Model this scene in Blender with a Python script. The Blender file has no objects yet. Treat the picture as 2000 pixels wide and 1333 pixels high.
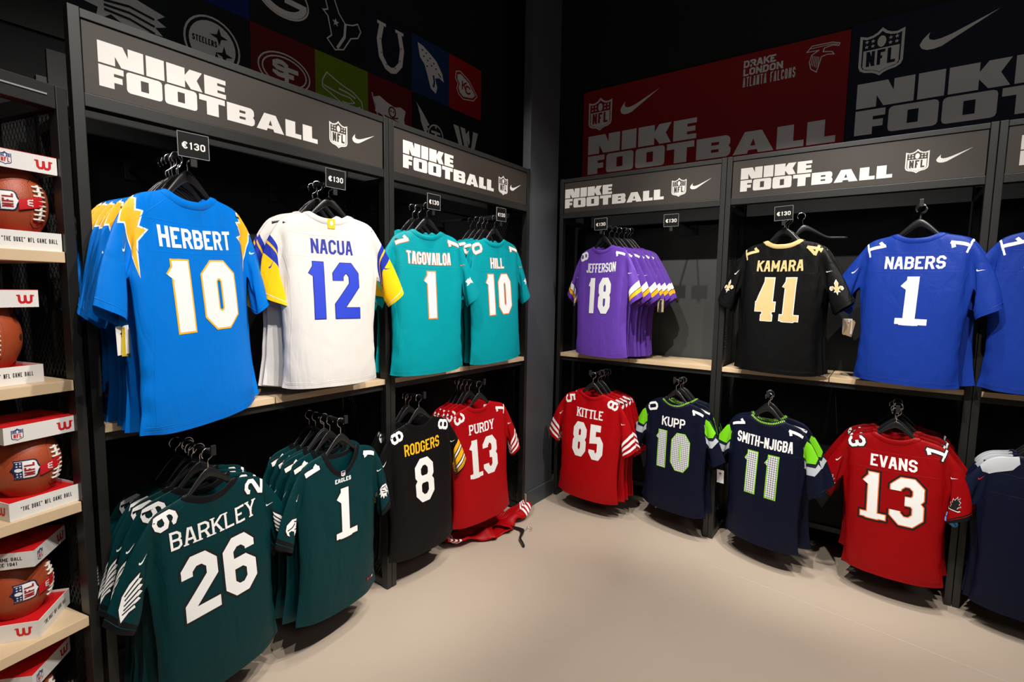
import bpy, bmesh, math, random, zlib
import numpy as np
from mathutils import Vector, Matrix
from mathutils.bvhtree import BVHTree
from mathutils.geometry import tessellate_polygon

random.seed(7)
scene = bpy.context.scene
C = scene.collection

# ------------------------------------------------------------------ camera
CAM_YAW, CAM_PITCH, CAM_ROLL = 0.62723, -0.094607, 0.015379
cam_data = bpy.data.cameras.new('camera')
cam_data.sensor_width = 36.0
cam_data.lens = 36.0 * 1005.17 / 2000.0
cam_data.clip_start = 0.05
cam = bpy.data.objects.new('camera', cam_data)
C.objects.link(cam)
_f = Vector((math.cos(CAM_YAW) * math.cos(CAM_PITCH), math.sin(CAM_YAW) * math.cos(CAM_PITCH), math.sin(CAM_PITCH)))
_r = Vector((math.sin(CAM_YAW), -math.cos(CAM_YAW), 0))
_u = _r.cross(_f)
_c, _s = math.cos(CAM_ROLL), math.sin(CAM_ROLL)
_r, _u = _c * _r + _s * _u, -_s * _r + _c * _u
cam.matrix_world = Matrix(((_r.x, _u.x, -_f.x, 0), (_r.y, _u.y, -_f.y, 0), (_r.z, _u.z, -_f.z, 1.65), (0, 0, 0, 1)))
scene.camera = cam

# ------------------------------------------------------------------ world, view
world = bpy.data.worlds.new('world')
scene.world = world
world.use_nodes = True
world.node_tree.nodes['Background'].inputs[0].default_value = (0.9, 0.95, 1.0, 1)
world.node_tree.nodes['Background'].inputs[1].default_value = 0.004
vs = scene.view_settings
scene.display_settings.display_device = 'sRGB'
vs.view_transform = 'Standard'
vs.look = 'None'
vs.use_curve_mapping = False
vs.gamma = 1.0
vs.exposure = 0.0

# ------------------------------------------------------------------ ceiling track spots and added fill lights
def spot(loc, aim, watts, cone, blend=0.6, radius=0.035, col=(1.0, 0.95, 0.895)):
    l = bpy.data.lights.new('track_or_fill_spot', 'SPOT')
    l.energy = watts
    l.spot_size = math.radians(cone)
    l.spot_blend = blend
    l.shadow_soft_size = radius
    l.color = col
    o = bpy.data.objects.new('track_or_fill_spot', l)
    C.objects.link(o)
    o.location = loc
    o.rotation_euler = (Vector(aim) - Vector(loc)).to_track_quat('-Z', 'Y').to_euler()
    return o

SPOTS = [  # location, aim, watts, cone
    ((0.75, -0.80, 4.6), (0.85, 2.05, 1.45), 385, 40),
    ((1.60, -0.80, 4.6), (1.50, 2.05, 1.45), 335, 40),
    ((2.55, -0.70, 4.6), (2.35, 2.05, 1.45), 480, 40),
    ((0.60, 1.45, 4.6), (3.45, 1.70, 1.45), 345, 38),
    ((0.60, 0.60, 4.6), (3.45, 0.60, 1.45), 520, 38),
    ((0.65, -0.40, 4.6), (3.45, -0.20, 1.45), 345, 38),
    ((0.10, -0.20, 4.6), (0.42, 2.10, 1.45), 230, 34),
]
for sp in SPOTS:
    spot(*sp)
# unseen spots added above the aisle to brighten the floor
for x, y, w in ((2.45, 1.10, 118), (1.5, 0.85, 112), (2.5, 0.0, 255), (1.7, -0.7, 200)):
    spot((x, y, 4.4), (x, y, 0.0), w, 66, 0.7, 0.10)
# unseen dim fill added behind the camera to lift the upper walls
dim = bpy.data.lights.new('added_fill_light', 'AREA')
dim.shape = 'DISK'
dim.size = 1.2
dim.energy = 17
dim.color = (1.0, 0.97, 0.93)
dim_o = bpy.data.objects.new('added_fill_light', dim)
C.objects.link(dim_o)
dim_o.location = (-0.6, -2.2, 3.4)
dim_o.rotation_euler = (Vector((3.2, 1.6, 2.9)) - dim_o.location).to_track_quat('-Z', 'Y').to_euler()
# relaxed cloth: offsets from the flat pattern in half millimetres (x, then depth, then height)
CLOTH = [
 [
  23,12,12,13,11,9,3,0,-1,-4,-9,-13,-12,-12,-14,-25,34,5,3,2,4,4,2,0,0,-3,-4,-5,-3,-3,-10,-24,30,3,0,-1,0,0,-1,-1,0,0,-1,0,0,-1,-6,-31,21,3,1,0,-1,-1,-1,
  0,0,1,1,1,1,-1,-8,-38,27,5,3,1,0,0,0,1,1,2,2,1,1,0,-12,-46,42,9,6,3,2,1,1,1,1,1,1,1,0,-1,-27,-54,57,20,7,5,3,2,2,1,1,1,0,-1,-2,-8,-48,-62,70,22,7,6,4,
  2,2,2,2,1,1,0,-2,-10,-52,-66,73,24,7,5,4,3,2,2,2,2,1,0,-1,-9,-49,-69,73,25,7,4,4,3,3,3,3,2,2,1,0,-9,-45,-73,76,26,8,5,4,3,3,3,2,2,2,1,0,-8,-45,-75,78,
  29,9,5,4,4,3,3,3,2,2,2,0,-9,-45,-78,80,34,10,5,4,4,4,4,3,3,2,2,0,-12,-42,-85,85,36,10,5,5,4,4,4,3,3,3,2,-1,-11,-40,-85,84,34,12,5,5,5,4,3,3,3,3,2,-1,
  -11,-40,-88,89,44,13,6,5,4,4,4,4,4,3,2,-2,-10,-41,-85,84,38,14,6,5,5,4,4,4,4,3,1,-2,-10,-46,-86,79,39,15,7,6,5,4,4,4,4,3,1,-3,-11,-46,-81,81,53,16,9,7,
  5,5,4,4,4,2,-1,-3,-13,-37,-80,73,45,21,15,8,7,5,5,4,3,1,-3,-8,-19,-41,-75,70,57,33,17,11,8,7,5,4,2,0,-3,-13,-26,-53,-70,23,12,12,13,11,8,0,-1,-1,-1,-6,
  -13,-12,-12,-14,-25,22,6,3,3,5,2,0,-1,-1,-1,-2,-5,-4,-3,-6,-31,28,5,0,1,1,1,-1,-1,-1,-1,-2,-1,0,-2,-5,-33,36,5,0,-1,-1,0,-2,-1,-1,-1,-1,-1,-1,-3,-5,
  -27,43,11,0,-1,-1,-2,-2,-2,-1,-1,-1,-2,-2,-4,-6,-31,54,27,1,0,-1,-2,-2,-2,-2,-1,-2,-3,-3,-6,-11,-45,63,49,8,1,0,-1,-1,-2,-2,-2,-3,-4,-5,-8,-24,-58,70,
  55,10,1,-1,-1,-2,-2,-2,-3,-3,-5,-6,-8,-30,-66,73,55,10,0,-1,-2,-2,-3,-3,-3,-4,-4,-6,-8,-30,-69,73,48,8,-1,-2,-2,-2,-3,-3,-3,-3,-5,-6,-8,-34,-73,76,48,
  9,-1,-2,-2,-3,-3,-4,-4,-4,-5,-5,-9,-32,-75,78,44,11,-1,-2,-2,-3,-4,-4,-4,-5,-5,-6,-9,-32,-78,80,38,12,-1,-2,-3,-3,-4,-4,-4,-5,-5,-6,-11,-35,-85,85,41,
  12,0,-3,-3,-4,-4,-4,-5,-5,-6,-6,-13,-39,-85,84,49,13,0,-3,-4,-4,-5,-4,-5,-5,-6,-7,-14,-43,-88,89,44,14,0,-3,-4,-4,-5,-5,-5,-5,-6,-8,-17,-40,-85,84,40,
  16,1,-3,-5,-5,-5,-5,-5,-6,-6,-9,-18,-54,-86,79,49,15,2,-3,-4,-5,-5,-6,-6,-6,-6,-10,-19,-49,-81,81,63,16,4,-2,-4,-5,-5,-6,-6,-7,-7,-12,-22,-49,-80,73,
  63,27,6,0,-3,-4,-5,-6,-7,-8,-10,-15,-31,-50,-75,70,53,32,12,3,-1,-3,-4,-6,-8,-10,-13,-21,-33,-50,-70,46,78,113,151,193,238,262,64,93,126,166,205,249,
  273,68,107,150,185,222,258,276,76,88,144,197,239,274,292,69,93,116,175,228,270,287,65,91,104,142,194,239,259,70,94,114,127,157,196,214,79,106,121,132,
  146,176,194,-45,-76,-109,-144,-184,-228,-252,-43,-76,-114,-149,-186,-221,-241,-57,-84,-110,-141,-171,-204,-220,-50,-95,-127,-152,-177,-201,-214,-54,
  -86,-128,-166,-190,-213,-224,-61,-83,-121,-162,-193,-215,-225,-68,-93,-111,-132,-166,-194,-203,-74,-97,-105,-115,-142,-172,-187,46,78,113,151,193,238,
  262,43,75,114,153,187,229,245,57,86,113,146,179,213,232,48,94,131,158,185,213,227,53,85,128,173,200,225,237,61,82,126,167,202,227,239,70,96,122,141,
  171,202,214,79,106,121,132,146,176,194,-45,-76,-109,-144,-184,-228,-252,-60,-88,-121,-157,-192,-229,-248,-60,-102,-143,-176,-209,-242,-259,-68,-83,
  -143,-190,-225,-258,-273,-68,-83,-117,-174,-221,-256,-272,-63,-86,-99,-147,-196,-232,-248,-68,-89,-100,-121,-157,-192,-209,-74,-97,-105,-115,-142,-172,
  -187,2,-1,0,-1,-1,-28,-55,-76,-76,-55,-28,1,0,2,1,-4,-22,-51,-40,-42,-46,-50,-52,-71,-72,-54,-46,-49,-40,-45,-40,-35,-38,-70,-53,-56,-62,-66,-71,-69,
  -70,-69,-66,-62,-56,-64,-58,-18,-52,-84,-67,-67,-75,-78,-83,-85,-85,-84,-79,-74,-68,-81,-66,-18,-52,-92,-83,-76,-86,-91,-95,-97,-97,-95,-91,-85,-85,
  -96,-66,-15,-39,-93,-101,-86,-95,-104,-107,-108,-108,-106,-102,-97,-103,-102,-53,-5,-18,-78,-112,-103,-102,-113,-118,-119,-119,-117,-113,-110,-118,-95,
  -33,0,-10,-77,-118,-117,-111,-121,-128,-129,-129,-127,-123,-122,-126,-94,-31,5,-12,-79,-123,-127,-121,-130,-137,-138,-138,-136,-132,-133,-130,-100,-36,
  6,-15,-80,-126,-136,-131,-137,-144,-146,-146,-144,-141,-141,-135,-103,-42,12,-14,-83,-129,-144,-140,-145,-151,-154,-154,-152,-149,-147,-138,-106,-45,
  14,-14,-80,-129,-149,-149,-153,-158,-161,-162,-160,-157,-153,-140,-107,-47,11,-13,-77,-131,-153,-157,-161,-166,-168,-169,-167,-163,-158,-143,-106,-48,
  14,-13,-78,-134,-158,-163,-167,-172,-175,-175,-173,-169,-163,-146,-108,-51,14,-14,-82,-134,-162,-168,-173,-180,-181,-182,-179,-175,-166,-147,-112,-55,
  9,-12,-75,-134,-164,-173,-179,-185,-187,-187,-185,-179,-168,-148,-115,-56,12,-13,-82,-135,-165,-177,-184,-191,-192,-192,-190,-183,-170,-148,-116,-54,8,
  -15,-77,-132,-165,-179,-188,-197,-197,-198,-194,-185,-170,-147,-113,-52,9,-11,-66,-129,-159,-178,-189,-198,-203,-200,-197,-186,-167,-147,-110,-56,10,
  -9,-64,-119,-147,-176,-186,-195,-201,-200,-195,-182,-161,-137,-100,-46,6,-7,-49,-98,-140,-167,-181,-188,-192,-191,-187,-175,-160,-126,-86,-30,10,2,-1,
  0,-1,-1,39,71,75,72,65,39,1,0,2,1,-4,35,43,42,43,45,56,70,76,77,69,55,44,42,41,48,20,17,56,58,57,62,69,78,83,83,79,68,62,57,51,70,35,15,63,76,68,74,81,
  88,92,92,88,80,73,67,68,84,48,12,63,90,83,84,91,98,100,100,97,91,84,78,86,90,46,2,50,97,101,96,102,107,108,108,106,102,94,90,102,87,32,-6,29,91,114,
  109,112,115,116,116,115,112,103,107,112,71,12,-10,25,92,123,121,121,124,125,125,125,121,114,120,116,66,5,-12,32,97,129,131,131,134,134,134,134,130,124,
  130,120,70,6,-15,38,101,134,139,140,142,143,143,142,138,133,137,125,72,12,-14,42,104,138,147,148,150,152,152,150,147,142,145,128,75,14,-14,45,105,142,
  154,156,158,159,160,158,155,151,150,130,78,11,-13,50,106,145,159,162,165,167,167,166,162,158,155,131,79,14,-13,51,107,147,164,168,172,174,174,173,169,
  165,159,132,78,14,-14,48,109,149,168,174,179,179,180,182,176,171,161,131,75,9,-12,49,108,150,171,179,185,186,187,185,183,176,162,129,76,12,-13,53,107,
  149,173,183,191,192,192,190,187,180,162,128,67,8,-15,46,107,148,173,186,195,195,197,194,191,183,160,126,66,9,-11,35,103,144,172,189,198,194,201,196,
  194,182,156,119,63,10,-9,28,90,139,169,188,198,193,203,193,188,176,150,105,60,6,-7,36,81,128,161,177,189,194,194,190,182,168,138,99,56,10,-3,-12,-18,
  -26,-31,-35,-36,-26,-53,-61,-64,-69,-72,-71,1,-34,-69,-87,-99,-109,-112,-4,1,-34,-65,-89,-107,-116,-16,14,-6,-28,-50,-70,-80,-15,8,16,-3,-13,-26,-33,
  -7,5,20,23,18,16,14,5,15,23,33,39,38,37,5,13,20,27,33,39,42,-46,-36,-25,-18,-13,-12,-11,-45,-73,-75,-70,-69,-68,-68,-20,-61,-92,-101,-103,-109,-111,
  -10,-40,-70,-96,-108,-117,-123,-6,-28,-50,-68,-84,-95,-99,-10,-24,-37,-49,-49,-54,-56,-10,-19,-28,-34,-33,-32,-32,-3,-12,-18,-26,-31,-35,-36,46,40,30,
  23,22,19,20,42,74,81,76,74,74,73,17,56,91,105,110,114,118,4,35,66,94,111,124,130,0,23,45,67,86,99,105,6,18,32,46,52,58,61,5,15,23,33,39,38,37,5,13,20,
  27,33,39,42,33,56,62,67,77,87,93,1,39,73,90,101,114,121,0,6,41,72,92,109,117,8,-13,13,35,57,76,84,7,-16,-9,6,18,32,39,2,-11,-24,-17,-14,-10,-9,-10,-19,
  -28,-34,-33,-32,-32,-35,-9,-9,-23,-35,-32,-33,-35,-35,-33,-31,-35,-24,-9,-8,-35,-23,-8,-11,-17,-24,-29,-34,-34,-34,-33,-31,-23,-15,-10,-7,-18,-21,-14,
  -17,-19,-23,-29,-32,-34,-34,-31,-29,-22,-18,-12,-10,-18,-23,-17,-18,-21,-25,-28,-31,-32,-32,-31,-28,-24,-21,-15,-14,-21,-26,-19,-20,-24,-27,-29,-30,
  -31,-31,-30,-27,-25,-22,-16,-18,-24,-31,-24,-24,-27,-29,-29,-31,-31,-31,-30,-28,-26,-23,-19,-24,-29,-35,-30,-25,-28,-31,-30,-31,-32,-32,-30,-29,-28,
  -24,-25,-28,-34,-38,-32,-29,-30,-32,-31,-31,-32,-31,-30,-30,-28,-26,-26,-31,-35,-35,-34,-31,-31,-32,-33,-33,-33,-32,-32,-32,-29,-29,-28,-33,-35,-38,
  -35,-32,-33,-34,-34,-34,-33,-33,-32,-33,-31,-30,-31,-33,-40,-39,-36,-35,-33,-35,-35,-34,-34,-34,-34,-33,-32,-32,-33,-34,-40,-36,-37,-36,-35,-36,-36,
  -35,-35,-35,-34,-34,-34,-33,-35,-36,-40,-38,-38,-37,-36,-37,-36,-36,-35,-35,-35,-34,-34,-34,-35,-37,-38,-42,-39,-38,-37,-37,-37,-36,-36,-35,-35,-35,
  -36,-35,-36,-39,-42,-40,-40,-39,-37,-37,-37,-37,-37,-36,-36,-37,-36,-37,-37,-40,-39,-39,-41,-39,-38,-38,-37,-37,-37,-37,-36,-37,-37,-38,-38,-39,-40,
  -39,-39,-40,-39,-38,-38,-37,-37,-38,-37,-37,-37,-39,-39,-39,-39,-38,-38,-39,-40,-39,-39,-38,-38,-38,-38,-38,-38,-39,-39,-38,-37,-34,-38,-40,-40,-39,
  -39,-38,-38,-38,-38,-38,-38,-39,-39,-38,-35,-30,-36,-40,-39,-40,-39,-39,-38,-38,-39,-38,-38,-39,-39,-37,-30,-26,-29,-36,-38,-38,-37,-37,-36,-36,-37,
  -36,-36,-37,-36,-36,-25,-35,-9,-9,-23,-35,-31,-31,-32,-32,-32,-32,-35,-24,-9,-8,-35,-17,-7,-8,-17,-24,-30,-31,-32,-31,-31,-30,-25,-17,-12,-6,-18,-17,
  -10,-11,-19,-24,-28,-30,-31,-31,-31,-29,-25,-19,-18,-13,-19,-22,-16,-16,-21,-24,-28,-30,-31,-31,-31,-29,-25,-22,-19,-14,-22,-26,-18,-17,-20,-25,-28,
  -29,-30,-31,-30,-28,-26,-26,-22,-20,-26,-30,-23,-19,-23,-26,-27,-30,-30,-31,-30,-28,-27,-26,-22,-23,-30,-34,-29,-24,-25,-26,-28,-30,-32,-31,-31,-30,
  -29,-28,-26,-28,-34,-38,-32,-28,-27,-28,-31,-31,-32,-32,-31,-32,-31,-29,-30,-31,-35,-35,-34,-30,-28,-30,-31,-32,-32,-33,-32,-33,-33,-31,-32,-34,-35,
  -38,-36,-32,-30,-31,-32,-33,-33,-33,-33,-34,-34,-33,-33,-37,-40,-39,-36,-34,-32,-33,-34,-33,-34,-34,-35,-34,-35,-34,-34,-36,-40,-36,-35,-34,-34,-34,
  -34,-34,-35,-35,-35,-35,-35,-35,-36,-38,-40,-38,-37,-36,-35,-34,-35,-35,-36,-35,-36,-36,-36,-37,-38,-39,-38,-42,-38,-37,-36,-36,-36,-36,-36,-36,-36,
  -36,-37,-37,-38,-40,-42,-40,-38,-38,-36,-37,-37,-37,-37,-37,-37,-37,-38,-38,-39,-39,-39,-39,-38,-38,-37,-37,-37,-37,-37,-38,-38,-38,-38,-39,-39,-39,
  -40,-39,-39,-38,-38,-38,-38,-37,-38,-38,-38,-39,-39,-39,-39,-39,-39,-38,-36,-38,-39,-38,-38,-38,-38,-38,-38,-39,-39,-40,-40,-39,-37,-34,-33,-38,-39,
  -38,-38,-39,-38,-38,-39,-39,-40,-40,-40,-36,-35,-30,-33,-38,-39,-39,-39,-38,-38,-38,-38,-39,-40,-40,-38,-33,-30,-26,-29,-35,-36,-37,-36,-36,-36,-36,
  -36,-37,-37,-38,-35,-28,-25,-63,-93,-118,-141,-162,-181,-189,-45,-66,-90,-113,-134,-152,-161,-37,-54,-71,-90,-107,-124,-132,-36,-46,-61,-76,-90,-104,
  -110,-36,-44,-54,-66,-77,-88,-94,-36,-45,-49,-59,-66,-75,-79,-39,-44,-48,-52,-58,-61,-64,-38,-41,-45,-48,-50,-54,-55,-61,-89,-114,-136,-156,-174,-183,
  -38,-65,-90,-112,-131,-148,-157,-31,-48,-68,-88,-105,-121,-128,-29,-43,-56,-72,-86,-99,-105,-29,-40,-51,-62,-74,-85,-89,-32,-39,-47,-55,-64,-73,-76,
  -35,-40,-44,-49,-54,-59,-62,-36,-40,-42,-44,-48,-51,-53,-63,-93,-118,-141,-162,-181,-189,-41,-66,-93,-116,-134,-153,-161,-34,-51,-69,-90,-108,-125,
  -133,-31,-44,-58,-72,-88,-102,-108,-31,-41,-52,-63,-75,-85,-90,-33,-41,-49,-56,-65,-73,-77,-37,-42,-47,-51,-55,-61,-64,-38,-41,-45,-48,-50,-54,-55,-61,
  -89,-114,-136,-156,-174,-183,-41,-62,-86,-108,-127,-144,-152,-33,-50,-68,-86,-104,-120,-126,-33,-43,-58,-73,-88,-101,-108,-34,-40,-51,-63,-75,-87,-92,
  -34,-41,-46,-55,-64,-73,-77,-37,-41,-44,-49,-54,-59,-62,-36,-40,-42,-44,-48,-51,-53,
 ],
 [
  26,14,11,12,13,9,4,-1,-1,-6,-10,-14,-14,-11,-14,-29,23,7,2,3,4,3,0,-1,-1,-4,-5,-7,-5,-4,-8,-25,32,5,0,-1,0,-1,-2,-1,-1,-1,-2,-3,-3,-2,-6,-35,40,5,-2,
  -2,-1,-1,-2,-2,-1,-1,-1,-1,-1,-2,-7,-41,48,11,-2,-2,-2,-2,-2,-2,-1,0,0,-1,-1,-2,-11,-46,61,27,1,-1,-2,-2,-2,-1,-2,-1,-1,-1,-2,-4,-22,-58,71,51,10,1,0,
  -1,-1,-2,-2,-1,-2,-3,-4,-10,-43,-68,77,58,14,2,-1,-2,-2,-2,-2,-2,-2,-4,-5,-14,-51,-76,83,54,15,2,-1,-2,-1,-2,-2,-2,-3,-3,-6,-16,-49,-80,91,50,17,4,0,
  -1,-2,-2,-2,-2,-2,-4,-6,-18,-49,-90,97,47,19,5,0,-1,-1,-2,-2,-2,-3,-4,-7,-20,-50,-96,107,54,21,6,0,-1,-2,-1,-2,-2,-2,-4,-9,-23,-52,-103,111,54,25,7,1,
  -1,-2,-2,-2,-2,-3,-5,-10,-26,-57,-110,115,61,28,8,1,-1,-1,-2,-2,-2,-3,-5,-11,-27,-65,-116,117,62,29,10,2,0,-1,-1,-2,-2,-3,-5,-12,-30,-63,-119,123,68,
  31,11,3,0,-1,-2,-2,-2,-3,-6,-14,-32,-67,-117,123,71,32,12,3,0,-2,-2,-2,-2,-3,-6,-16,-34,-61,-121,124,69,36,15,4,0,-1,-2,-2,-2,-4,-7,-17,-34,-71,-122,
  122,77,36,16,6,1,-1,-2,-2,-2,-4,-8,-18,-38,-67,-119,121,82,42,20,9,2,-1,-1,-2,-3,-6,-12,-23,-38,-70,-114,115,83,50,26,12,5,1,-1,-2,-5,-9,-16,-30,-50,
  -80,-112,26,14,11,12,13,7,0,-2,-2,-4,-10,-14,-14,-11,-14,-29,26,6,1,4,6,4,0,-1,-1,-2,-5,-7,-5,-5,-9,-24,37,4,1,1,3,1,-1,-1,-1,-1,-3,-4,-2,-2,-8,-34,39,
  3,0,-1,0,0,-1,-1,0,0,-2,-2,-2,-2,-8,-41,45,7,0,0,-1,0,-1,-1,0,0,-1,-1,-1,-1,-13,-49,62,17,1,0,0,0,-1,0,0,0,-1,-2,-2,-5,-25,-62,70,40,7,2,2,0,0,0,0,0,
  -1,-1,-3,-10,-50,-70,77,45,11,3,1,0,0,0,0,0,-1,-2,-3,-14,-54,-76,83,42,12,3,2,1,0,0,0,0,0,-1,-4,-15,-52,-80,91,45,14,4,2,1,0,0,0,0,0,-1,-4,-17,-51,-90,
  97,50,16,5,2,1,0,0,0,0,0,-1,-5,-19,-47,-96,107,52,19,6,2,1,1,1,0,0,0,-2,-7,-20,-51,-103,111,52,22,7,3,1,0,0,0,0,0,-2,-8,-24,-59,-110,115,62,27,8,2,1,1,
  1,0,0,0,-3,-9,-28,-58,-116,117,65,30,10,3,1,1,1,1,0,-1,-3,-11,-30,-61,-119,123,71,30,11,4,1,1,0,0,0,-1,-4,-12,-32,-64,-117,123,62,31,13,5,2,1,0,1,0,-1,
  -4,-13,-31,-67,-121,124,71,31,14,6,2,1,1,1,1,-1,-5,-14,-34,-66,-122,122,68,36,17,8,4,1,1,1,0,-1,-6,-16,-34,-77,-119,121,79,40,21,10,5,2,2,1,0,-2,-8,
  -20,-39,-67,-114,115,79,52,27,17,7,4,2,1,-1,-5,-11,-25,-53,-76,-112,51,80,114,151,193,241,270,47,82,117,149,182,219,239,62,95,124,155,185,216,230,54,
  104,144,171,200,227,241,60,87,138,186,213,239,252,68,84,131,177,213,236,247,75,92,121,158,197,218,225,83,95,115,148,183,204,210,-52,-79,-110,-145,-184,
  -232,-260,-51,-82,-114,-147,-180,-216,-235,-62,-100,-128,-157,-188,-219,-235,-53,-102,-148,-177,-205,-233,-247,-61,-84,-136,-184,-215,-240,-253,-67,
  -81,-128,-172,-206,-232,-245,-73,-84,-121,-155,-190,-207,-214,-75,-86,-116,-146,-178,-190,-195,51,80,114,151,193,241,270,54,84,121,156,191,231,250,57,
  105,136,170,203,237,254,59,93,152,190,222,253,269,68,81,135,189,230,261,276,70,81,120,174,218,249,264,77,89,116,157,196,222,231,83,95,115,148,183,204,
  210,-52,-79,-110,-145,-184,-232,-260,-48,-80,-111,-144,-178,-211,-229,-63,-95,-122,-151,-180,-209,-224,-54,-104,-142,-169,-195,-222,-236,-61,-86,-138,
  -182,-207,-232,-244,-69,-80,-128,-174,-205,-228,-239,-76,-84,-117,-157,-189,-206,-214,-75,-86,-116,-146,-178,-190,-195,2,2,0,0,0,-29,-57,-82,-81,-54,
  -28,0,0,-1,0,-4,-36,-42,-44,-42,-50,-58,-76,-88,-88,-70,-57,-50,-43,-48,-48,-38,-20,-62,-70,-64,-69,-79,-89,-98,-95,-88,-79,-69,-65,-70,-66,-23,-24,
  -74,-92,-85,-88,-97,-106,-110,-110,-106,-97,-88,-85,-92,-78,-28,-22,-76,-108,-108,-108,-115,-123,-127,-127,-123,-115,-108,-108,-109,-81,-29,-13,-66,
  -116,-127,-127,-133,-140,-143,-143,-140,-134,-128,-126,-116,-74,-18,-3,-46,-108,-140,-145,-150,-156,-159,-159,-156,-152,-145,-138,-114,-56,-6,4,-43,
  -109,-147,-159,-165,-170,-173,-173,-170,-166,-159,-147,-114,-53,0,3,-51,-114,-153,-170,-177,-182,-185,-185,-183,-178,-170,-154,-118,-58,0,6,-58,-117,
  -158,-179,-188,-194,-197,-197,-194,-189,-179,-161,-121,-63,-1,7,-64,-120,-163,-186,-198,-204,-207,-207,-204,-198,-187,-165,-125,-66,1,5,-62,-123,-167,
  -192,-206,-214,-217,-217,-213,-206,-193,-170,-127,-70,-1,3,-67,-125,-171,-199,-214,-223,-226,-226,-222,-214,-199,-172,-129,-69,0,3,-65,-125,-174,-204,
  -221,-231,-234,-234,-230,-221,-204,-176,-130,-68,-1,3,-68,-128,-176,-208,-228,-238,-242,-242,-236,-226,-208,-179,-131,-70,-1,2,-66,-129,-179,-212,-233,
  -244,-249,-248,-243,-232,-212,-179,-132,-69,-1,5,-66,-130,-179,-215,-237,-251,-256,-255,-249,-235,-214,-179,-131,-75,-3,4,-67,-129,-180,-217,-242,-256,
  -261,-260,-254,-238,-215,-180,-132,-68,0,5,-64,-129,-180,-218,-244,-260,-267,-266,-260,-240,-217,-180,-129,-71,0,5,-58,-124,-176,-216,-245,-265,-265,
  -269,-259,-239,-213,-173,-129,-68,1,3,-56,-118,-171,-213,-242,-261,-270,-269,-255,-236,-207,-166,-116,-58,3,2,2,0,0,0,43,82,88,78,69,43,0,0,-1,0,-4,23,
  46,44,42,46,63,83,99,96,84,61,46,42,44,42,36,23,69,67,63,67,82,98,106,107,98,81,67,64,70,63,22,33,82,90,83,87,99,113,119,119,112,99,87,86,91,74,25,34,
  87,108,104,106,116,127,132,132,127,117,107,107,107,77,24,21,81,119,124,126,133,141,144,144,141,134,127,126,115,70,13,9,62,119,139,144,149,154,156,156,
  154,150,145,138,109,49,6,4,60,120,149,158,164,167,169,169,167,164,159,147,112,48,0,3,69,126,158,170,177,180,183,182,181,176,170,155,117,55,0,6,70,128,
  165,180,189,192,194,195,192,188,179,161,122,61,-1,7,71,131,170,189,199,203,206,206,203,198,187,165,124,69,1,5,74,133,174,197,208,214,216,216,213,207,
  194,169,128,69,-1,3,76,135,178,203,216,223,226,225,222,214,199,172,127,66,0,3,70,133,180,209,224,231,234,234,229,220,204,174,127,69,-1,3,72,134,184,
  214,230,239,242,242,237,226,209,176,127,67,-1,2,72,137,187,218,236,245,250,249,244,232,212,178,128,68,-1,5,79,139,187,219,239,251,256,256,250,237,215,
  180,132,69,-3,4,75,141,187,221,243,256,262,262,256,241,217,181,132,70,0,5,75,137,185,221,244,263,268,268,260,244,218,181,133,67,0,5,67,132,181,220,245,
  264,271,273,262,245,218,178,129,70,1,3,60,119,173,209,244,259,270,269,258,241,214,173,116,64,3,5,8,10,12,13,13,13,-47,-43,-40,-40,-44,-47,-48,-46,-78,
  -83,-83,-89,-96,-99,-19,-58,-91,-101,-108,-117,-119,-9,-36,-63,-87,-99,-108,-113,-5,-22,-39,-55,-69,-76,-79,-6,-18,-25,-29,-32,-35,-35,-6,-12,-14,-13,
  -13,-13,-12,-4,-5,-6,-7,-10,-10,-11,-56,-57,-55,-58,-63,-69,-71,-44,-79,-89,-94,-101,-111,-115,-15,-52,-85,-101,-111,-123,-130,-7,-29,-54,-77,-92,-103,
  -108,-3,-15,-29,-44,-56,-65,-70,-4,-8,-11,-15,-19,-22,-23,1,2,2,2,1,0,0,5,8,10,12,13,13,13,51,59,58,59,65,68,71,26,68,88,94,99,107,111,4,36,70,95,106,
  115,121,3,13,39,62,81,95,101,8,-1,18,30,43,54,59,6,-6,-1,2,6,10,12,-6,-12,-14,-13,-13,-13,-12,-4,-5,-6,-7,-10,-10,-11,50,46,44,44,45,49,51,46,77,81,84,
  89,94,98,19,55,86,96,105,113,117,8,32,57,80,90,100,103,9,18,32,47,58,66,69,8,11,16,17,21,23,24,1,2,2,2,1,0,0,-37,-8,-9,-24,-35,-31,-29,-27,-27,-29,-30,
  -35,-23,-9,-8,-37,-18,-5,-6,-17,-22,-26,-27,-27,-27,-28,-26,-21,-17,-8,-6,-17,-17,-8,-10,-16,-21,-25,-26,-26,-27,-26,-24,-21,-17,-9,-7,-18,-20,-11,-9,
  -17,-21,-24,-25,-25,-25,-24,-23,-21,-16,-11,-11,-19,-23,-17,-13,-17,-20,-23,-24,-24,-24,-23,-22,-19,-17,-14,-15,-24,-28,-20,-17,-17,-19,-21,-22,-23,
  -23,-23,-22,-20,-16,-15,-21,-29,-33,-27,-21,-19,-20,-21,-22,-23,-22,-22,-21,-21,-18,-20,-27,-32,-35,-30,-25,-21,-22,-22,-22,-23,-23,-22,-22,-21,-20,
  -24,-29,-34,-34,-31,-27,-23,-22,-22,-22,-22,-22,-22,-22,-22,-24,-26,-30,-34,-37,-33,-28,-25,-24,-24,-24,-23,-23,-23,-23,-24,-25,-29,-32,-36,-37,-34,
  -30,-27,-25,-25,-24,-23,-23,-24,-24,-25,-27,-29,-34,-35,-35,-35,-31,-29,-26,-25,-25,-25,-24,-24,-25,-26,-28,-30,-34,-37,-39,-35,-32,-29,-27,-26,-25,
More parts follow.
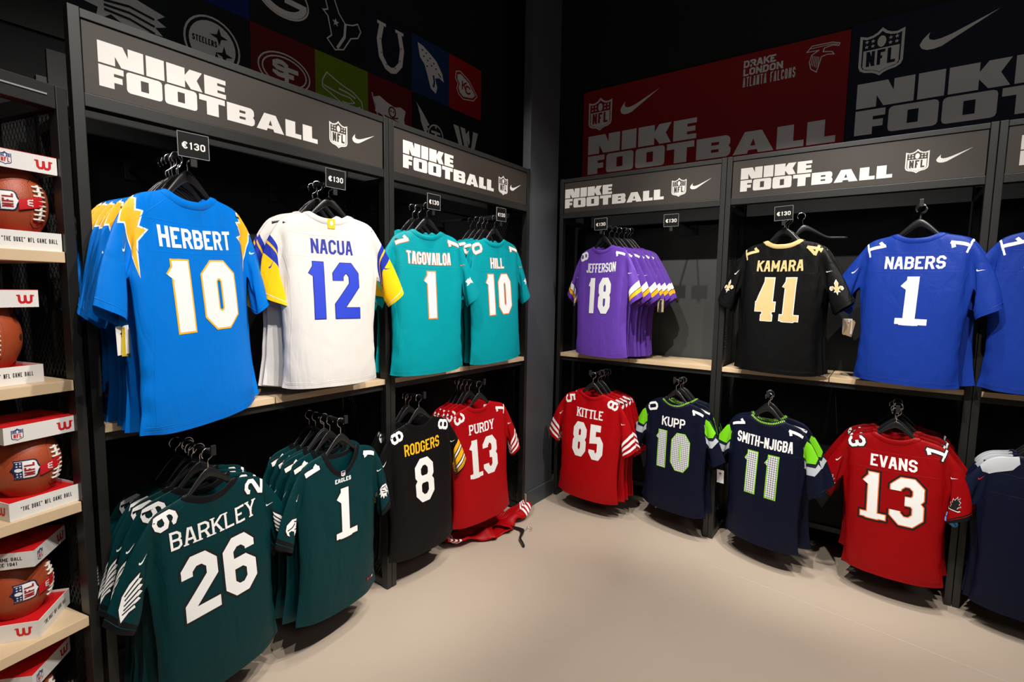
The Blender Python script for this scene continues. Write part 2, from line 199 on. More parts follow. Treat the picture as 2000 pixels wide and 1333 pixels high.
  -25,-25,-26,-26,-27,-29,-32,-34,-35,-38,-35,-33,-30,-28,-27,-26,-25,-25,-26,-27,-28,-30,-32,-35,-36,-40,-37,-34,-31,-29,-27,-26,-26,-26,-27,-28,-29,
  -31,-33,-35,-40,-38,-36,-34,-31,-30,-27,-27,-26,-27,-27,-28,-30,-31,-33,-35,-38,-38,-35,-34,-32,-30,-28,-27,-27,-27,-28,-29,-31,-32,-34,-36,-40,-40,
  -38,-35,-33,-30,-29,-28,-27,-27,-28,-30,-31,-32,-34,-35,-40,-36,-37,-35,-33,-31,-29,-28,-27,-28,-28,-30,-31,-33,-34,-35,-37,-34,-34,-35,-33,-31,-29,
  -28,-27,-27,-28,-30,-31,-33,-34,-34,-36,-28,-35,-34,-32,-30,-28,-26,-26,-26,-27,-29,-30,-31,-32,-34,-32,-37,-8,-9,-24,-35,-30,-28,-29,-30,-29,-29,-35,
  -23,-9,-8,-37,-21,-4,-7,-16,-23,-28,-28,-28,-27,-27,-27,-24,-15,-6,-4,-19,-21,-11,-10,-16,-23,-26,-26,-26,-26,-26,-24,-23,-16,-11,-8,-18,-21,-12,-14,
  -18,-23,-25,-25,-25,-25,-24,-23,-21,-17,-11,-11,-21,-26,-18,-15,-17,-21,-23,-24,-24,-24,-23,-23,-20,-17,-13,-15,-24,-31,-23,-17,-18,-22,-22,-23,-24,
  -24,-23,-22,-19,-17,-17,-21,-28,-34,-28,-23,-21,-22,-22,-23,-23,-24,-22,-22,-20,-18,-22,-27,-33,-35,-30,-26,-23,-23,-24,-24,-23,-24,-23,-21,-21,-21,
  -25,-31,-34,-34,-32,-27,-24,-24,-24,-24,-23,-24,-24,-22,-22,-23,-27,-31,-34,-37,-33,-30,-26,-24,-24,-24,-24,-24,-24,-24,-24,-25,-27,-32,-36,-37,-34,
  -30,-27,-26,-25,-25,-24,-25,-24,-24,-25,-27,-29,-34,-35,-35,-34,-31,-29,-26,-25,-25,-25,-25,-25,-26,-26,-28,-31,-35,-37,-39,-36,-32,-30,-27,-26,-26,
  -25,-26,-25,-26,-27,-30,-32,-33,-35,-38,-36,-33,-30,-28,-27,-26,-26,-26,-26,-27,-29,-30,-33,-34,-36,-40,-37,-33,-31,-29,-28,-27,-26,-26,-27,-27,-29,
  -31,-33,-36,-40,-38,-36,-33,-31,-30,-29,-27,-27,-27,-28,-28,-30,-32,-34,-36,-38,-38,-36,-33,-32,-30,-29,-28,-28,-27,-28,-29,-30,-32,-34,-37,-40,-40,
  -35,-34,-33,-31,-29,-28,-27,-27,-28,-29,-31,-32,-34,-37,-40,-36,-35,-34,-33,-31,-30,-29,-28,-27,-28,-29,-31,-33,-35,-37,-37,-34,-34,-35,-34,-32,-30,
  -29,-28,-28,-28,-30,-32,-33,-35,-35,-36,-28,-33,-33,-32,-30,-29,-27,-27,-26,-27,-28,-30,-32,-33,-33,-32,-65,-96,-121,-143,-164,-183,-193,-39,-68,-94,
  -115,-133,-151,-159,-33,-50,-71,-91,-108,-123,-131,-29,-44,-59,-76,-90,-104,-111,-29,-40,-52,-65,-77,-89,-95,-32,-39,-47,-56,-66,-75,-79,-35,-40,-45,
  -50,-54,-60,-62,-36,-39,-42,-45,-47,-51,-52,-68,-95,-120,-141,-162,-181,-190,-41,-68,-93,-113,-132,-149,-158,-34,-52,-71,-91,-108,-123,-131,-29,-45,
  -61,-77,-91,-105,-111,-30,-40,-53,-66,-79,-90,-96,-32,-38,-48,-57,-67,-76,-80,-34,-39,-44,-49,-54,-60,-63,-35,-37,-41,-45,-47,-52,-54,-65,-96,-121,
  -143,-164,-183,-193,-41,-67,-93,-115,-134,-152,-160,-34,-53,-72,-92,-110,-126,-134,-32,-45,-61,-77,-92,-106,-113,-33,-40,-53,-65,-78,-90,-96,-34,-40,
  -49,-56,-65,-75,-79,-37,-40,-46,-50,-54,-59,-62,-36,-39,-42,-45,-47,-51,-52,-68,-95,-120,-141,-162,-181,-190,-42,-69,-93,-114,-133,-149,-157,-34,-53,
  -73,-91,-108,-124,-131,-29,-45,-61,-77,-92,-105,-111,-30,-40,-54,-67,-79,-90,-96,-33,-38,-48,-57,-67,-76,-80,-35,-39,-45,-49,-55,-60,-63,-35,-37,-41,
  -45,-47,-52,-54,
 ],
 [
  27,14,13,13,13,10,7,1,1,-3,-9,-12,-11,-11,-15,-40,24,8,5,4,6,5,3,1,1,-1,-3,-4,-1,-1,-4,-19,30,8,3,1,2,2,1,1,1,1,1,0,1,-1,-4,-17,37,7,2,2,1,1,0,1,2,2,2,
  1,0,0,-3,-16,44,13,4,2,1,1,1,1,1,2,1,1,0,-1,-4,-22,54,27,6,3,2,1,1,1,1,1,1,0,-1,-4,-8,-33,62,47,10,6,3,2,2,1,1,1,1,-2,-3,-5,-18,-46,66,57,12,6,3,2,1,1,
  1,1,0,-2,-4,-6,-20,-51,68,50,11,5,2,2,1,1,1,1,0,-1,-3,-6,-22,-52,69,52,11,4,3,2,1,1,1,0,0,-1,-3,-5,-18,-57,70,48,12,4,2,2,1,1,1,1,0,-1,-3,-5,-20,-57,
  70,44,12,3,2,1,1,1,0,0,0,-1,-3,-5,-20,-60,72,46,13,3,2,1,1,1,1,0,0,-1,-2,-6,-21,-56,71,39,14,2,2,2,1,1,1,0,-1,-1,-2,-5,-22,-61,67,47,17,3,2,2,1,1,1,0,
  0,0,-1,-5,-22,-61,64,47,23,3,2,1,1,1,1,0,0,0,-1,-6,-30,-59,64,48,30,5,2,2,1,1,1,0,0,-1,-2,-8,-32,-57,60,49,35,6,2,2,1,1,0,0,-1,-1,-2,-12,-40,-51,52,50,
  37,7,3,2,1,1,0,-1,-1,-2,-3,-25,-38,-49,48,41,34,9,4,3,2,1,0,-1,-2,-3,-6,-26,-29,-45,43,34,23,14,7,4,2,1,0,-1,-3,-6,-11,-19,-31,-40,27,14,13,13,13,9,-1,
  -1,-1,-1,-8,-12,-11,-11,-15,-40,27,7,2,3,5,3,-1,-1,0,-1,-4,-5,-4,-4,-9,-14,17,6,0,0,0,-1,-1,-1,0,-1,-1,-1,-2,-2,-8,-22,16,9,2,0,-1,-1,0,0,0,0,-1,0,-1,
  -3,-8,-29,22,12,3,2,0,0,-1,0,0,0,-2,-1,-2,-5,-13,-36,34,17,10,5,1,0,0,0,0,-1,-1,-1,-3,-8,-26,-43,57,23,19,7,5,1,1,0,0,0,-1,-2,-7,-11,-43,-50,66,28,22,
  10,7,1,1,1,0,0,-1,-2,-8,-13,-46,-51,68,28,22,10,7,2,1,1,1,0,0,-2,-7,-10,-48,-52,69,30,22,10,7,3,2,1,1,1,0,-1,-7,-10,-38,-57,70,28,21,10,7,2,1,1,1,1,0,
  -1,-6,-10,-39,-57,70,26,20,11,7,3,2,2,1,1,0,-1,-5,-9,-34,-60,72,29,18,12,7,4,2,1,1,1,1,0,-5,-9,-36,-56,71,35,18,13,7,5,2,2,2,1,0,0,-4,-8,-35,-61,67,34,
  17,14,6,5,3,2,2,2,1,0,-4,-8,-38,-61,64,31,16,14,7,5,3,2,2,2,1,-1,-3,-8,-28,-59,64,38,15,13,7,7,3,2,3,2,1,-1,-2,-9,-34,-57,60,38,15,12,8,7,3,3,3,2,1,-1,
  -2,-11,-26,-51,52,42,16,11,8,7,5,3,2,1,0,-1,-2,-13,-19,-49,48,38,15,10,10,7,5,4,2,1,0,-1,-3,-8,-19,-45,43,28,21,10,8,7,5,4,3,2,0,-2,-4,-12,-22,-40,57,
  104,160,217,275,330,356,45,82,133,187,237,287,313,58,82,111,150,193,240,265,50,94,123,146,177,210,227,55,85,128,162,186,209,222,60,81,121,160,191,218,
  230,66,92,124,151,177,202,215,73,101,124,145,167,187,197,-132,-216,-292,-354,-380,-455,-478,-48,-123,-193,-253,-305,-354,-378,-36,-67,-117,-171,-218,
  -261,-282,-45,-58,-93,-128,-164,-198,-215,-47,-64,-87,-127,-153,-176,-188,-49,-72,-79,-114,-147,-172,-182,-55,-72,-83,-95,-122,-145,-154,-58,-78,-85,
  -92,-108,-125,-133,57,104,160,217,275,330,356,73,107,168,226,280,331,356,79,113,136,185,240,286,308,54,114,145,159,185,217,235,45,92,130,169,184,198,
  205,51,80,112,148,181,202,210,66,88,112,137,161,185,195,73,101,124,145,167,187,197,-132,-216,-292,-354,-380,-455,-478,-60,-128,-195,-252,-300,-353,
  -377,-33,-74,-124,-172,-218,-262,-283,-43,-57,-98,-136,-174,-211,-229,-45,-66,-92,-138,-171,-202,-217,-47,-77,-96,-139,-173,-203,-218,-54,-79,-95,-120,
  -140,-162,-173,-58,-78,-85,-92,-108,-125,-133,-7,-1,-2,-1,0,-28,-46,-73,-75,-54,-28,0,1,0,-2,-6,-34,-39,-38,-42,-44,-48,-52,-67,-72,-55,-49,-44,-42,
  -38,-40,-11,-12,-49,-50,-53,-62,-64,-64,-64,-65,-64,-64,-62,-53,-45,-51,-20,-9,-57,-63,-57,-67,-70,-72,-72,-72,-72,-70,-66,-54,-54,-57,-27,-4,-55,-76,
  -63,-68,-75,-77,-78,-78,-77,-75,-68,-58,-64,-64,-25,8,-42,-84,-76,-71,-79,-83,-84,-84,-82,-80,-70,-64,-76,-61,-11,16,-20,-80,-91,-77,-83,-88,-89,-89,
  -88,-83,-72,-76,-81,-45,10,24,-14,-79,-100,-85,-86,-92,-93,-93,-92,-86,-74,-86,-85,-43,16,27,-20,-82,-105,-91,-91,-95,-97,-97,-95,-90,-80,-93,-88,-44,
  12,27,-21,-84,-110,-97,-96,-100,-101,-101,-99,-93,-87,-98,-90,-53,11,27,-22,-83,-113,-104,-101,-104,-105,-105,-103,-97,-93,-104,-93,-49,9,31,-24,-83,
  -115,-109,-105,-107,-109,-110,-106,-101,-98,-109,-94,-52,8,30,-22,-82,-116,-115,-110,-112,-113,-113,-110,-106,-104,-111,-93,-49,13,30,-27,-80,-117,
  -119,-114,-115,-116,-116,-113,-109,-110,-114,-93,-47,12,30,-17,-76,-117,-122,-117,-119,-119,-119,-117,-113,-114,-116,-95,-50,14,32,-20,-68,-115,-124,
  -119,-122,-122,-122,-119,-117,-117,-116,-93,-40,15,27,-16,-58,-111,-126,-123,-125,-122,-125,-121,-120,-120,-116,-89,-35,16,25,-13,-48,-104,-125,-124,
  -131,-124,-128,-121,-121,-122,-114,-79,-24,16,25,0,-40,-98,-123,-121,-130,-125,-130,-127,-126,-124,-109,-59,-24,15,27,-2,-34,-89,-111,-123,-126,-123,
  -128,-128,-124,-118,-98,-48,-37,9,25,-9,-41,-72,-100,-112,-119,-121,-121,-119,-113,-102,-80,-51,-18,5,-7,-1,-2,-1,0,39,69,71,72,67,42,0,1,0,-2,-6,26,
  49,36,41,44,55,65,66,68,65,55,44,41,37,41,34,50,59,40,51,62,64,70,72,72,70,64,62,52,47,56,36,62,69,44,53,66,70,74,76,76,74,70,66,54,63,67,28,63,82,52,
  53,68,74,78,79,79,78,74,66,60,80,65,24,53,92,70,51,69,79,82,83,83,81,77,68,73,93,54,19,28,87,91,55,64,83,86,87,87,85,80,72,92,94,37,22,24,82,103,64,62,
  87,90,91,91,90,84,80,105,95,36,16,27,90,109,71,63,89,95,96,95,94,88,86,112,103,41,12,27,86,112,77,68,90,98,100,100,98,92,92,119,107,53,11,27,91,118,86,
  71,93,102,104,104,102,96,100,124,110,55,9,31,96,123,94,74,95,106,108,108,106,99,106,129,113,60,8,30,94,127,103,79,97,112,112,112,111,105,110,133,116,
  63,13,30,88,130,110,85,99,116,116,115,116,109,115,137,119,65,12,30,88,132,118,90,101,118,119,119,118,112,121,140,121,66,14,32,89,130,126,96,102,121,
  123,122,123,114,127,142,121,72,15,27,80,130,131,103,104,123,126,124,127,118,131,142,115,62,16,25,72,125,134,110,104,126,130,126,128,122,136,140,108,71,
  16,25,63,116,134,117,107,124,134,127,130,127,138,137,100,74,15,27,56,106,128,130,113,122,132,131,128,132,136,126,99,60,9,25,64,84,118,123,125,126,128,
  130,130,129,124,112,84,49,5,12,40,68,88,103,114,119,-40,-18,7,28,42,54,59,-37,-59,-46,-30,-15,-4,1,-9,-46,-72,-73,-65,-58,-53,5,-24,-53,-77,-89,-93,
  -92,10,-10,-30,-50,-68,-85,-91,9,-3,-13,-24,-35,-46,-52,10,4,-3,-9,-17,-25,-29,-38,-60,-80,-98,-107,-132,-139,-30,-58,-83,-108,-132,-144,-150,9,-18,
  -50,-77,-100,-120,-130,15,18,-8,-32,-53,-72,-82,11,39,21,0,-14,-27,-34,15,42,47,32,18,6,0,25,42,60,60,54,48,46,38,50,64,76,74,71,69,12,40,68,88,103,
  114,119,-18,-4,24,45,60,69,74,0,-38,-32,-11,1,12,17,21,-20,-55,-60,-48,-35,-30,33,0,-32,-63,-77,-80,-80,32,9,-14,-35,-55,-73,-79,22,13,-1,-12,-23,-34,
  -40,10,4,-3,-9,-17,-25,-29,-38,-60,-80,-98,-107,-132,-139,-2,-37,-67,-92,-116,-127,-134,38,4,-30,-58,-81,-101,-110,43,41,12,-11,-32,-50,-59,30,58,44,
  19,4,-11,-16,27,54,68,47,32,19,12,37,54,72,74,66,60,58,38,50,64,76,74,71,69,-31,-8,-9,-23,-35,-31,-33,-35,-35,-33,-32,-35,-24,-9,-8,-33,-19,-8,-11,-18,
  -25,-30,-34,-35,-35,-33,-29,-24,-16,-12,-10,-13,-18,-12,-13,-19,-24,-30,-33,-35,-34,-33,-29,-24,-19,-15,-13,-19,-22,-17,-18,-22,-26,-30,-33,-34,-34,
  -32,-30,-25,-23,-18,-16,-20,-25,-20,-20,-25,-29,-31,-33,-34,-34,-33,-30,-27,-25,-21,-20,-24,-30,-25,-24,-26,-29,-32,-33,-35,-34,-34,-32,-30,-27,-24,
  -25,-30,-34,-30,-28,-27,-31,-33,-35,-35,-35,-34,-33,-32,-30,-27,-29,-34,-38,-34,-29,-29,-32,-35,-35,-36,-36,-35,-35,-34,-32,-31,-32,-38,-34,-33,-32,
  -32,-34,-36,-36,-37,-37,-37,-36,-36,-34,-33,-34,-36,-37,-35,-35,-34,-36,-37,-37,-38,-38,-38,-38,-37,-35,-34,-35,-34,-36,-36,-37,-36,-37,-37,-39,-39,
  -39,-39,-39,-39,-37,-37,-37,-38,-35,-37,-37,-38,-38,-40,-40,-40,-40,-40,-40,-39,-38,-38,-38,-38,-36,-38,-39,-39,-40,-40,-41,-41,-41,-41,-41,-41,-39,
  -39,-38,-41,-35,-38,-39,-40,-40,-42,-41,-42,-42,-42,-42,-42,-40,-40,-39,-39,-37,-37,-40,-41,-41,-43,-43,-43,-42,-43,-43,-42,-41,-41,-41,-41,-37,-38,
  -40,-42,-43,-43,-43,-43,-43,-43,-43,-43,-42,-42,-40,-38,-35,-37,-39,-43,-43,-43,-44,-44,-44,-44,-43,-44,-43,-42,-38,-37,-32,-36,-39,-43,-44,-44,-44,
  -44,-44,-44,-44,-44,-45,-42,-37,-36,-29,-34,-38,-43,-44,-44,-44,-44,-44,-44,-45,-45,-45,-39,-31,-29,-27,-32,-38,-43,-44,-45,-44,-44,-44,-45,-45,-45,
  -44,-38,-29,-25,-20,-28,-35,-40,-41,-42,-42,-42,-42,-42,-42,-42,-40,-36,-25,-19,-31,-8,-9,-23,-35,-31,-32,-33,-32,-30,-29,-35,-24,-9,-8,-33,-21,-10,-7,
  -18,-24,-29,-32,-32,-32,-30,-28,-23,-17,-10,-7,-16,-19,-14,-13,-20,-26,-29,-32,-32,-32,-31,-29,-24,-18,-14,-12,-19,-22,-18,-19,-21,-26,-30,-32,-32,-32,
  -31,-29,-26,-22,-17,-16,-21,-25,-21,-22,-25,-29,-31,-32,-33,-33,-31,-29,-27,-24,-17,-20,-25,-30,-23,-25,-29,-30,-32,-33,-34,-34,-33,-30,-30,-25,-20,
  -24,-28,-35,-28,-26,-30,-32,-33,-34,-35,-34,-34,-32,-30,-26,-24,-31,-33,-38,-33,-28,-34,-34,-34,-35,-36,-36,-35,-33,-32,-29,-27,-34,-38,-34,-32,-31,
  -35,-37,-36,-36,-37,-37,-36,-35,-34,-31,-29,-34,-36,-37,-33,-33,-37,-38,-38,-38,-38,-38,-37,-37,-35,-32,-32,-34,-34,-36,-36,-35,-38,-40,-39,-39,-39,
  -39,-38,-38,-37,-34,-34,-37,-38,-35,-37,-36,-40,-41,-41,-40,-40,-40,-39,-39,-38,-36,-36,-38,-38,-36,-37,-37,-41,-42,-42,-41,-41,-40,-40,-40,-39,-37,
  -37,-39,-41,-35,-38,-38,-40,-44,-43,-42,-41,-42,-41,-41,-40,-39,-38,-39,-39,-37,-39,-40,-41,-44,-43,-42,-42,-42,-42,-42,-41,-40,-39,-40,-41,-37,-40,
  -40,-42,-45,-44,-43,-43,-43,-43,-42,-42,-41,-40,-38,-38,-35,-39,-40,-43,-45,-44,-44,-43,-43,-43,-44,-43,-41,-40,-38,-37,-32,-37,-40,-42,-45,-45,-44,
  -44,-43,-43,-44,-43,-43,-40,-34,-36,-29,-34,-40,-43,-45,-45,-44,-44,-44,-43,-44,-44,-43,-40,-34,-29,-27,-33,-40,-43,-44,-46,-45,-44,-44,-44,-44,-44,
  -43,-40,-33,-25,-20,-32,-35,-40,-42,-43,-42,-43,-42,-41,-42,-41,-39,-37,-31,-19,-60,-90,-119,-143,-164,-183,-192,-40,-67,-93,-117,-137,-156,-164,-35,
  -51,-72,-92,-111,-129,-137,-30,-45,-59,-74,-90,-105,-112,-30,-41,-53,-64,-75,-87,-93,-33,-40,-49,-58,-66,-74,-77,-36,-41,-47,-52,-57,-62,-65,-37,-40,
  -44,-49,-53,-57,-58,-68,-105,-135,-161,-180,-196,-204,-37,-66,-94,-117,-136,-155,-164,-27,-45,-67,-87,-105,-121,-128,-26,-37,-53,-69,-83,-97,-103,-29,
  -34,-46,-59,-70,-81,-86,-32,-36,-40,-50,-60,-69,-73,-35,-37,-38,-42,-49,-55,-57,-33,-36,-38,-38,-43,-47,-49,-60,-90,-119,-143,-164,-183,-192,-41,-67,
  -93,-116,-137,-156,-165,-37,-52,-70,-91,-110,-128,-137,-33,-48,-60,-71,-84,-99,-106,-32,-44,-55,-65,-73,-81,-85,-35,-43,-51,-59,-67,-73,-76,-38,-44,
  -48,-54,-59,-63,-66,-37,-40,-44,-49,-53,-57,-58,-68,-105,-135,-161,-180,-196,-204,-41,-70,-97,-119,-138,-157,-165,-30,-50,-71,-90,-108,-124,-131,-29,
  -41,-57,-73,-88,-102,-110,-30,-37,-50,-62,-75,-87,-93,-31,-37,-44,-53,-62,-71,-76,-33,-37,-40,-46,-51,-57,-60,-33,-36,-38,-38,-43,-47,-49,
 ],
 [
  19,8,5,5,6,0,-4,-6,-7,-11,-13,-17,-17,-16,-16,-25,41,0,-4,-3,-1,-1,-2,-3,-3,-5,-8,-9,-6,-5,-7,-20,25,3,-3,-3,-2,-2,-2,-1,-1,-1,-3,-2,-2,-2,-4,-27,14,4,
  1,-1,-1,-1,-1,1,1,1,1,1,0,0,-4,-32,16,8,5,3,2,2,2,3,4,3,4,3,2,0,-7,-39,26,12,10,8,6,5,5,5,5,5,5,4,3,2,-18,-49,44,20,13,12,10,8,8,8,8,7,7,5,3,-1,-38,
  -52,55,24,16,14,13,10,10,10,10,9,9,8,6,-2,-39,-55,62,25,17,16,14,12,12,12,12,11,11,10,8,0,-35,-53,65,28,18,16,16,14,14,14,13,14,13,11,11,2,-36,-56,71,
  33,20,18,17,16,16,15,15,15,14,14,13,4,-28,-59,76,35,21,20,19,18,18,17,17,17,16,16,15,5,-25,-60,81,37,24,22,21,20,19,19,19,19,18,18,17,6,-22,-58,86,42,
  26,23,23,22,21,21,21,21,20,19,18,7,-20,-59,90,47,28,25,24,24,23,23,23,22,22,22,20,9,-17,-59,92,50,31,27,26,25,25,25,24,24,24,24,21,11,-16,-57,96,57,33,
  29,28,27,27,27,26,26,26,26,22,11,-14,-51,95,56,37,31,30,30,29,29,29,28,28,27,23,12,-11,-49,94,54,38,33,32,31,31,31,30,30,29,28,24,13,-6,-44,93,62,43,
  37,35,34,33,33,32,31,31,29,24,13,-10,-38,89,69,51,40,39,37,36,35,35,33,31,28,21,7,-10,-31,19,8,5,5,6,0,-5,-4,-4,-6,-13,-17,-17,-16,-16,-25,19,5,-1,-2,
  -1,-2,-3,-3,-3,-4,-8,-10,-8,-8,-10,-22,24,12,-2,-3,-3,-3,-3,-2,-1,-3,-5,-6,-5,-6,-8,-28,30,11,0,-3,-3,-2,-2,-1,-1,-1,-3,-3,-4,-5,-7,-29,38,16,0,-1,-1,
  -1,0,0,0,0,-1,-2,-2,-5,-8,-33,44,28,4,1,1,1,1,1,1,1,0,-1,-2,-4,-14,-45,51,42,12,5,4,3,3,3,2,2,1,1,-2,-3,-29,-50,55,48,16,6,5,5,4,4,4,3,2,1,-1,-4,-31,
  -55,62,46,17,7,7,6,5,5,5,5,4,3,2,-2,-27,-53,65,43,18,9,8,7,7,7,6,6,5,5,4,0,-22,-56,71,43,20,10,9,8,8,8,8,8,7,7,6,1,-22,-59,76,43,21,12,10,10,10,10,9,9,
  9,8,8,2,-23,-60,81,45,24,14,12,11,11,11,11,11,10,10,9,3,-18,-58,86,47,24,16,14,13,13,13,13,12,12,12,10,4,-15,-59,90,48,25,18,16,15,15,14,14,14,13,13,
  12,6,-20,-59,92,50,29,20,17,17,17,16,16,15,15,15,14,6,-21,-57,96,56,30,21,19,18,18,18,17,17,17,16,14,6,-15,-51,95,61,31,23,21,20,20,19,19,19,18,18,16,
  6,-26,-49,94,60,34,26,23,22,22,21,21,21,20,19,16,6,-27,-44,93,67,39,30,26,24,24,23,23,22,21,19,16,3,-23,-38,89,70,48,35,30,27,26,25,24,23,21,19,13,1,
  -16,-31,57,108,164,221,276,330,355,68,115,171,227,278,329,353,84,109,135,182,233,275,296,64,115,142,161,190,223,238,44,91,122,171,200,222,233,42,74,
  114,156,194,225,238,54,78,105,131,157,184,198,58,70,86,105,126,147,158,-53,-79,-109,-142,-179,-218,-240,-40,-74,-112,-143,-177,-212,-231,-51,-83,-108,
  -137,-167,-195,-210,-44,-90,-127,-151,-176,-201,-213,-48,-67,-118,-161,-188,-212,-224,-52,-63,-100,-147,-182,-207,-218,-55,-73,-84,-120,-152,-181,-191,
  -61,-71,-78,-104,-129,-157,-171,57,108,164,221,276,330,355,43,85,137,188,236,280,300,54,75,106,145,185,226,245,50,91,113,137,164,194,208,46,82,119,151,
  175,197,208,52,72,109,143,175,201,213,57,78,99,122,145,169,182,58,70,86,105,126,147,158,-53,-79,-109,-142,-179,-218,-240,-53,-82,-114,-149,-183,-213,
  -232,-48,-100,-129,-158,-188,-219,-234,-41,-82,-137,-174,-205,-233,-247,-48,-61,-116,-162,-205,-236,-252,-50,-58,-97,-145,-183,-215,-230,-55,-64,-84,
  -117,-147,-176,-190,-61,-71,-78,-104,-129,-157,-171,-5,1,-1,-1,-1,-28,-56,-74,-62,-45,-28,0,0,1,0,10,-7,-48,-41,-42,-44,-46,-52,-66,-64,-52,-48,-44,
  -40,-41,-43,-28,-35,-66,-53,-55,-62,-64,-66,-67,-65,-66,-64,-62,-55,-58,-60,-16,-54,-76,-65,-64,-72,-75,-78,-79,-79,-78,-76,-72,-65,-78,-68,-20,-57,
  -83,-78,-72,-81,-86,-89,-90,-90,-89,-86,-79,-79,-94,-69,-17,-48,-85,-93,-80,-87,-96,-99,-100,-100,-99,-95,-89,-99,-101,-58,-6,-26,-78,-103,-94,-93,
  -106,-109,-110,-110,-108,-103,-103,-116,-98,-38,-1,-17,-76,-107,-106,-98,-113,-117,-119,-119,-117,-112,-116,-126,-97,-35,4,-19,-81,-113,-114,-108,-120,
  -125,-127,-127,-124,-120,-126,-132,-102,-41,4,-19,-81,-116,-123,-117,-127,-132,-134,-134,-132,-128,-135,-137,-108,-46,4,-19,-80,-121,-130,-125,-134,
  -139,-141,-141,-139,-137,-143,-141,-110,-51,5,-20,-83,-124,-135,-131,-140,-146,-148,-148,-146,-145,-150,-145,-111,-53,7,-19,-85,-126,-141,-138,-146,
  -152,-155,-154,-153,-152,-155,-147,-112,-55,8,-19,-84,-128,-146,-144,-152,-157,-160,-160,-159,-159,-160,-148,-112,-57,8,-16,-81,-129,-151,-150,-158,
  -163,-165,-167,-165,-164,-164,-150,-113,-58,9,-15,-79,-130,-153,-156,-165,-169,-170,-171,-170,-169,-166,-149,-113,-57,7,-15,-77,-130,-154,-160,-167,
  -174,-174,-176,-176,-173,-167,-147,-110,-56,6,-15,-78,-129,-157,-165,-172,-178,-178,-180,-181,-176,-166,-144,-107,-54,6,-14,-83,-128,-154,-167,-178,
  -184,-182,-183,-185,-179,-165,-142,-103,-54,11,-13,-72,-122,-151,-167,-179,-181,-181,-183,-185,-175,-162,-137,-99,-46,8,-12,-61,-109,-146,-160,-173,
  -179,-183,-184,-181,-173,-156,-127,-86,-39,7,-5,1,-1,-1,-1,44,69,74,69,63,41,0,0,1,0,10,37,31,47,42,44,55,66,71,72,68,55,46,41,40,46,41,19,32,61,58,62,
  67,76,80,80,76,67,62,53,54,61,23,5,42,72,70,72,77,84,87,87,84,77,70,62,72,73,31,1,44,80,82,82,87,92,94,94,91,86,77,74,90,78,30,-5,34,81,94,93,96,100,
  101,101,99,93,85,92,104,73,20,-13,17,74,101,104,105,107,108,108,106,101,97,110,106,56,11,-17,14,74,107,113,114,115,115,115,114,109,110,121,107,54,4,
  -19,23,80,113,121,121,123,124,123,122,117,120,128,111,58,4,-19,30,85,118,127,128,130,131,131,129,126,129,134,113,64,4,-19,37,89,122,133,135,137,138,
  138,136,134,138,139,117,65,5,-20,41,91,126,138,141,144,145,145,143,142,145,143,119,67,7,-19,41,93,129,143,147,150,151,151,150,150,152,147,121,70,8,-19,
  45,98,130,146,152,155,157,157,157,156,158,150,122,75,8,-16,49,101,133,150,156,160,163,163,163,162,163,152,124,70,9,-15,50,100,135,153,161,165,168,168,
  169,167,167,153,123,67,7,-15,47,103,136,156,165,171,173,173,174,172,168,153,121,70,6,-15,46,106,138,157,168,174,178,176,178,177,169,153,118,59,6,-14,
  48,103,137,158,170,178,183,178,184,179,170,149,114,53,11,-13,41,99,134,156,172,178,185,179,187,178,166,144,104,49,8,-12,36,87,127,152,168,175,180,182,
  180,172,158,134,95,48,7,-26,-53,-77,-92,-103,-108,-110,13,-9,-31,-46,-55,-61,-63,12,38,27,12,3,-5,-7,-13,23,56,63,57,49,46,-26,2,31,58,75,82,84,-28,
  -11,8,26,44,61,68,-18,-14,-6,4,13,20,24,-8,-4,0,3,7,11,12,17,22,23,25,25,26,25,-40,-33,-24,-24,-24,-26,-28,-37,-71,-76,-76,-77,-83,-86,-13,-52,-85,
  -100,-108,-115,-119,-5,-31,-59,-84,-100,-114,-120,-3,-19,-39,-52,-68,-81,-86,-8,-20,-27,-29,-32,-38,-41,-6,-12,-14,-15,-16,-17,-17,-26,-53,-77,-92,
  -103,-108,-110,29,6,-15,-30,-41,-47,-50,51,56,42,28,18,11,8,24,57,74,75,70,66,64,5,31,56,76,88,95,97,-4,14,30,46,61,74,81,-5,3,10,18,25,32,36,-8,-4,0,
  3,7,11,12,17,22,23,25,25,26,25,67,73,71,68,69,76,77,40,80,99,106,110,114,118,13,45,75,99,111,121,125,7,20,40,61,79,93,100,9,2,17,27,39,49,54,4,-8,0,1,
  3,6,6,-6,-12,-14,-15,-16,-17,-17,-58,-22,-17,-29,-40,-37,-37,-37,-35,-32,-28,-30,-18,-4,3,-22,-46,-24,-17,-26,-32,-35,-37,-37,-35,-32,-27,-20,-12,-3,3,
  -7,-39,-29,-28,-28,-32,-35,-36,-36,-34,-31,-26,-20,-13,-7,-2,-6,-39,-32,-31,-29,-32,-34,-35,-35,-34,-30,-26,-20,-16,-7,-5,-9,-40,-35,-33,-35,-34,-35,
  -35,-35,-33,-30,-26,-22,-17,-9,-8,-14,-45,-40,-37,-37,-37,-36,-36,-35,-33,-30,-27,-23,-17,-10,-13,-18,-49,-43,-40,-39,-38,-38,-37,-36,-33,-30,-27,-23,
  -17,-16,-20,-21,-51,-46,-42,-42,-41,-39,-37,-36,-34,-31,-29,-25,-19,-19,-21,-25,-52,-49,-46,-43,-44,-41,-39,-37,-34,-33,-30,-25,-22,-21,-24,-23,-54,
  -50,-48,-45,-45,-42,-39,-37,-35,-33,-31,-27,-24,-23,-25,-27,-55,-52,-48,-46,-46,-43,-40,-38,-36,-35,-31,-29,-26,-25,-26,-26,-56,-53,-50,-48,-46,-43,
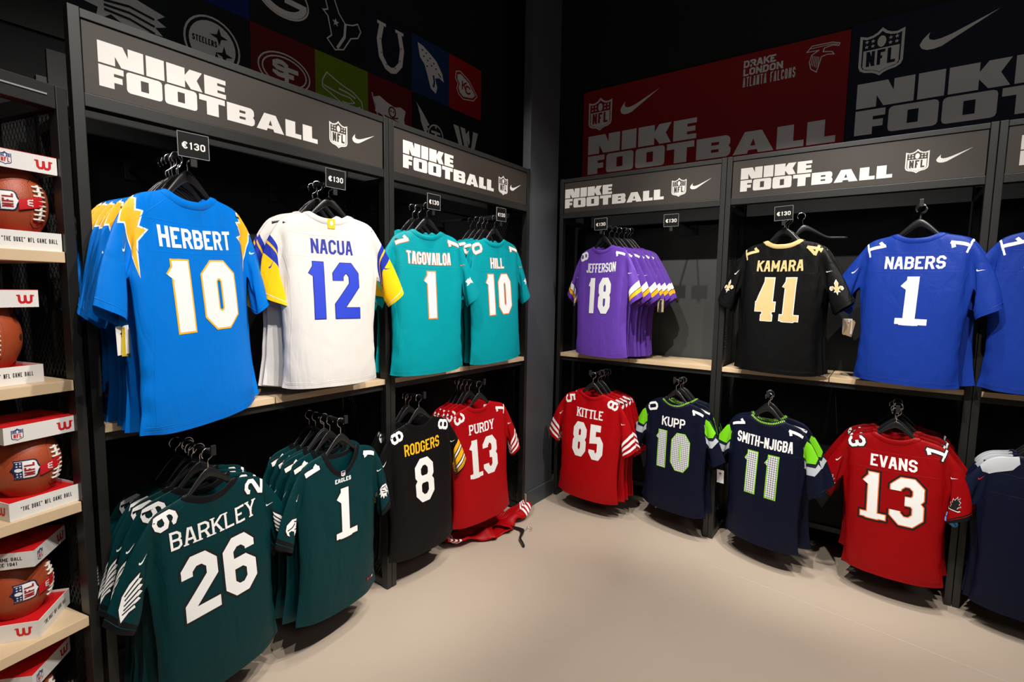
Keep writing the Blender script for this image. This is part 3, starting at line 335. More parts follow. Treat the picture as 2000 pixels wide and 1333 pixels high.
  -41,-39,-37,-35,-33,-30,-27,-27,-27,-29,-55,-53,-51,-49,-47,-45,-42,-40,-38,-36,-34,-31,-28,-28,-28,-30,-56,-54,-52,-49,-48,-45,-43,-41,-39,-37,-34,
  -32,-30,-28,-29,-30,-59,-55,-53,-50,-49,-46,-44,-42,-39,-37,-35,-32,-30,-30,-29,-29,-58,-56,-53,-50,-49,-47,-44,-42,-40,-37,-36,-33,-32,-30,-30,-31,
  -59,-55,-54,-52,-50,-48,-45,-42,-41,-38,-36,-34,-32,-31,-28,-29,-58,-56,-54,-52,-50,-48,-45,-43,-41,-38,-37,-35,-33,-31,-28,-27,-56,-55,-54,-52,-50,
  -48,-45,-43,-41,-38,-37,-35,-33,-31,-29,-25,-54,-53,-55,-53,-51,-48,-45,-43,-41,-39,-37,-35,-33,-31,-29,-22,-50,-52,-53,-51,-49,-47,-44,-42,-40,-37,
  -36,-34,-32,-30,-26,-19,-58,-22,-17,-29,-40,-35,-34,-34,-31,-28,-26,-30,-18,-4,3,-22,-41,-22,-20,-23,-29,-33,-34,-33,-31,-29,-26,-20,-11,-4,3,-7,-37,
  -28,-23,-25,-29,-33,-33,-32,-31,-28,-24,-19,-14,-6,-2,-6,-39,-32,-27,-30,-31,-33,-33,-32,-31,-28,-25,-22,-18,-10,-5,-11,-42,-34,-30,-31,-32,-33,-33,
  -33,-31,-29,-26,-23,-17,-10,-7,-14,-45,-39,-35,-33,-34,-34,-34,-34,-32,-29,-27,-24,-17,-12,-13,-18,-50,-44,-39,-36,-35,-35,-35,-34,-32,-30,-27,-24,-19,
  -15,-18,-21,-51,-46,-42,-38,-38,-38,-36,-35,-33,-31,-28,-25,-20,-17,-20,-25,-52,-48,-43,-40,-39,-39,-37,-35,-34,-32,-30,-26,-23,-22,-23,-23,-54,-49,
  -46,-42,-41,-39,-38,-37,-35,-34,-31,-28,-25,-23,-25,-27,-55,-51,-47,-44,-42,-40,-39,-37,-36,-34,-32,-29,-26,-24,-26,-26,-56,-52,-49,-45,-43,-41,-40,
  -38,-36,-35,-32,-31,-28,-26,-28,-29,-55,-54,-49,-47,-43,-43,-40,-39,-37,-35,-34,-31,-29,-28,-28,-30,-56,-54,-50,-47,-45,-44,-42,-40,-38,-37,-34,-33,
  -30,-29,-29,-30,-59,-54,-51,-49,-46,-44,-42,-40,-39,-37,-35,-34,-31,-30,-30,-29,-58,-56,-52,-50,-47,-45,-43,-41,-39,-37,-36,-34,-32,-31,-29,-31,-59,
  -56,-53,-50,-47,-45,-43,-41,-40,-38,-36,-34,-32,-31,-29,-29,-58,-56,-53,-50,-48,-45,-44,-42,-40,-38,-36,-35,-33,-32,-29,-27,-56,-54,-53,-51,-48,-46,
  -44,-42,-40,-38,-37,-35,-33,-32,-28,-25,-54,-53,-54,-52,-49,-47,-44,-42,-40,-38,-37,-35,-34,-31,-27,-22,-50,-54,-52,-50,-48,-45,-43,-40,-39,-37,-35,
  -34,-32,-30,-24,-19,-90,-121,-150,-175,-197,-217,-226,-69,-96,-124,-147,-168,-188,-197,-60,-76,-96,-118,-138,-156,-164,-54,-70,-83,-96,-112,-126,-133,
  -50,-64,-75,-87,-97,-108,-114,-50,-60,-70,-79,-87,-96,-100,-53,-60,-67,-73,-78,-83,-86,-52,-56,-61,-66,-71,-76,-79,-55,-82,-105,-126,-146,-163,-173,
  -25,-55,-80,-100,-119,-136,-144,-20,-37,-55,-74,-91,-106,-113,-18,-31,-44,-59,-73,-86,-92,-19,-25,-38,-51,-62,-72,-77,-20,-24,-33,-43,-52,-60,-64,-21,
  -26,-30,-35,-41,-47,-50,-22,-25,-27,-31,-35,-39,-41,-90,-121,-150,-175,-197,-217,-226,-67,-94,-121,-146,-167,-185,-194,-56,-74,-96,-117,-135,-153,-162,
  -50,-68,-82,-97,-113,-127,-134,-49,-62,-76,-87,-98,-109,-115,-50,-58,-69,-79,-88,-96,-100,-52,-59,-65,-71,-77,-83,-86,-52,-56,-61,-66,-71,-76,-79,-55,
  -82,-105,-126,-146,-163,-173,-29,-53,-79,-101,-120,-136,-144,-21,-42,-61,-80,-97,-112,-119,-18,-32,-51,-66,-81,-95,-102,-19,-26,-41,-55,-68,-80,-85,
  -21,-24,-35,-45,-55,-64,-69,-23,-25,-31,-37,-42,-48,-51,-22,-25,-27,-31,-35,-39,-41,
 ],
]
# ------------------------------------------------------------------ materials
_mats = {}
def srgb(r, g, b):
    f = lambda c: (c / 255 / 12.92) if c / 255 <= 0.04045 else ((c / 255 + 0.055) / 1.055) ** 2.4
    return (f(r), f(g), f(b))

def mat(name, col, rough=0.5, metal=0.0, noise=0.0, nscale=20.0, bump=0.0, bscale=200.0, spec=0.5, trans=0.0, sheen=0.0):
    if name in _mats:
        return _mats[name]
    m = bpy.data.materials.new(name)
    m.use_nodes = True
    nt = m.node_tree
    p = nt.nodes['Principled BSDF']
    p.inputs['Base Color'].default_value = (*col, 1)
    p.inputs['Roughness'].default_value = rough
    p.inputs['Metallic'].default_value = metal
    p.inputs['Specular IOR Level'].default_value = spec
    if trans:
        p.inputs['Transmission Weight'].default_value = trans
    if sheen:
        p.inputs['Sheen Weight'].default_value = sheen
        p.inputs['Sheen Roughness'].default_value = 0.4
    tc = nt.nodes.new('ShaderNodeTexCoord')
    if noise:
        n = nt.nodes.new('ShaderNodeTexNoise')
        n.inputs['Scale'].default_value = nscale
        n.inputs['Detail'].default_value = 5
        nt.links.new(tc.outputs['Object'], n.inputs['Vector'])
        mx = nt.nodes.new('ShaderNodeMix')
        mx.data_type = 'RGBA'
        mx.inputs[6].default_value = tuple(max(0, c * (1 - noise)) for c in col) + (1,)
        mx.inputs[7].default_value = tuple(min(1, c * (1 + noise)) for c in col) + (1,)
        nt.links.new(n.outputs['Fac'], mx.inputs[0])
        nt.links.new(mx.outputs[2], p.inputs['Base Color'])
    if bump:
        n = nt.nodes.new('ShaderNodeTexNoise')
        n.inputs['Scale'].default_value = bscale
        n.inputs['Detail'].default_value = 3
        nt.links.new(tc.outputs['Object'], n.inputs['Vector'])
        b = nt.nodes.new('ShaderNodeBump')
        b.inputs['Strength'].default_value = bump
        b.inputs['Distance'].default_value = 0.004
        nt.links.new(n.outputs['Fac'], b.inputs['Height'])
        nt.links.new(b.outputs['Normal'], p.inputs['Normal'])
    _mats[name] = m
    return m

def fabric(col, ramp=None, name=None):
    """polyester jersey cloth; ramp = colour bands along the sleeve (position, colour)"""
    key = name or ('fabric_%02x%02x%02x' % tuple(int(min(1, c) ** 0.45 * 255) for c in col)) + (str(ramp) if ramp else '')
    if key in _mats:
        return _mats[key]
    m = mat(key, col, rough=0.46, spec=0.16)
    nt = m.node_tree
    p = nt.nodes['Principled BSDF']
    tc = nt.nodes.new('ShaderNodeTexCoord')
    w = nt.nodes.new('ShaderNodeTexNoise')
    w.inputs['Scale'].default_value = 13
    w.inputs['Detail'].default_value = 3
    w.inputs['Distortion'].default_value = 0.6
    w2 = nt.nodes.new('ShaderNodeTexVoronoi')
    w2.inputs['Scale'].default_value = 420
    mp = nt.nodes.new('ShaderNodeMapping')
    mp.inputs['Scale'].default_value = (1.0, 1.0, 0.38)
    nt.links.new(tc.outputs['Object'], mp.inputs['Vector'])
    nt.links.new(mp.outputs['Vector'], w.inputs['Vector'])
    nt.links.new(tc.outputs['Object'], w2.inputs['Vector'])
    b = nt.nodes.new('ShaderNodeBump')
    b.inputs['Strength'].default_value = 0.3
    b.inputs['Distance'].default_value = 0.022
    b2 = nt.nodes.new('ShaderNodeBump')
    b2.inputs['Strength'].default_value = 0.12
    b2.inputs['Distance'].default_value = 0.001
    nt.links.new(w.outputs['Fac'], b.inputs['Height'])
    nt.links.new(w2.outputs['Distance'], b2.inputs['Height'])
    nt.links.new(b.outputs['Normal'], b2.inputs['Normal'])
    nt.links.new(b2.outputs['Normal'], p.inputs['Normal'])
    if ramp:
        uv = nt.nodes.new('ShaderNodeUVMap')
        uv.uv_map = 'st'
        sx = nt.nodes.new('ShaderNodeSeparateXYZ')
        cr = nt.nodes.new('ShaderNodeValToRGB')
        cr.color_ramp.interpolation = 'CONSTANT'
        el = cr.color_ramp.elements
        while len(el) > 1:
            el.remove(el[-1])
        el[0].position = ramp[0][0]
        el[0].color = (*ramp[0][1], 1)
        for pos, c in ramp[1:]:
            e = el.new(pos)
            e.color = (*c, 1)
        nt.links.new(uv.outputs['UV'], sx.inputs[0])
        nt.links.new(sx.outputs['X'], cr.inputs['Fac'])
        nt.links.new(cr.outputs['Color'], p.inputs['Base Color'])
    return m

# ------------------------------------------------------------------ objects
def thing(name, label, cat, loc=(0, 0, 0), rot=(0, 0, 0), group=None):
    o = bpy.data.objects.new(name, None)
    o.empty_display_size = 0.05
    C.objects.link(o)
    o.location = loc
    o.rotation_euler = rot
    o['label'] = label
    o['category'] = cat
    if group:
        o['group'] = group
    return o

def mesh_obj(name, verts, faces, m, parent=None, smooth=False, label=None, kind=None):
    me = bpy.data.meshes.new(name)
    me.from_pydata([tuple(v) for v in verts], [], faces)
    me.update()
    if m:
        me.materials.append(m)
    if smooth:
        me.polygons.foreach_set('use_smooth', [True] * len(me.polygons))
    o = bpy.data.objects.new(name, me)
    C.objects.link(o)
    o.parent = parent
    if label:
        o['label'] = label
    if kind:
        o['kind'] = kind
    return o

def bm_obj(name, bm, m, parent=None, smooth=False, label=None, kind=None):
    me = bpy.data.meshes.new(name)
    bmesh.ops.recalc_face_normals(bm, faces=bm.faces[:])
    bm.to_mesh(me)
    bm.free()
    if m:
        me.materials.append(m)
    if smooth:
        me.polygons.foreach_set('use_smooth', [True] * len(me.polygons))
    o = bpy.data.objects.new(name, me)
    C.objects.link(o)
    o.parent = parent
    if label:
        o['label'] = label
    if kind:
        o['kind'] = kind
    return o

def add_box(bm, x0, x1, y0, y1, z0, z1, bev=0.0):
    vs_ = [bm.verts.new((x, y, z)) for x in (x0, x1) for y in (y0, y1) for z in (z0, z1)]
    fs = []
    for q in ((0, 1, 3, 2), (4, 6, 7, 5), (0, 4, 5, 1), (2, 3, 7, 6), (0, 2, 6, 4), (1, 5, 7, 3)):
        fs.append(bm.faces.new([vs_[i] for i in q]))
    if bev:
        ed = list({e for f in fs for e in f.edges})
        bmesh.ops.bevel(bm, geom=ed, offset=bev, segments=2, affect='EDGES', profile=0.6)

def box(name, x0, x1, y0, y1, z0, z1, m, parent=None, bev=0.0015, label=None, kind=None):
    bm = bmesh.new()
    add_box(bm, x0, x1, y0, y1, z0, z1, bev)
    return bm_obj(name, bm, m, parent, label=label, kind=kind)

def add_tube(bm, pts, r, seg=8, cap=True):
    pts = [Vector(p) for p in pts]
    rs = r if isinstance(r, (list, tuple)) else [r] * len(pts)
    prev = None
    up = Vector((0, 0, 1))
    d0 = (pts[1] - pts[0]).normalized()
    n = d0.cross(up)
    if n.length < 0.1:
        n = d0.cross(Vector((1, 0, 0)))
    n.normalize()
    for i, p in enumerate(pts):
        d = (pts[min(i + 1, len(pts) - 1)] - pts[max(i - 1, 0)]).normalized()
        n = (n - d * n.dot(d)).normalized()
        b = d.cross(n)
        ring = [bm.verts.new(p + rs[i] * (math.cos(2 * math.pi * k / seg) * n + math.sin(2 * math.pi * k / seg) * b)) for k in range(seg)]
        if prev:
            for k in range(seg):
                bm.faces.new((prev[k], ring[k], ring[(k + 1) % seg], prev[(k + 1) % seg]))
        elif cap:
            bm.faces.new(ring[::-1])
        prev = ring
    if cap:
        bm.faces.new(prev)

# ------------------------------------------------------------------ flat artwork: strokes and filled shapes
class Art:
    """collects small quads and triangles in a 2D plane, later mapped on a surface"""
    def __init__(self, step=1.0):
        self.v = []
        self.f = []
        self.h = []
        self.n = 0
        self.step = step
    def quad(self, p00, p10, p11, p01):
        st = self.step
        lu = max(math.dist(p00, p10), math.dist(p01, p11))
        lv = max(math.dist(p00, p01), math.dist(p10, p11))
        nu = max(1, math.ceil(lu / st))
        nv = max(1, math.ceil(lv / st))
        b = len(self.v)
        for j in range(nv + 1):
            t = j / nv
            for i in range(nu + 1):
                s = i / nu
                self.v.append(tuple((p00[k] * (1 - s) + p10[k] * s) * (1 - t) + (p01[k] * (1 - s) + p11[k] * s) * t for k in (0, 1)))
        for j in range(nv):
            for i in range(nu):
                a = b + j * (nu + 1) + i
                self.f.append((a, a + 1, a + nu + 2, a + nu + 1))
    def tri(self, a, b, c):
        st = self.step
        n = max(1, math.ceil(max(math.dist(a, b), math.dist(b, c), math.dist(c, a)) / st))
        base = len(self.v)
        idx = {}
        for i in range(n + 1):
            for j in range(n + 1 - i):
                idx[(i, j)] = len(self.v)
                u, w = i / n, j / n
                self.v.append(tuple(a[k] * (1 - u - w) + b[k] * u + c[k] * w for k in (0, 1)))
        for i in range(n):
            for j in range(n - i):
                self.f.append((idx[(i, j)], idx[(i + 1, j)], idx[(i, j + 1)]))
                if i + j < n - 1:
                    self.f.append((idx[(i + 1, j)], idx[(i + 1, j + 1)], idx[(i, j + 1)]))
    def poly(self, outer, *holes):
        loops = [[Vector((p[0], p[1], 0)) for p in lp] for lp in (outer,) + holes]
        flat = [p for lp in loops for p in lp]
        v_start = len(self.v)
        for t in tessellate_polygon(loops):
            self.tri(*[(flat[i].x, flat[i].y) for i in t])
        self.h += [0] * (v_start - len(self.h)) + [self.n] * (len(self.v) - v_start)
        self.n += 1
    def stroke(self, pts, hw, ext=None, closed=False, caps=('b', 'b')):
        """polyline with mitred joins; hw = half width, ext = end extension"""
        pts = [tuple(p) for p in pts]
        if ext is None:
            ext = hw
        n = len(pts)
        if n < 2:
            return
        if not closed:      # very sharp corners: draw as two overlapping strokes
            for i in range(1, n - 1):
                a, b, c = pts[i - 1], pts[i], pts[i + 1]
                v0, v1 = (b[0] - a[0], b[1] - a[1]), (c[0] - b[0], c[1] - b[1])
                if v0[0] * v1[0] + v0[1] * v1[1] < -0.25 * math.hypot(*v0) * math.hypot(*v1):
                    self.stroke(pts[:i + 1], hw, ext, caps=(caps[0], 'h' if abs(v0[1]) > .5 * math.hypot(*v0) and ext else 'b'))
                    self.stroke(pts[i:], hw, ext, caps=('h' if abs(v1[1]) > .5 * math.hypot(*v1) and ext else 'b', caps[1]))
                    return
        def unit(a, b):
            d = math.dist(a, b) or 1e-9
            return ((b[0] - a[0]) / d, (b[1] - a[1]) / d)
        if not closed and ext:
            d = unit(pts[0], pts[1])
            e = unit(pts[-2], pts[-1])
            e0 = ext / max(abs(d[1]), .2) if caps[0] == 'h' else (ext if caps[0] == 'b' else 0)
            e1 = ext / max(abs(e[1]), .2) if caps[1] == 'h' else (ext if caps[1] == 'b' else 0)
            pts[0] = (pts[0][0] - d[0] * e0, pts[0][1] - d[1] * e0)
            pts[-1] = (pts[-1][0] + e[0] * e1, pts[-1][1] + e[1] * e1)
        L, R = [], []
        v_start = len(self.v)
        for i in range(n):
            if closed:
                d0, d1 = unit(pts[i - 1], pts[i]), unit(pts[i], pts[(i + 1) % n])
            else:
                d0 = unit(pts[i - 1], pts[i]) if i else unit(pts[0], pts[1])
                d1 = unit(pts[i], pts[i + 1]) if i < n - 1 else d0
            n0, n1 = (-d0[1], d0[0]), (-d1[1], d1[0])
            m_ = (n0[0] + n1[0], n0[1] + n1[1])
            l2 = m_[0] ** 2 + m_[1] ** 2
            k = min(2.2, 2 / max(l2, 1e-6)) if l2 > 1e-6 else 1
            q = (m_[0] * k * hw, m_[1] * k * hw)
            if not closed and ((i == 0 and caps[0] == 'h') or (i == n - 1 and caps[1] == 'h')) and abs(d0[1]) > .2:
                q = (-hw / d0[1], 0.0)
            L.append((pts[i][0] + q[0], pts[i][1] + q[1]))
            R.append((pts[i][0] - q[0], pts[i][1] - q[1]))
        for i in range(n if closed else n - 1):
            j = (i + 1) % n
            self.quad(R[i], R[j], L[j], L[i])
        self.h += [0] * (v_start - len(self.h)) + [self.n] * (len(self.v) - v_start)
        self.n += 1
    def ellipse(self, cx, cy, rx, ry, hw=None, n=28, a0=0, a1=360):
        pts = [(cx + rx * math.cos(math.radians(a0 + (a1 - a0) * i / n)), cy + ry * math.sin(math.radians(a0 + (a1 - a0) * i / n))) for i in range(n + (0 if a1 - a0 == 360 else 1))]
        if hw is None:
            self.poly(pts)
        else:
            self.stroke(pts, hw, 0, closed=(a1 - a0 == 360))
    def star(self, cx, cy, r, r2=0.42, n=5):
        self.poly([(cx + (r if i % 2 == 0 else r * r2) * math.sin(math.pi * i / n), cy + (r if i % 2 == 0 else r * r2) * math.cos(math.pi * i / n)) for i in range(2 * n)])
    def build(self, name, fn, m, parent, label=None, smooth=False, lift=0.0):
        if not self.v:
            return None
        hs = [k % 4 for k in self.h] + [0] * (len(self.v) - len(self.h))
        if lift:
            pts = [fn(p[0], p[1], lift * k) for p, k in zip(self.v, hs)]
        else:
            pts = []
            e = 0.002
            for p, k in zip(self.v, hs):
                q = Vector(fn(*p))
                if k:       # overlapping strokes of one print lie a hair apart
                    n = (Vector(fn(p[0] + e, p[1])) - q).cross(Vector(fn(p[0], p[1] + e)) - q)
                    if n.length > 1e-15:
                        q = q + n.normalized() * (0.00013 * k)
                pts.append(q)
        return mesh_obj(name, pts, self.f, m, parent, smooth=smooth, label=label)

def sub(art_from, art_to, x, y, sx, sy=None):
    """copy an artwork scaled and moved into another"""
    sy = sx if sy is None else sy
    b = len(art_to.v)
    art_to.v += [(x + px * sx, y + py * sy) for px, py in art_from.v]
    art_to.f += [tuple(i + b for i in f) for f in art_from.f]

# ------------------------------------------------------------------ block stroke alphabet (unit box centre lines)
_c, _k = 0.30, 0.15
GLYPH = {
 '0': [('o', [(_c, 0), (1 - _c, 0), (1, _k), (1, 1 - _k), (1 - _c, 1), (_c, 1), (0, 1 - _k), (0, _k)])],
 '1': [[(0.60, 1), (0.60, 0)], [(0.02, 0.80), (0.60, 0.99)]],
 '2': [[(0, 0.72), (0, 1 - _k), (_c, 1), (1 - _c, 1), (1, 1 - _k), (1, 0.62), (0.06, 0.16), (0.06, 0), (1, 0)]],
 '3': [[(0, 0.76), (0, 1 - _k), (_c, 1), (1 - _c, 1), (1, 1 - _k), (1, 0.64), (0.8, 0.52), (0.42, 0.52)], [(0.8, 0.52), (1, 0.40), (1, _k), (1 - _c, 0), (_c, 0), (0, _k), (0, 0.24)]],
 '4': [[(0.72, 0), (0.72, 1)], [(0.70, 0.98), (0.0, 0.34)], [(0, 0.28), (1, 0.28)]],
 '5': [[(0.95, 1), (0.04, 1), (0.04, 0.56), (0.75, 0.60), (1, 0.48), (1, _k), (1 - _c, 0), (_c, 0), (0, _k), (0, 0.22)]],
 '6': [[(1, 0.76), (1, 1 - _k), (1 - _c, 1), (_c, 1), (0, 1 - _k), (0, _k), (_c, 0), (1 - _c, 0), (1, _k), (1, 0.42), (1 - _c, 0.55), (0.1, 0.55)]],
 '8': [('o', [(_c, 0), (1 - _c, 0), (1, _k), (1, 0.40), (0.8, 0.52), (1, 0.64), (1, 1 - _k), (1 - _c, 1), (_c, 1), (0, 1 - _k), (0, 0.64), (0.2, 0.52), (0, 0.40), (0, _k)]), [(0.2, 0.52), (0.8, 0.52)]],
 '9': [[(0, 0.24), (0, _k), (_c, 0), (1 - _c, 0), (1, _k), (1, 1 - _k), (1 - _c, 1), (_c, 1), (0, 1 - _k), (0, 0.58), (_c, 0.45), (0.9, 0.45)]],
 'A': [[(0, 0), (0.36, 1), (0.64, 1), (1, 0)], [(0.2, 0.30), (0.8, 0.30)]],
 'B': [('o', [(0, 0), (0.7, 0), (1, 0.14), (1, 0.40), (0.8, 0.52), (1, 0.64), (1, 0.86), (0.7, 1), (0, 1)]), [(0, 0.52), (0.8, 0.52)]],
 'C': [[(1, 0.72), (1, 1 - _k), (1 - _c, 1), (_c, 1), (0, 1 - _k), (0, _k), (_c, 0), (1 - _c, 0), (1, _k), (1, 0.28)]],
 'D': [('o', [(0, 0), (0.7, 0), (1, 0.18), (1, 0.82), (0.7, 1), (0, 1)])],
 'E': [[(1, 1), (0, 1), (0, 0), (1, 0)], [(0, 0.52), (0.75, 0.52)]],
 'F': [[(1, 1), (0, 1), (0, 0)], [(0, 0.50), (0.75, 0.50)]],
 'G': [[(1, 0.74), (1, 1 - _k), (1 - _c, 1), (_c, 1), (0, 1 - _k), (0, _k), (_c, 0), (1 - _c, 0), (1, _k), (1, 0.46), (0.62, 0.46)]],
 'H': [[(0, 0), (0, 1)], [(1, 0), (1, 1)], [(0, 0.5), (1, 0.5)]],
 'I': [[(0.5, 0), (0.5, 1)]],
 'J': [[(1, 1), (1, _k), (1 - _c, 0), (_c, 0), (0, _k), (0, 0.26)]],
 'K': [[(0, 0), (0, 1)], [(1, 1), (0.1, 0.48)], [(0.38, 0.60), (1, 0)]],
 'L': [[(0, 1), (0, 0), (1, 0)]],
 'M': [[(0, 0), (0, 1)], [(1, 0), (1, 1)], [(0.02, 1), (0.5, 0.25)], [(0.98, 1), (0.5, 0.25)]],
 'N': [[(0, 0), (0, 1)], [(1, 0), (1, 1)], [(0.02, 1), (0.98, 0)]],
 'O': [('o', [(_c, 0), (1 - _c, 0), (1, _k), (1, 1 - _k), (1 - _c, 1), (_c, 1), (0, 1 - _k), (0, _k)])],
 'P': [[(0, 0), (0, 1), (0.7, 1), (1, 0.86), (1, 0.58), (0.7, 0.44), (0, 0.44)]],
 'R': [[(0, 0), (0, 1), (0.7, 1), (1, 0.86), (1, 0.60), (0.7, 0.47), (0, 0.47)], [(0.62, 0.47), (1, 0)]],
 'S': [[(1, 0.74), (1, 1 - _k), (1 - _c, 1), (_c, 1), (0, 1 - _k), (0, 0.64), (0.2, 0.52), (0.8, 0.48), (1, 0.38), (1, _k), (1 - _c, 0), (_c, 0), (0, _k), (0, 0.26)]],
 'T': [[(0, 1), (1, 1)], [(0.5, 1), (0.5, 0)]],
 'U': [[(0, 1), (0, _k), (_c, 0), (1 - _c, 0), (1, _k), (1, 1)]],
 'V': [[(0, 1), (0.42, 0), (0.58, 0), (1, 1)]],
 'W': [[(0, 1), (0.24, 0)], [(0.24, 0), (0.5, 0.8)], [(0.5, 0.8), (0.76, 0)], [(0.76, 0), (1, 1)]],
 'Y': [[(0, 1), (0.5, 0.46), (1, 1)], [(0.5, 0.46), (0.5, 0)]],
 '-': [[(0, 0.45), (1, 0.45)]],
 '"': [[(0.2, 1), (0.2, 0.75)], [(0.8, 1), (0.8, 0.75)]],
 '\u20ac': [[(1, 0.80), (0.72, 1), (0.45, 1), (0.18, 0.8), (0.18, 0.2), (0.45, 0), (0.72, 0), (1, 0.20)], [(-0.12, 0.64), (0.75, 0.64)], [(-0.12, 0.36), (0.75, 0.36)]],
}
WIDE = {'I': 0.0, '1': 0.55, 'M': 1.35, 'W': 1.4, 'J': 0.85, ' ': 0.5, '-': 0.6, 'L': 0.85, 'E': 0.9, 'F': 0.88, '"': 0.6, '\u20ac': 1.3}

def end_caps(ch, g):
    r = []
    for a, b in ((0, 1), (-1, -2)):
        dx, dy = abs(g[a][0] - g[b][0]), abs(g[a][1] - g[b][1])
        if dx < 0.02: r.append('b' if g[a][1] in (0, 1) else 'n')
        elif dy < 0.02: r.append('b' if g[a][0] in (0, 1) else 'n')
        else: r.append('h' if g[a][1] in (0, 1) else 'n')
    return tuple(r)

def text_lines(s, h, t, width=None, cw=None, gap=None, serif=0.0):
    """centre lines of a line of text, origin at its middle; t = stroke width"""
    gap = t * 0.55 if gap is None else gap
    n = len(s)
    wt = [WIDE.get(ch, 1.0) for ch in s]
    if cw is None:
        cw = (width - n * t - gap * (n - 1)) / max(sum(wt), 0.3)
    tot = sum(wt) * cw + n * t + gap * (n - 1)
    x = -tot / 2
    out = []
    for ch, w in zip(s, wt):
        cwid = w * cw
        for g in GLYPH.get(ch, []):
            cl = isinstance(g, tuple)
            pts = [(x + t / 2 + px * cwid, -h / 2 + t / 2 + py * (h - t)) for px, py in (g[1] if cl else g)]
            out.append((pts, cl if cl else end_caps(ch, g)))
            if serif and cl is False and ch not in 'SCG23569OM-':
                for a, b in ((0, 1), (-1, -2)):
                    if not (ch in '14' and pts[a][1] > 0) and abs(pts[a][0] - pts[b][0]) < abs(pts[a][1] - pts[b][1]) * 0.8 and (abs(pts[a][1]) > h / 2 - t):
                        yy = pts[a][1] + (t * 0.18 if pts[a][1] > 0 else -t * 0.18)
                        out.append(([(pts[a][0] - serif, yy), (pts[a][0] + serif, yy)], 's'))
        if serif and ch in '1' :
            yy = -h / 2 + t / 2 - t * 0.1
            out.append(([(x + t / 2 - serif * .5, yy), (x + t / 2 + cwid + serif * 1.6, yy)], 's'))
        x += cwid + t + gap
    return out

def draw_text(art, s, cx, cy, h, t, width=None, cw=None, gap=None, grow=0.0, rot=0.0, serif=0.0):
    c, sn = math.cos(rot), math.sin(rot)
    for pts, cl in text_lines(s, h, t, width, cw, gap, serif):
        q = [(cx + px * c - py * sn, cy + px * sn + py * c) for px, py in pts]
        if cl == 's':
            art.stroke(q, t * 0.30 + grow, t * 0.3 + grow)
        else:
            if cl is True: art.stroke(q, t / 2 + grow, 0, closed=True)
            elif rot: art.stroke(q, t / 2 + grow, t / 2 + grow, caps=tuple('b' if k == 'h' else k for k in cl))
            else: art.stroke(q, t / 2 + grow, t / 2 + grow, caps=cl)

# heavy extended sign letters, drawn as outlines
def _o(x0, x1, y0, y1, r):
    return [(x0 + r, y0), (x1 - r, y0), (x1 - r * .3, y0 + r * .3 * 1.6), (x1, y0 + r * 1.6), (x1, y1 - r * 1.6), (x1 - r * .3, y1 - r * .48), (x1 - r, y1), (x0 + r, y1), (x0 + r * .3, y1 - r * .48), (x0, y1 - r * 1.6), (x0, y0 + r * 1.6), (x0 + r * .3, y0 + r * .48)]
EXT = {
 'N': (1.90, [(0, 0), (0, 1), (.54, 1), (.65, .55), (.65, 1), (1, 1), (1, 0), (.49, 0), (.36, .45), (.36, 0)]),
 'I': (0.82, [(0, 0), (0, 1), (1, 1), (1, 0)]),
 'K': (1.75, [(0, 0), (0, 1), (.50, 1), (.50, .64), (.64, 1), (1, 1), (.84, .52), (1, 0), (.66, 0), (.50, .38), (.50, 0)]),
 'E': (1.15, [(0, 0), (0, 1), (1, 1), (1, .76), (.60, .76), (.60, .62), (.95, .62), (.95, .38), (.60, .38), (.60, .24), (1, .24), (1, 0)]),
 'F': (1.00, [(0, 0), (0, 1), (1, 1), (1, .72), (.60, .72), (.60, .58), (.94, .58), (.94, .30), (.60, .30), (.60, 0)]),
 'O': (1.55, _o(0, 1, 0, 1, .09), [(.39, .24), (.61, .24), (.61, .76), (.39, .76)]),
 'T': (1.35, [(0, 1), (1, 1), (1, .70), (.74, .70), (.74, 0), (.28, 0), (.28, .70), (0, .70)]),
 'B': (1.58, [(0, 0), (.88, 0), (.97, .08), (1, .2), (1, .38), (.94, .5), (.98, .6), (.98, .8), (.95, .92), (.86, 1), (0, 1)], [(.44, .60), (.66, .60), (.66, .74), (.44, .74)], [(.44, .26), (.66, .26), (.66, .40), (.44, .40)]),
 'A': (1.72, [(0, 0), (.28, 1), (.70, 1), (1, 0), (.63, 0), (.60, .15), (.39, .15), (.36, 0)], [(.43, .34), (.56, .34), (.50, .66)]),
 'L': (1.06, [(0, 0), (0, 1), (.62, 1), (.62, .28), (1, .28), (1, 0)]),
}
def ext_text(art, s, x, y, h, width):
    tot = sum(EXT[c][0] for c in s) + 0.11 * (len(s) - 1)
    k = width / tot
    for ch in s:
        w, *loops = EXT[ch]
        art.poly(*[[(x + px * w * k, y + py * h) for px, py in lp] for lp in loops])
        x += (w + 0.11) * k

SWOOSH = [(1, 1), (.30, .07), (.2, .02), (.1, .03), (.03, .12), (0, .27), (.04, .46), (.13, .68), (.115, .52), (.13, .41), (.19, .35), (.28, .36), (.42, .45)]
def swoosh(art, x, y, w, h, rot=0, flip=False):
    c, s = math.cos(rot), math.sin(rot)
    pts = []
    for px, py in SWOOSH:
        px = ((1 - px) if flip else px) - .5
        py -= .5
        pts.append((x + px * w * c - py * h * s, y + px * w * s + py * h * c))
    art.poly(pts)

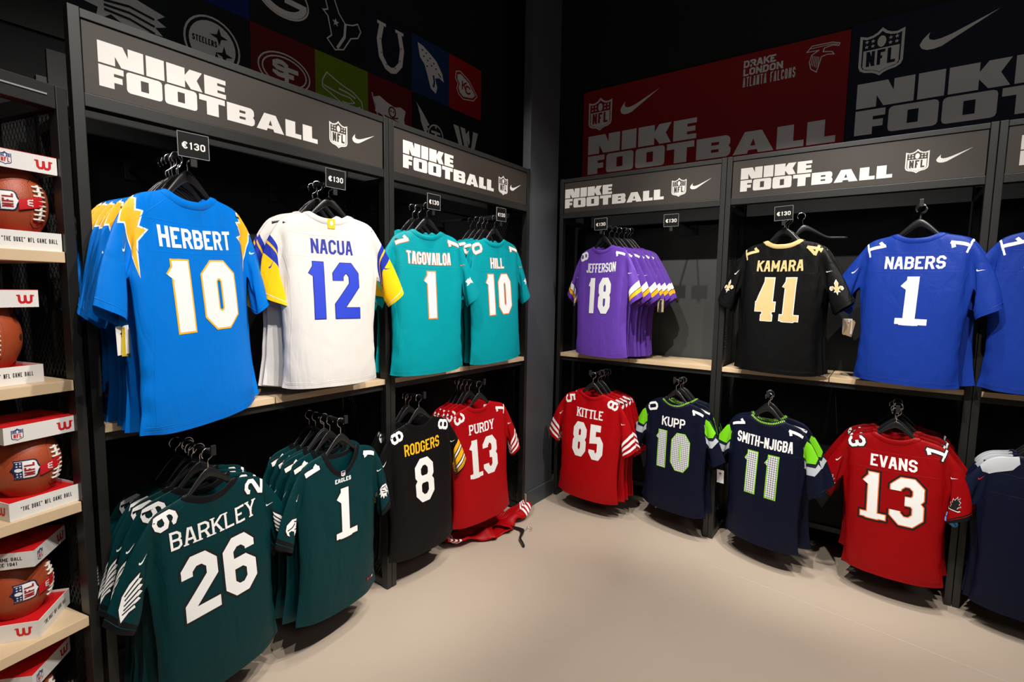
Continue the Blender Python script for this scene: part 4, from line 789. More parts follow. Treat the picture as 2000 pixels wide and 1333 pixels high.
SHIELD = [(.5, 1.25), (.60, 1.15), (.72, 1.09), (.86, 1.07), (1, 1.12), (1, .30), (.96, .20), (.86, .14), (.70, .11), (.58, .06), (.5, 0), (.42, .06), (.30, .11), (.14, .14), (.04, .20), (0, .30), (0, 1.12), (.14, 1.07), (.28, 1.09), (.40, 1.15)]
def shield_art(kind, cx, cy, w, rot=0.0, step=1.0):
    """league shield pieces: 'line' rim, stars and lower field, 'dark' letters, 'plate' full outline, 'top' upper field"""
    a = Art(max(.08, step / w) if step < .5 else 1e9)
    sh = [((x - .5), (y - .62)) for x, y in SHIELD]
    if kind == 'plate':
        a.poly(sh)
    if kind == 'field':
        a.poly([(x * .88, y * .88) for x, y in sh])
    if kind == 'line':
        a.stroke([(x * .95, y * .95) for x, y in sh], .032, 0, closed=True)
        a.poly([(-.41, .10), (.41, .10), (.41, -.33), (.36, -.40), (.20, -.44), (.08, -.48), (0, -.53), (-.08, -.48), (-.20, -.44), (-.36, -.40), (-.41, -.33)])
    if kind == 'top':
        a.poly([(-.42, .12), (.42, .12), (.42, .42), (.30, .40), (.16, .44), (0, .55), (-.16, .44), (-.30, .40), (-.42, .42)])
    if kind in ('line', 'stars'):
        for x in (-.34, -.20, .20, .34):
            for y in (.20, .33):
                a.star(x, y, .055)
        a.ellipse(.0, .28, .10, .15, n=14)
    if kind in ('dark', 'red'):
        draw_text(a, 'NFL', 0, -.14, .40, .078, width=.66, gap=.055)
    c, s = math.cos(rot), math.sin(rot)
    out = Art(1e9)
    out.v = [(cx + (px * c - py * s) * w, cy + (px * s + py * c) * w) for px, py in a.v]
    out.f = a.f
    out.h = a.h
    return out
# ------------------------------------------------------------------ jersey pattern and drape
NU, NV, NS, VA = 30, 40, 13, 13
def _lerp(a, b, t): return a + (b - a) * t
def _top(u, front):
    a = abs(u)
    un = 0.40
    if a >= un:
        t = (a - un) / (1 - un)
        return 0.055 * t + 0.018 * t * t
    t = a / un
    return 0.115 * (1 - t ** 1.9) ** 0.9 if front else 0.035 * (1 - t ** 2.4)
def _halfw(v):
    vu = VA / NV
    if v < vu:
        t = v / vu
        return 0.245 - 0.022 * math.sin(math.pi * min(1, t * 1.05)) + 0.028 * t ** 2.2
    t = (v - vu) / (1 - vu)
    return 0.273 - 0.006 * math.sin(math.pi * t) + 0.012 * t * t
def pat_torso(i, j, front):
    u = -1 + 2 * i / NU
    bt = _top(u, front)
    bb = 0.765 + 0.012 * (1 - u * u)
    mid = 0.285 + 0.01 * (1 - u * u)
    b = _lerp(bt, mid, j / VA) if j <= VA else _lerp(mid, bb, (j - VA) / (NV - VA))
    return u * _halfw(j / NV), b
def pat_sleeve(k, j, side, front):
    x0, b0 = pat_torso(NU if side > 0 else 0, j, front)
    t = j / VA
    cx = _lerp(0.462, 0.338, t)
    cy = _lerp(0.285, 0.420, t) + 0.012 * math.sin(math.pi * t)
    s = k / NS
    x = _lerp(abs(x0), cx, s) + 0.010 * math.sin(math.pi * s) * (1 - t)
    y = _lerp(b0, cy, s) - 0.014 * math.sin(math.pi * s) * (1 - t)
    return side * x, y

def _pattern():
    V, idx, F = [], {}, []
    def vid(key, pos):
        if key not in idx:
            idx[key] = len(V)
            V.append(pos)
        return idx[key]
    def tkey(i, j, l):
        u = abs(-1 + 2 * i / NU)
        if j == 0 and u >= 0.3999: return ('t', i, j, 's')
        if i in (0, NU) and j >= VA: return ('t', i, j, 's')
        return ('t', i, j, l)
    def skey(k, j, sd, l):
        if k == 0: return tkey(NU if sd > 0 else 0, j, l)
        if j in (0, VA): return ('s', sd, k, j, 's')
        return ('s', sd, k, j, l)
    for l in (0, 1):
        fr = l == 1
        for j in range(NV):
            for i in range(NU):
                ks = [(i, j), (i + 1, j), (i + 1, j + 1), (i, j + 1)]
                q = [vid(tkey(a, b, l), pat_torso(a, b, fr)) for a, b in ks]
                uv = [pat_torso(a, b, fr) for a, b in ks]
                st = [(0.0, b / NV) for a, b in ks]
                if not fr: q, uv, st = q[::-1], uv[::-1], st[::-1]
                F.append((q, uv, st, l))
        for sd in (-1, 1):
            for j in range(VA):
                for k in range(NS):
                    ks = [(k, j), (k + 1, j), (k + 1, j + 1), (k, j + 1)]
                    q = [vid(skey(a, b, sd, l), pat_sleeve(a, b, sd, fr)) for a, b in ks]
                    uv = [pat_sleeve(a, b, sd, fr) for a, b in ks]
                    st = [(a / NS, b / VA) for a, b in ks]
                    if (sd < 0) != (not fr): q, uv, st = q[::-1], uv[::-1], st[::-1]
                    F.append((q, uv, st, (2 if sd < 0 else 4) + l))
    return V, F, idx
PV, PF, PIDX = _pattern()

JJ, II = list(range(0, NV + 1, 2)), list(range(0, NU + 1, 2))
KK, SJ = [2, 4, 6, 8, 10, 12, 13], [0, 2, 4, 6, 8, 10, 12, 13]
def cubic(xs, Y, xq):
    """natural cubic spline along axis 0"""
    xs, xq = np.array(xs, float), np.array(xq, float)
    m = len(xs)
    h = np.diff(xs)
    Am = np.eye(m)
    rhs = np.zeros((m,) + Y.shape[1:])
    for i in range(1, m - 1):
        Am[i, i - 1], Am[i, i], Am[i, i + 1] = h[i - 1], 2 * (h[i - 1] + h[i]), h[i]
        rhs[i] = 6 * ((Y[i + 1] - Y[i]) / h[i] - (Y[i] - Y[i - 1]) / h[i - 1])
    M = np.linalg.solve(Am, rhs.reshape(m, -1)).reshape(rhs.shape)
    k = np.clip(np.searchsorted(xs, xq, side='right') - 1, 0, m - 2)
    sh = (len(xq),) + (1,) * (Y.ndim - 1)
    hk = h[k].reshape(sh)
    t0, t1 = (xs[k + 1] - xq).reshape(sh), (xq - xs[k]).reshape(sh)
    return M[k] * t0 ** 3 / (6 * hk) + M[k + 1] * t1 ** 3 / (6 * hk) + (Y[k] / hk - M[k] * hk / 6) * t0 + (Y[k + 1] / hk - M[k + 1] * hk / 6) * t1

def expand(code):
    q = np.array(code, float).reshape(3, -1).T * 0.0005
    R = np.zeros((len(PV), 3))
    nt = len(JJ) * len(II)
    full = []
    for l in (0, 1):
        g = q[l * nt:(l + 1) * nt].reshape(len(JJ), len(II), 3)
        g = cubic(JJ, g, range(NV + 1))
        g = np.swapaxes(cubic(II, np.swapaxes(g, 0, 1), range(NU + 1)), 0, 1)
        full.append(g)
        for j in range(NV + 1):
            for i in range(NU + 1):
                u = abs(-1 + 2 * i / NU)
                sh = (j == 0 and u >= 0.3999) or (i in (0, NU) and j >= VA)
                R[PIDX[('t', i, j, 's' if sh else l)]] = g[j, i]
    o = 2 * nt
    ns = len(SJ) * len(KK)
    for l in (0, 1):
        for sd in (-1, 1):
            g = q[o:o + ns].reshape(len(SJ), len(KK), 3)
            o += ns
            g = cubic(SJ, g, range(VA + 1))
            arm = full[l][:VA + 1, NU if sd > 0 else 0][:, None, :]
            g = np.concatenate([arm, g], axis=1)
            g = np.swapaxes(cubic([0] + KK, np.swapaxes(g, 0, 1), range(NS + 1)), 0, 1)
            for j in range(VA + 1):
                for k in range(1, NS + 1):
                    R[PIDX[('s', sd, k, j, 's' if j in (0, VA) else l)]] = g[j, k]
    return R

class Drape:
    """one relaxed jersey shape; .parts hold shared mesh data, .pt maps the flat pattern on the cloth"""
    def __init__(self, code, mirror=False, flare=0.0):
        n = len(PV)
        P = expand(code) + np.array([(a, 0, -b) for a, b in PV]) if isinstance(code, list) else code
        if flare:
            for key, i in PIDX.items():
                if key[0] == 's':
                    s = key[2] / NS
                    amount = flare if not isinstance(flare, tuple) else flare[0 if key[1] < 0 else 1]
                    th = math.radians(amount) * s * key[1]
                    px, pz = key[1] * 0.235, -0.09
                    dx, dz = P[i][0] - px, P[i][2] - pz
                    cs, sn = math.cos(th), math.sin(th)
                    P[i][0], P[i][2] = px + dx * cs - dz * sn, pz + dx * sn + dz * cs
        if mirror:
            remap = [0] * n
            for key, i in PIDX.items():
                k = (key[0], NU - key[1], key[2], key[3]) if key[0] == 't' else (key[0], -key[1], key[2], key[3], key[4])
                remap[i] = PIDX[k]
            P = P[remap] * np.array((-1, 1, 1))
        me = bpy.data.meshes.new('drape')
        me.from_pydata([tuple(p) for p in P], [], [f[0] for f in PF])
        up = me.uv_layers.new(name='pat')
        us = me.uv_layers.new(name='st')
        uv = [c for f in PF for p in f[1] for c in p]
        st = [c for f in PF for p in f[2] for c in p]
        up.data.foreach_set('uv', uv)
        us.data.foreach_set('uv', st)
        me.polygons.foreach_set('material_index', [f[3] for f in PF])
        for _ in range(6):
            me.materials.append(None)
        o = bpy.data.objects.new('drape', me)
        C.objects.link(o)
        sm = o.modifiers.new('s', 'SUBSURF')
        sm.levels = sm.render_levels = 1
        sm.uv_smooth = 'NONE'
        dg = bpy.context.evaluated_depsgraph_get()
        dg.update()
        ev = bpy.data.meshes.new_from_object(o.evaluated_get(dg))
        bpy.data.objects.remove(o)
        co = [v.co.copy() for v in ev.vertices]
        no = [v.normal.copy() for v in ev.vertices]
        uvl = ev.uv_layers['pat'].data
        stl = ev.uv_layers['st'].data
        self.co, self.no = co, no
        # look-up per layer
        self.bvh, self.tri = {}, {}
        for layer in (0, 1):
            vv, ff, tr = [], [], []
            for p in ev.polygons:
                if p.material_index % 2 != layer: continue
                li = list(p.loop_indices)
                b = len(vv)
                vv += [Vector((uvl[i].uv[0], uvl[i].uv[1], 0)) for i in li]
                vi = [ev.loops[i].vertex_index for i in li]
                for t in ((0, 1, 2), (0, 2, 3)):
                    ff.append(tuple(b + k for k in t))
                    tr.append(([vv[b + k] for k in t], [vi[k] for k in t]))
            self.bvh[layer] = BVHTree.FromPolygons(vv, ff)
            self.tri[layer] = tr
        # split in torso, left sleeve, right sleeve
        self.parts = {}
        for nm, reg in (('torso', 0), ('sleeve', 1), ('sleeve2', 2)):
            vm, vv, ff, us_ = {}, [], [], []
            for p in ev.polygons:
                if p.material_index // 2 != reg: continue
                f = []
                for i in p.loop_indices:
                    vi = ev.loops[i].vertex_index
                    if vi not in vm:
                        vm[vi] = len(vv)
                        vv.append(co[vi])
                    f.append(vm[vi])
                    us_ += list(stl[i].uv)
                ff.append(f)
            m2 = bpy.data.meshes.new('jersey_' + nm)
            m2.from_pydata(vv, [], ff)
            u2 = m2.uv_layers.new(name='st')
            u2.data.foreach_set('uv', us_)
            m2.polygons.foreach_set('use_smooth', [True] * len(m2.polygons))
            m2.materials.append(None)
            self.parts[nm] = m2
        bpy.data.meshes.remove(ev)
        self._collar()
        self._seams()
    def pt(self, a, b, layer=0, off=0.001):
        if layer == 1: a = -a
        hit = self.bvh[layer].ray_cast(Vector((a, b, 1)), Vector((0, 0, -1)))
        p = Vector((a, b, 0))
        if hit[0] is None:
            hit = self.bvh[layer].find_nearest(p)
            p = hit[0]
        (A, B, Cc), vi = self.tri[layer][hit[2]]
        v0, v1, v2 = B - A, Cc - A, p - A
        den = v0.x * v1.y - v1.x * v0.y
        if abs(den) < 1e-12:
            w1 = w2 = 0
        else:
            w1 = (v2.x * v1.y - v1.x * v2.y) / den
            w2 = (v0.x * v2.y - v2.x * v0.y) / den
        w0 = 1 - w1 - w2
        q = self.co[vi[0]] * w0 + self.co[vi[1]] * w1 + self.co[vi[2]] * w2
        n = (self.no[vi[0]] * w0 + self.no[vi[1]] * w1 + self.no[vi[2]] * w2).normalized()
        return q + n * off
    def fn(self, layer=0, off=0.001):
        return lambda a, b: self.pt(a, b, layer, off)
    def _collar(self):
        vv, ff = [], []
        N = 40
        prof = ((0.026, .0004), (0.025, .0028), (0.012, .0036), (0.000, .0030), (-.001, .0), (0.003, -.0026), (0.016, -.003), (0.022, -.0008))
        for layer in (0, 1):
            base = len(vv)
            for i in range(N + 1):
                u = -0.40 + 0.80 * i / N
                a = u * 0.245
                t = _top(u, layer == 1)
                # inward direction of the pattern, perpendicular to the neckline
                e = 0.01
                t2 = _top(max(-.4, min(.4, u + e)), layer == 1)
                t1 = _top(max(-.4, min(.4, u - e)), layer == 1)
                du = (min(.4, u + e) - max(-.4, u - e)) * 0.245
                sl = (t2 - t1) / max(du, 1e-6)
                nx, ny = -sl, 1.0
                l = math.hypot(nx, ny)
                nx, ny = nx / l, ny / l
                for d, off in prof:
                    dd = max(d, 0.0015)
                    vv.append(self.pt((a + nx * dd) * (1 if layer == 0 else -1), t + ny * dd, layer, off) - (Vector((0, 0, d)) * 0 if d >= 0 else Vector((0, 0, d))))
            m = len(prof)
            for i in range(N):
                for k in range(m - 1):
                    q = base + i * m + k
                    ff.append((q, q + 1, q + m + 1, q + m))
        me = bpy.data.meshes.new('jersey_collar')
        me.from_pydata(vv, [], ff)
        me.polygons.foreach_set('use_smooth', [True] * len(me.polygons))
        uv = me.uv_layers.new(name='st')
        for p in me.polygons:
            for li, vi in zip(p.loop_indices, p.vertices):
                uv.data[li].uv = ((vi // len(prof)) / 40.0, (vi % len(prof)) / (len(prof) - 1))
        me.materials.append(None)
        self.parts['collar'] = me
    def _seams(self):
        """raised stitch ridges: hem, yoke, name panel, side panels"""
        vv, ff = [], []
        def ridge(pts, layer, w=0.0016, h=0.0017):
            fine = []
            for p, q in zip(pts[:-1], pts[1:]):
                n = max(1, math.ceil(math.dist(p, q) / 0.009))
                fine += [(_lerp(p[0], q[0], i / n), _lerp(p[1], q[1], i / n)) for i in range(n)]
            fine.append(pts[-1])
            base = len(vv)
            for i, p in enumerate(fine):
                q0, q1 = fine[max(0, i - 1)], fine[min(len(fine) - 1, i + 1)]
                dx, dy = q1[0] - q0[0], q1[1] - q0[1]
                l = math.hypot(dx, dy) or 1
                nx, ny = -dy / l * w, dx / l * w
                for s, hh in ((1, .0002), (0, h), (-1, .0002)):
                    vv.append(self.pt(p[0] + nx * s, p[1] + ny * s, layer, hh))
            for i in range(len(fine) - 1):
                for k in (0, 1):
                    q = base + i * 3 + k
                    ff.append((q, q + 1, q + 4, q + 3))
        for layer in (0, 1):
            for s in (-1, 1):
                ridge([(s * .105, .045), (s * .14, .075), (s * .205, .12), (s * .222, .155)], layer)
                ridge([(s * .225, .20), (s * .195, .30), (s * .195, .45), (s * .215, .60), (s * .22, .74)], layer)
            ridge([(-.26, .742), (-.1, .75), (.1, .75), (.26, .742)], layer)
            ridge([(-.26, .748), (-.1, .756), (.1, .756), (.26, .748)], layer)
            for s in (-1, 1):
                pts = []
                for j in range(VA + 1):
                    p0 = pat_sleeve(NS, j, s, layer == 1)
                    p1 = pat_sleeve(NS - 1, j, s, layer == 1)
                    pts.append((_lerp(p0[0], p1[0], .9) * (1 if layer == 0 else -1), _lerp(p0[1], p1[1], .9)))
                ridge(pts, layer)
        ridge([(-.19, .112), (.19, .112)], 0)
        ridge([(-.195, .208), (.195, .208)], 0)
        ridge([(-.19, .112), (-.195, .208)], 0)
        ridge([(.19, .112), (.195, .208)], 0)
        me = bpy.data.meshes.new('jersey_stitching')
        me.from_pydata(vv, [], ff)
        me.polygons.foreach_set('use_smooth', [True] * len(me.polygons))
        me.materials.append(None)
        self.parts['stitching'] = me

DRAPES = [Drape(CLOTH[0], False, 4), Drape(CLOTH[1], False, 9), Drape(CLOTH[2], False, 7), Drape(CLOTH[3], False, 5), Drape(CLOTH[0], True, 8), Drape(CLOTH[1], True, (3, 11)), Drape(CLOTH[3], True, (-4, 14)), Drape(CLOTH[1], False, (10, -3)), Drape(CLOTH[1], False, (-8, 9))]

def put(name, me, parent, m, label=None):
    o = bpy.data.objects.new(name, me)
    C.objects.link(o)
    o.parent = parent
    o.material_slots[0].link = 'OBJECT'
    o.material_slots[0].material = m
    if label:
        o['label'] = label
    return o
# ------------------------------------------------------------------ colours
BLACK = srgb(14, 14, 15)
m_frame = mat('powder_coated_black_metal', srgb(32, 32, 30), rough=0.42, noise=0.1, nscale=60, bump=0.015, bscale=900)
m_mesh = mat('black_expanded_metal', srgb(28, 28, 28), rough=0.45)
m_back = mat('dark_grey_back_panel', srgb(60, 62, 60), rough=0.6, noise=0.05, nscale=4)
m_sign = mat('sign_panel_print', srgb(50, 42, 35), rough=0.55, noise=0.02, nscale=90)
m_white = mat('white_print', srgb(226, 221, 215), rough=0.6)
m_wood = mat('birch_board', srgb(216, 189, 152), rough=0.5, noise=0.10, nscale=9)
m_chrome = mat('chrome_wire', (0.75, 0.75, 0.75), rough=0.18, metal=1.0)
m_hanger = mat('black_hanger_plastic', srgb(26, 26, 27), rough=0.34)
m_card = mat('price_card_black', srgb(12, 12, 12), rough=0.5, spec=0.2)
m_acry = mat('acrylic_rim', srgb(150, 152, 150), rough=0.2)
m_wall = mat('black_wall_paint', srgb(17, 17, 18), rough=0.8)
m_corner = mat('charcoal_wall_paint', srgb(70, 73, 77), rough=0.5, noise=0.06, nscale=2)
m_ceil = mat('black_ceiling_paint', srgb(9, 9, 9), rough=0.9)

# floor : pale grey-beige screed with soft mottling
m_floor = mat('poured_floor', srgb(182, 166, 149), rough=0.42, noise=0.07, nscale=1.6, bump=0.03, bscale=30, spec=0.35)
XR, YL = 3.53, 2.127
def struct(o):
    o['kind'] = 'structure'
    return o
struct(box('floor', -3.0, 4.15, -3.6, 2.78, -0.1, 0.0, m_floor, bev=0))
struct(box('ceiling', -3.0, 4.15, -3.6, 2.78, 4.7, 4.8, m_ceil, bev=0))
struct(box('wall_left', -3.0, 4.15, 2.66, 2.78, 0.0, 4.7, m_wall, bev=0))
struct(box('wall_right', 4.03, 4.15, -3.6, 2.66, 0.0, 4.7, m_wall, bev=0))
struct(box('wall_back', -3.0, 4.03, -3.6, -3.48, 0.0, 4.7, m_wall, bev=0))
struct(box('wall_near', -3.0, -2.9, -3.48, 2.66, 0.0, 4.7, m_wall, bev=0))
struct(box('wall_corner', 3.135, 3.525, 2.135, 2.20, 0.0, 4.7, m_corner, bev=0.002))
struct(box('baseboard_corner', 3.15, 3.518, 2.121, 2.135, 0.0, 0.125, mat('baseboard_paint', srgb(66, 70, 74), rough=0.45), bev=0.002))
struct(box('trim_1', 3.126, 3.135, 2.115, 2.20, 0.0, 0.125, m_wood, bev=0.0005))
# hairline joint in the floor
mj = mat('joint_filler', srgb(196, 188, 178), rough=0.5)
struct(mesh_obj('trim_2', [(3.17, 0.78, 0.0006), (3.173, 0.776, 0.0006), (2.905, -0.9, 0.0006), (2.90, -0.9, 0.0006)], [(0, 1, 2, 3)], mj))

# ------------------------------------------------------------------ display bays
def flat(y=-0.0015):
    return lambda x, z: (x, y, z)

def sign_art(parent, x0, wfoot, zb, h, gap, shield, swsh, fn, m, dark=None, step=1.0):
    """two line heavy lettering, league shield and tick mark on one flat panel"""
    a = Art()
    k = wfoot / 11.6
    ext_text(a, 'NIKE', x0, zb + h + gap, h, wfoot * 0.503)
    ext_text(a, 'FOOTBALL', x0, zb, h, wfoot)
    a.build('lettering', fn, m, parent)
    if swsh:
        s = Art()
        swoosh(s, *swsh)
        s.build('tick_mark', fn, m, parent)
    if shield:
        cx, cz, w = shield
        shield_art('line', cx, cz, w).build('shield_emblem', fn, m, parent)
        f2 = lambda x, z: tuple(Vector(fn(x, z)) + (Vector(fn(0, 0, )) * 0) + Vector((0, -0.0008, 0)))
        shield_art('dark', cx, cz, w).build('shield_letters', f2, dark or m_sign, parent)

def mesh_panel(parent, x, depth, z0, z1):
    """expanded metal side panel: crossing diagonal strands"""
    v, f = [], []
    p, hw = 0.021, 0.0022
    H = z1 - z0
    D = depth
    for sgn in (1, -1):
        k = -H * 0.55
        while k < D + H * 0.55:
            # line: y = k + sgn * 0.55 * (z - z0), clip to [0, D]
            def clip(zz): return k + sgn * 0.55 * zz + (0 if sgn > 0 else 0)
            za, zb = 0.0, H
            ya, yb = clip(za), clip(zb)
            pts = []
            lo, hi = 0.0, H
            for lim in (0.047, D):
                zc = (lim - k) / (sgn * 0.55)
                pts.append(zc)
            lo, hi = max(0.0, min(pts)), min(H, max(pts))
            if hi > lo + 0.005:
                b = len(v)
                for zz in (lo, hi):
                    yy = clip(zz)
                    v += [(x + sgn * 0.0006, yy - hw, z0 + zz), (x + sgn * 0.0006, yy + hw, z0 + zz)]
                f.append((b, b + 1, b + 3, b + 2))
            k += p
    o = mesh_obj('side_mesh', v, f, m_mesh, parent, kind='stuff')
    return o

D = 0.39      # bay depth
def bay(label, loc, rz, w, x0, wfoot, sh, sw, grey_back=False, upper=False, group=None, mesh_sides=(True, True)):
    t = thing('display_bay', label, 'clothing rack', loc, (0, 0, rz), group)
    pw = 0.031
    for x in (0.001, w - pw - 0.001):
        box('post', x, x + pw, -0.002, 0.043, 0, 2.527, m_frame, t, bev=0.002)
        box('rear_post', x, x + pw, D - 0.0, D + 0.03, 0, 2.40, m_frame, t, bev=0.002)
        box('foot_rail', x, x + pw, 0.043, D, 0.012, 0.05, m_frame, t)
        box('side_rail', x, x + pw, 0.043, D, 2.19, 2.225, m_frame, t)
    x_a, x_b = pw + 0.002, w - pw - 0.002
    box('top_rail', x_a, x_b, 0.0, 0.05, 2.497, 2.525, m_frame, t, bev=0.002)
    box('lower_rail', x_a, x_b, 0.0, 0.05, 2.226, 2.268, m_frame, t, bev=0.002)
    sp = box('sign_panel', x_a + 0.003, x_b - 0.003, 0.006, 0.014, 2.270, 2.495, m_sign, t, bev=0.0006, label='taupe grey sign panel with white lettering')
    sign_art(sp, x0, wfoot, 2.304, 0.0685, 0.006, sh, sw, flat(0.0052), m_white)
    if grey_back:
        box('back_panel', x_a, w * .56, D, D + 0.012, 1.15, 2.16, m_back, t, bev=0.001)
        box('back_panel', w * .56 + .002, x_b, D, D + 0.012, 1.15, 2.16, m_back, t, bev=0.001)
        box('lower_back_panel', x_a, x_b, D, D + 0.012, 0.10, 1.14, m_wall, t, bev=0.001)
    else:
        box('back_panel', x_a, x_b, D, D + 0.012, 0.10, 2.20, m_wall, t, bev=0.001)
    if upper:
        box('upper_board', x_a, x_b, D - .005, D + 0.012, 2.20, 2.50, mat('upper_board_grey', srgb(17, 17, 16), rough=.6), t, bev=0.001)
    box('rear_rail', x_a, x_b, D - 0.022, D, 0.10, 0.135, m_frame, t)
    mid = w / 2
    for a, b in ((x_a, mid - 0.002), (mid + 0.002, x_b)):
        box('shelf_board', a + 0.001, b, 0.004, D - 0.024, 1.150, 1.178, m_wood, t, bev=0.0015, label='pale birch shelf board')
    box('shelf_rail', x_a, x_b, 0.02, 0.05, 1.118, 1.149, m_frame, t)
    for on, x in zip(mesh_sides, (pw * 0.5, w - pw * 0.5)):
        if on:
            mesh_panel(t, x, D, 0.05, 2.19)
    return t

R90 = -math.pi / 2
bay_l1 = bay('black rack beside the ball shelves, bright blue and white jerseys on top', (0.545, YL, 0), 0, 1.283, 0.075, 0.800, (0.986, 2.372, 0.097), (1.130, 2.388, 0.135, 0.062), upper=True)
bay_l2 = bay('black rack left of the corner wall, turquoise jerseys on top', (1.829, YL, 0), 0, 1.298, 0.100, 0.782, (0.985, 2.360, 0.10), (1.127, 2.372, 0.133, 0.060), upper=True)
bay_r1 = bay('black rack right of the corner wall, purple jerseys on a half empty shelf', (XR, 2.117, 0), R90, 1.232, 0.043, 0.782, (0.927, 2.372, 0.098), (1.070, 2.380, 0.137, 0.062), grey_back=True)
bay_r2 = bay('black rack with black and royal blue jerseys above navy and red ones', (XR, 0.884, 0), R90, 1.274, 0.084, 0.775, (0.962, 2.376, 0.098), (1.112, 2.386, 0.142, 0.062))
bay_r3 = bay('black rack cut off by the right edge of the photo', (XR, -0.391, 0), R90, 1.274, 0.084, 0.775, (0.962, 2.376, 0.098), (1.112, 2.386, 0.142, 0.062))

# ------------------------------------------------------------------ ball shelves, turned 13 degrees
BALL_RZ = math.radians(13)
ball_bay = thing('ball_shelves', 'black framed shelf unit with pale wooden boards holding boxed balls at far left', 'shelf unit', (0.533, YL - 0.004, 0), (0, 0, BALL_RZ))
BW = 1.25
for x in (-0.031, -BW):
    box('post', x, x + 0.030, 0.0, 0.045, 0, 2.262, m_frame, ball_bay, bev=0.002)
    box('rear_post', x, x + 0.030, D, D + 0.03, 0, 2.262, m_frame, ball_bay, bev=0.002)
box('top_rail', -BW + 0.032, -0.033, -0.001, 0.044, 2.192, 2.262, m_frame, ball_bay, bev=0.002)
box('top_groove', -BW + 0.04, -0.055, -0.004, -0.0012, 2.226, 2.231, m_acry, ball_bay, bev=0.0004, label='thin bright strip along the top rail')
box('side_rail', -0.030, -0.001, 0.046, D - 0.001, 2.20, 2.25, m_frame, ball_bay)
for z in (1.755, 1.345, 0.937, 0.535, 0.135):
    box('shelf_board', -BW + 0.034, -0.034, 0.0, D - 0.012, z - 0.034, z, m_wood, ball_bay, bev=0.002)
mesh_panel(ball_bay, -0.016, D, 0.0, 2.20)
box('back_panel', -BW + 0.034, -0.034, D - 0.01, D, 0.02, 2.19, m_wall, ball_bay)
# sloped canopy panels above the ball shelves
bm = bmesh.new()
add_box(bm, -BW, -0.22, 0.25, 0.27, 2.27, 2.62)
bm_obj('upper_panel', bm, m_back, ball_bay)
bm = bmesh.new()
add_box(bm, -0.20, -0.11, 0.25, 0.27, 2.27, 2.62)
bm_obj('upper_panel', bm, m_back, ball_bay)
bm = bmesh.new()
for q in ([(-BW, 0.25, 2.622), (-0.22, 0.25, 2.622), (-0.10, -0.35, 3.35), (-BW, -0.35, 3.35)],):
    vs_ = [bm.verts.new(p) for p in q] + [bm.verts.new((p[0], p[1] + 0.012, p[2] + 0.012)) for p in q]
    bm.faces.new(vs_[:4]); bm.faces.new(vs_[4:][::-1])
    for i in range(4):
        bm.faces.new((vs_[i], vs_[(i + 1) % 4], vs_[4 + (i + 1) % 4], vs_[4 + i]))
bm_obj('canopy_panel', bm, mat('canopy_grey', srgb(40, 43, 42), rough=0.7), ball_bay)
# ------------------------------------------------------------------ jerseys
def cfn(dr, layer, ax, by, off, rot=0.0):
    c, s = math.cos(rot), math.sin(rot)
    return lambda x, y, h=0.0: dr.pt(ax + x * c - y * s, by - (x * s + y * c), layer, off + h)

def print_mat(col):
    return mat('print_%02x%02x%02x' % tuple(int(min(1, c) ** 0.45 * 255) for c in col), col, rough=0.55, spec=0.4)

def net_mat(c1, c2):
    if 'net_print' in _mats: return _mats['net_print']
    m = mat('net_print', c1, rough=0.55)
    nt = m.node_tree
    tc = nt.nodes.new('ShaderNodeTexCoord')
    mp = nt.nodes.new('ShaderNodeMapping')
    mp.inputs['Rotation'].default_value = (0, math.radians(45), 0)
    ck = nt.nodes.new('ShaderNodeTexChecker')
    ck.inputs['Color1'].default_value = (*c1, 1)
    ck.inputs['Color2'].default_value = (*c2, 1)
    ck.inputs['Scale'].default_value = 110
    sx = nt.nodes.new('ShaderNodeSeparateXYZ')
    cx = nt.nodes.new('ShaderNodeCombineXYZ')
    nt.links.new(tc.outputs['Object'], mp.inputs['Vector'])
    nt.links.new(mp.outputs['Vector'], sx.inputs[0])
    nt.links.new(sx.outputs['X'], cx.inputs['X'])
    nt.links.new(sx.outputs['Z'], cx.inputs['Y'])
    nt.links.new(cx.outputs[0], ck.inputs['Vector'])
    nt.links.new(ck.outputs['Color'], nt.nodes['Principled BSDF'].inputs['Base Color'])
    return m

W_ = srgb(244, 243, 240)
def layered_text(parent, name, dr, layer, s, ax, by, h, t, width, fill, outl, rot=0, serif=0, gap=None, cw=None, step=0.007, fillmat=None):
    lay = sorted(outl or [], key=lambda q: -q[0])
    off = 0.0018
    base = None
    for g, col in lay:
        a = Art(step)
        draw_text(a, s, 0, 0, h, t, width, cw=cw, gap=gap, grow=g, serif=serif)
        o = a.build(name if base is None else name + '_border', cfn(dr, layer, ax, by, off, rot), print_mat(col), base or parent, smooth=True, lift=0.00012)
        base = base or o
        off += 0.0013
    a = Art(step)
    draw_text(a, s, 0, 0, h, t, width, cw=cw, gap=gap, serif=serif)
    a.build(name if base is None else name + '_face', cfn(dr, layer, ax, by, off, rot), fillmat or print_mat(fill), base or parent, smooth=True, lift=0.00012)

def art_on(parent, name, dr, layer, polys, col, ax, by, sc, rot=0, off=0.0012, step=0.008, strokes=(), flip=False, hw=0.03, label=None):
    a = Art(step / sc)
    fl = -1 if flip else 1
    for p in polys:
        a.poly([(x * fl, y) for x, y in p])
    for p in strokes:
        a.stroke([(x * fl, y) for x, y in p], hw)
    f = cfn(dr, layer, ax, by, off, rot)
    return a.build(name, lambda x, y: f(x * sc, y * sc), print_mat(col), parent, smooth=True, label=label)

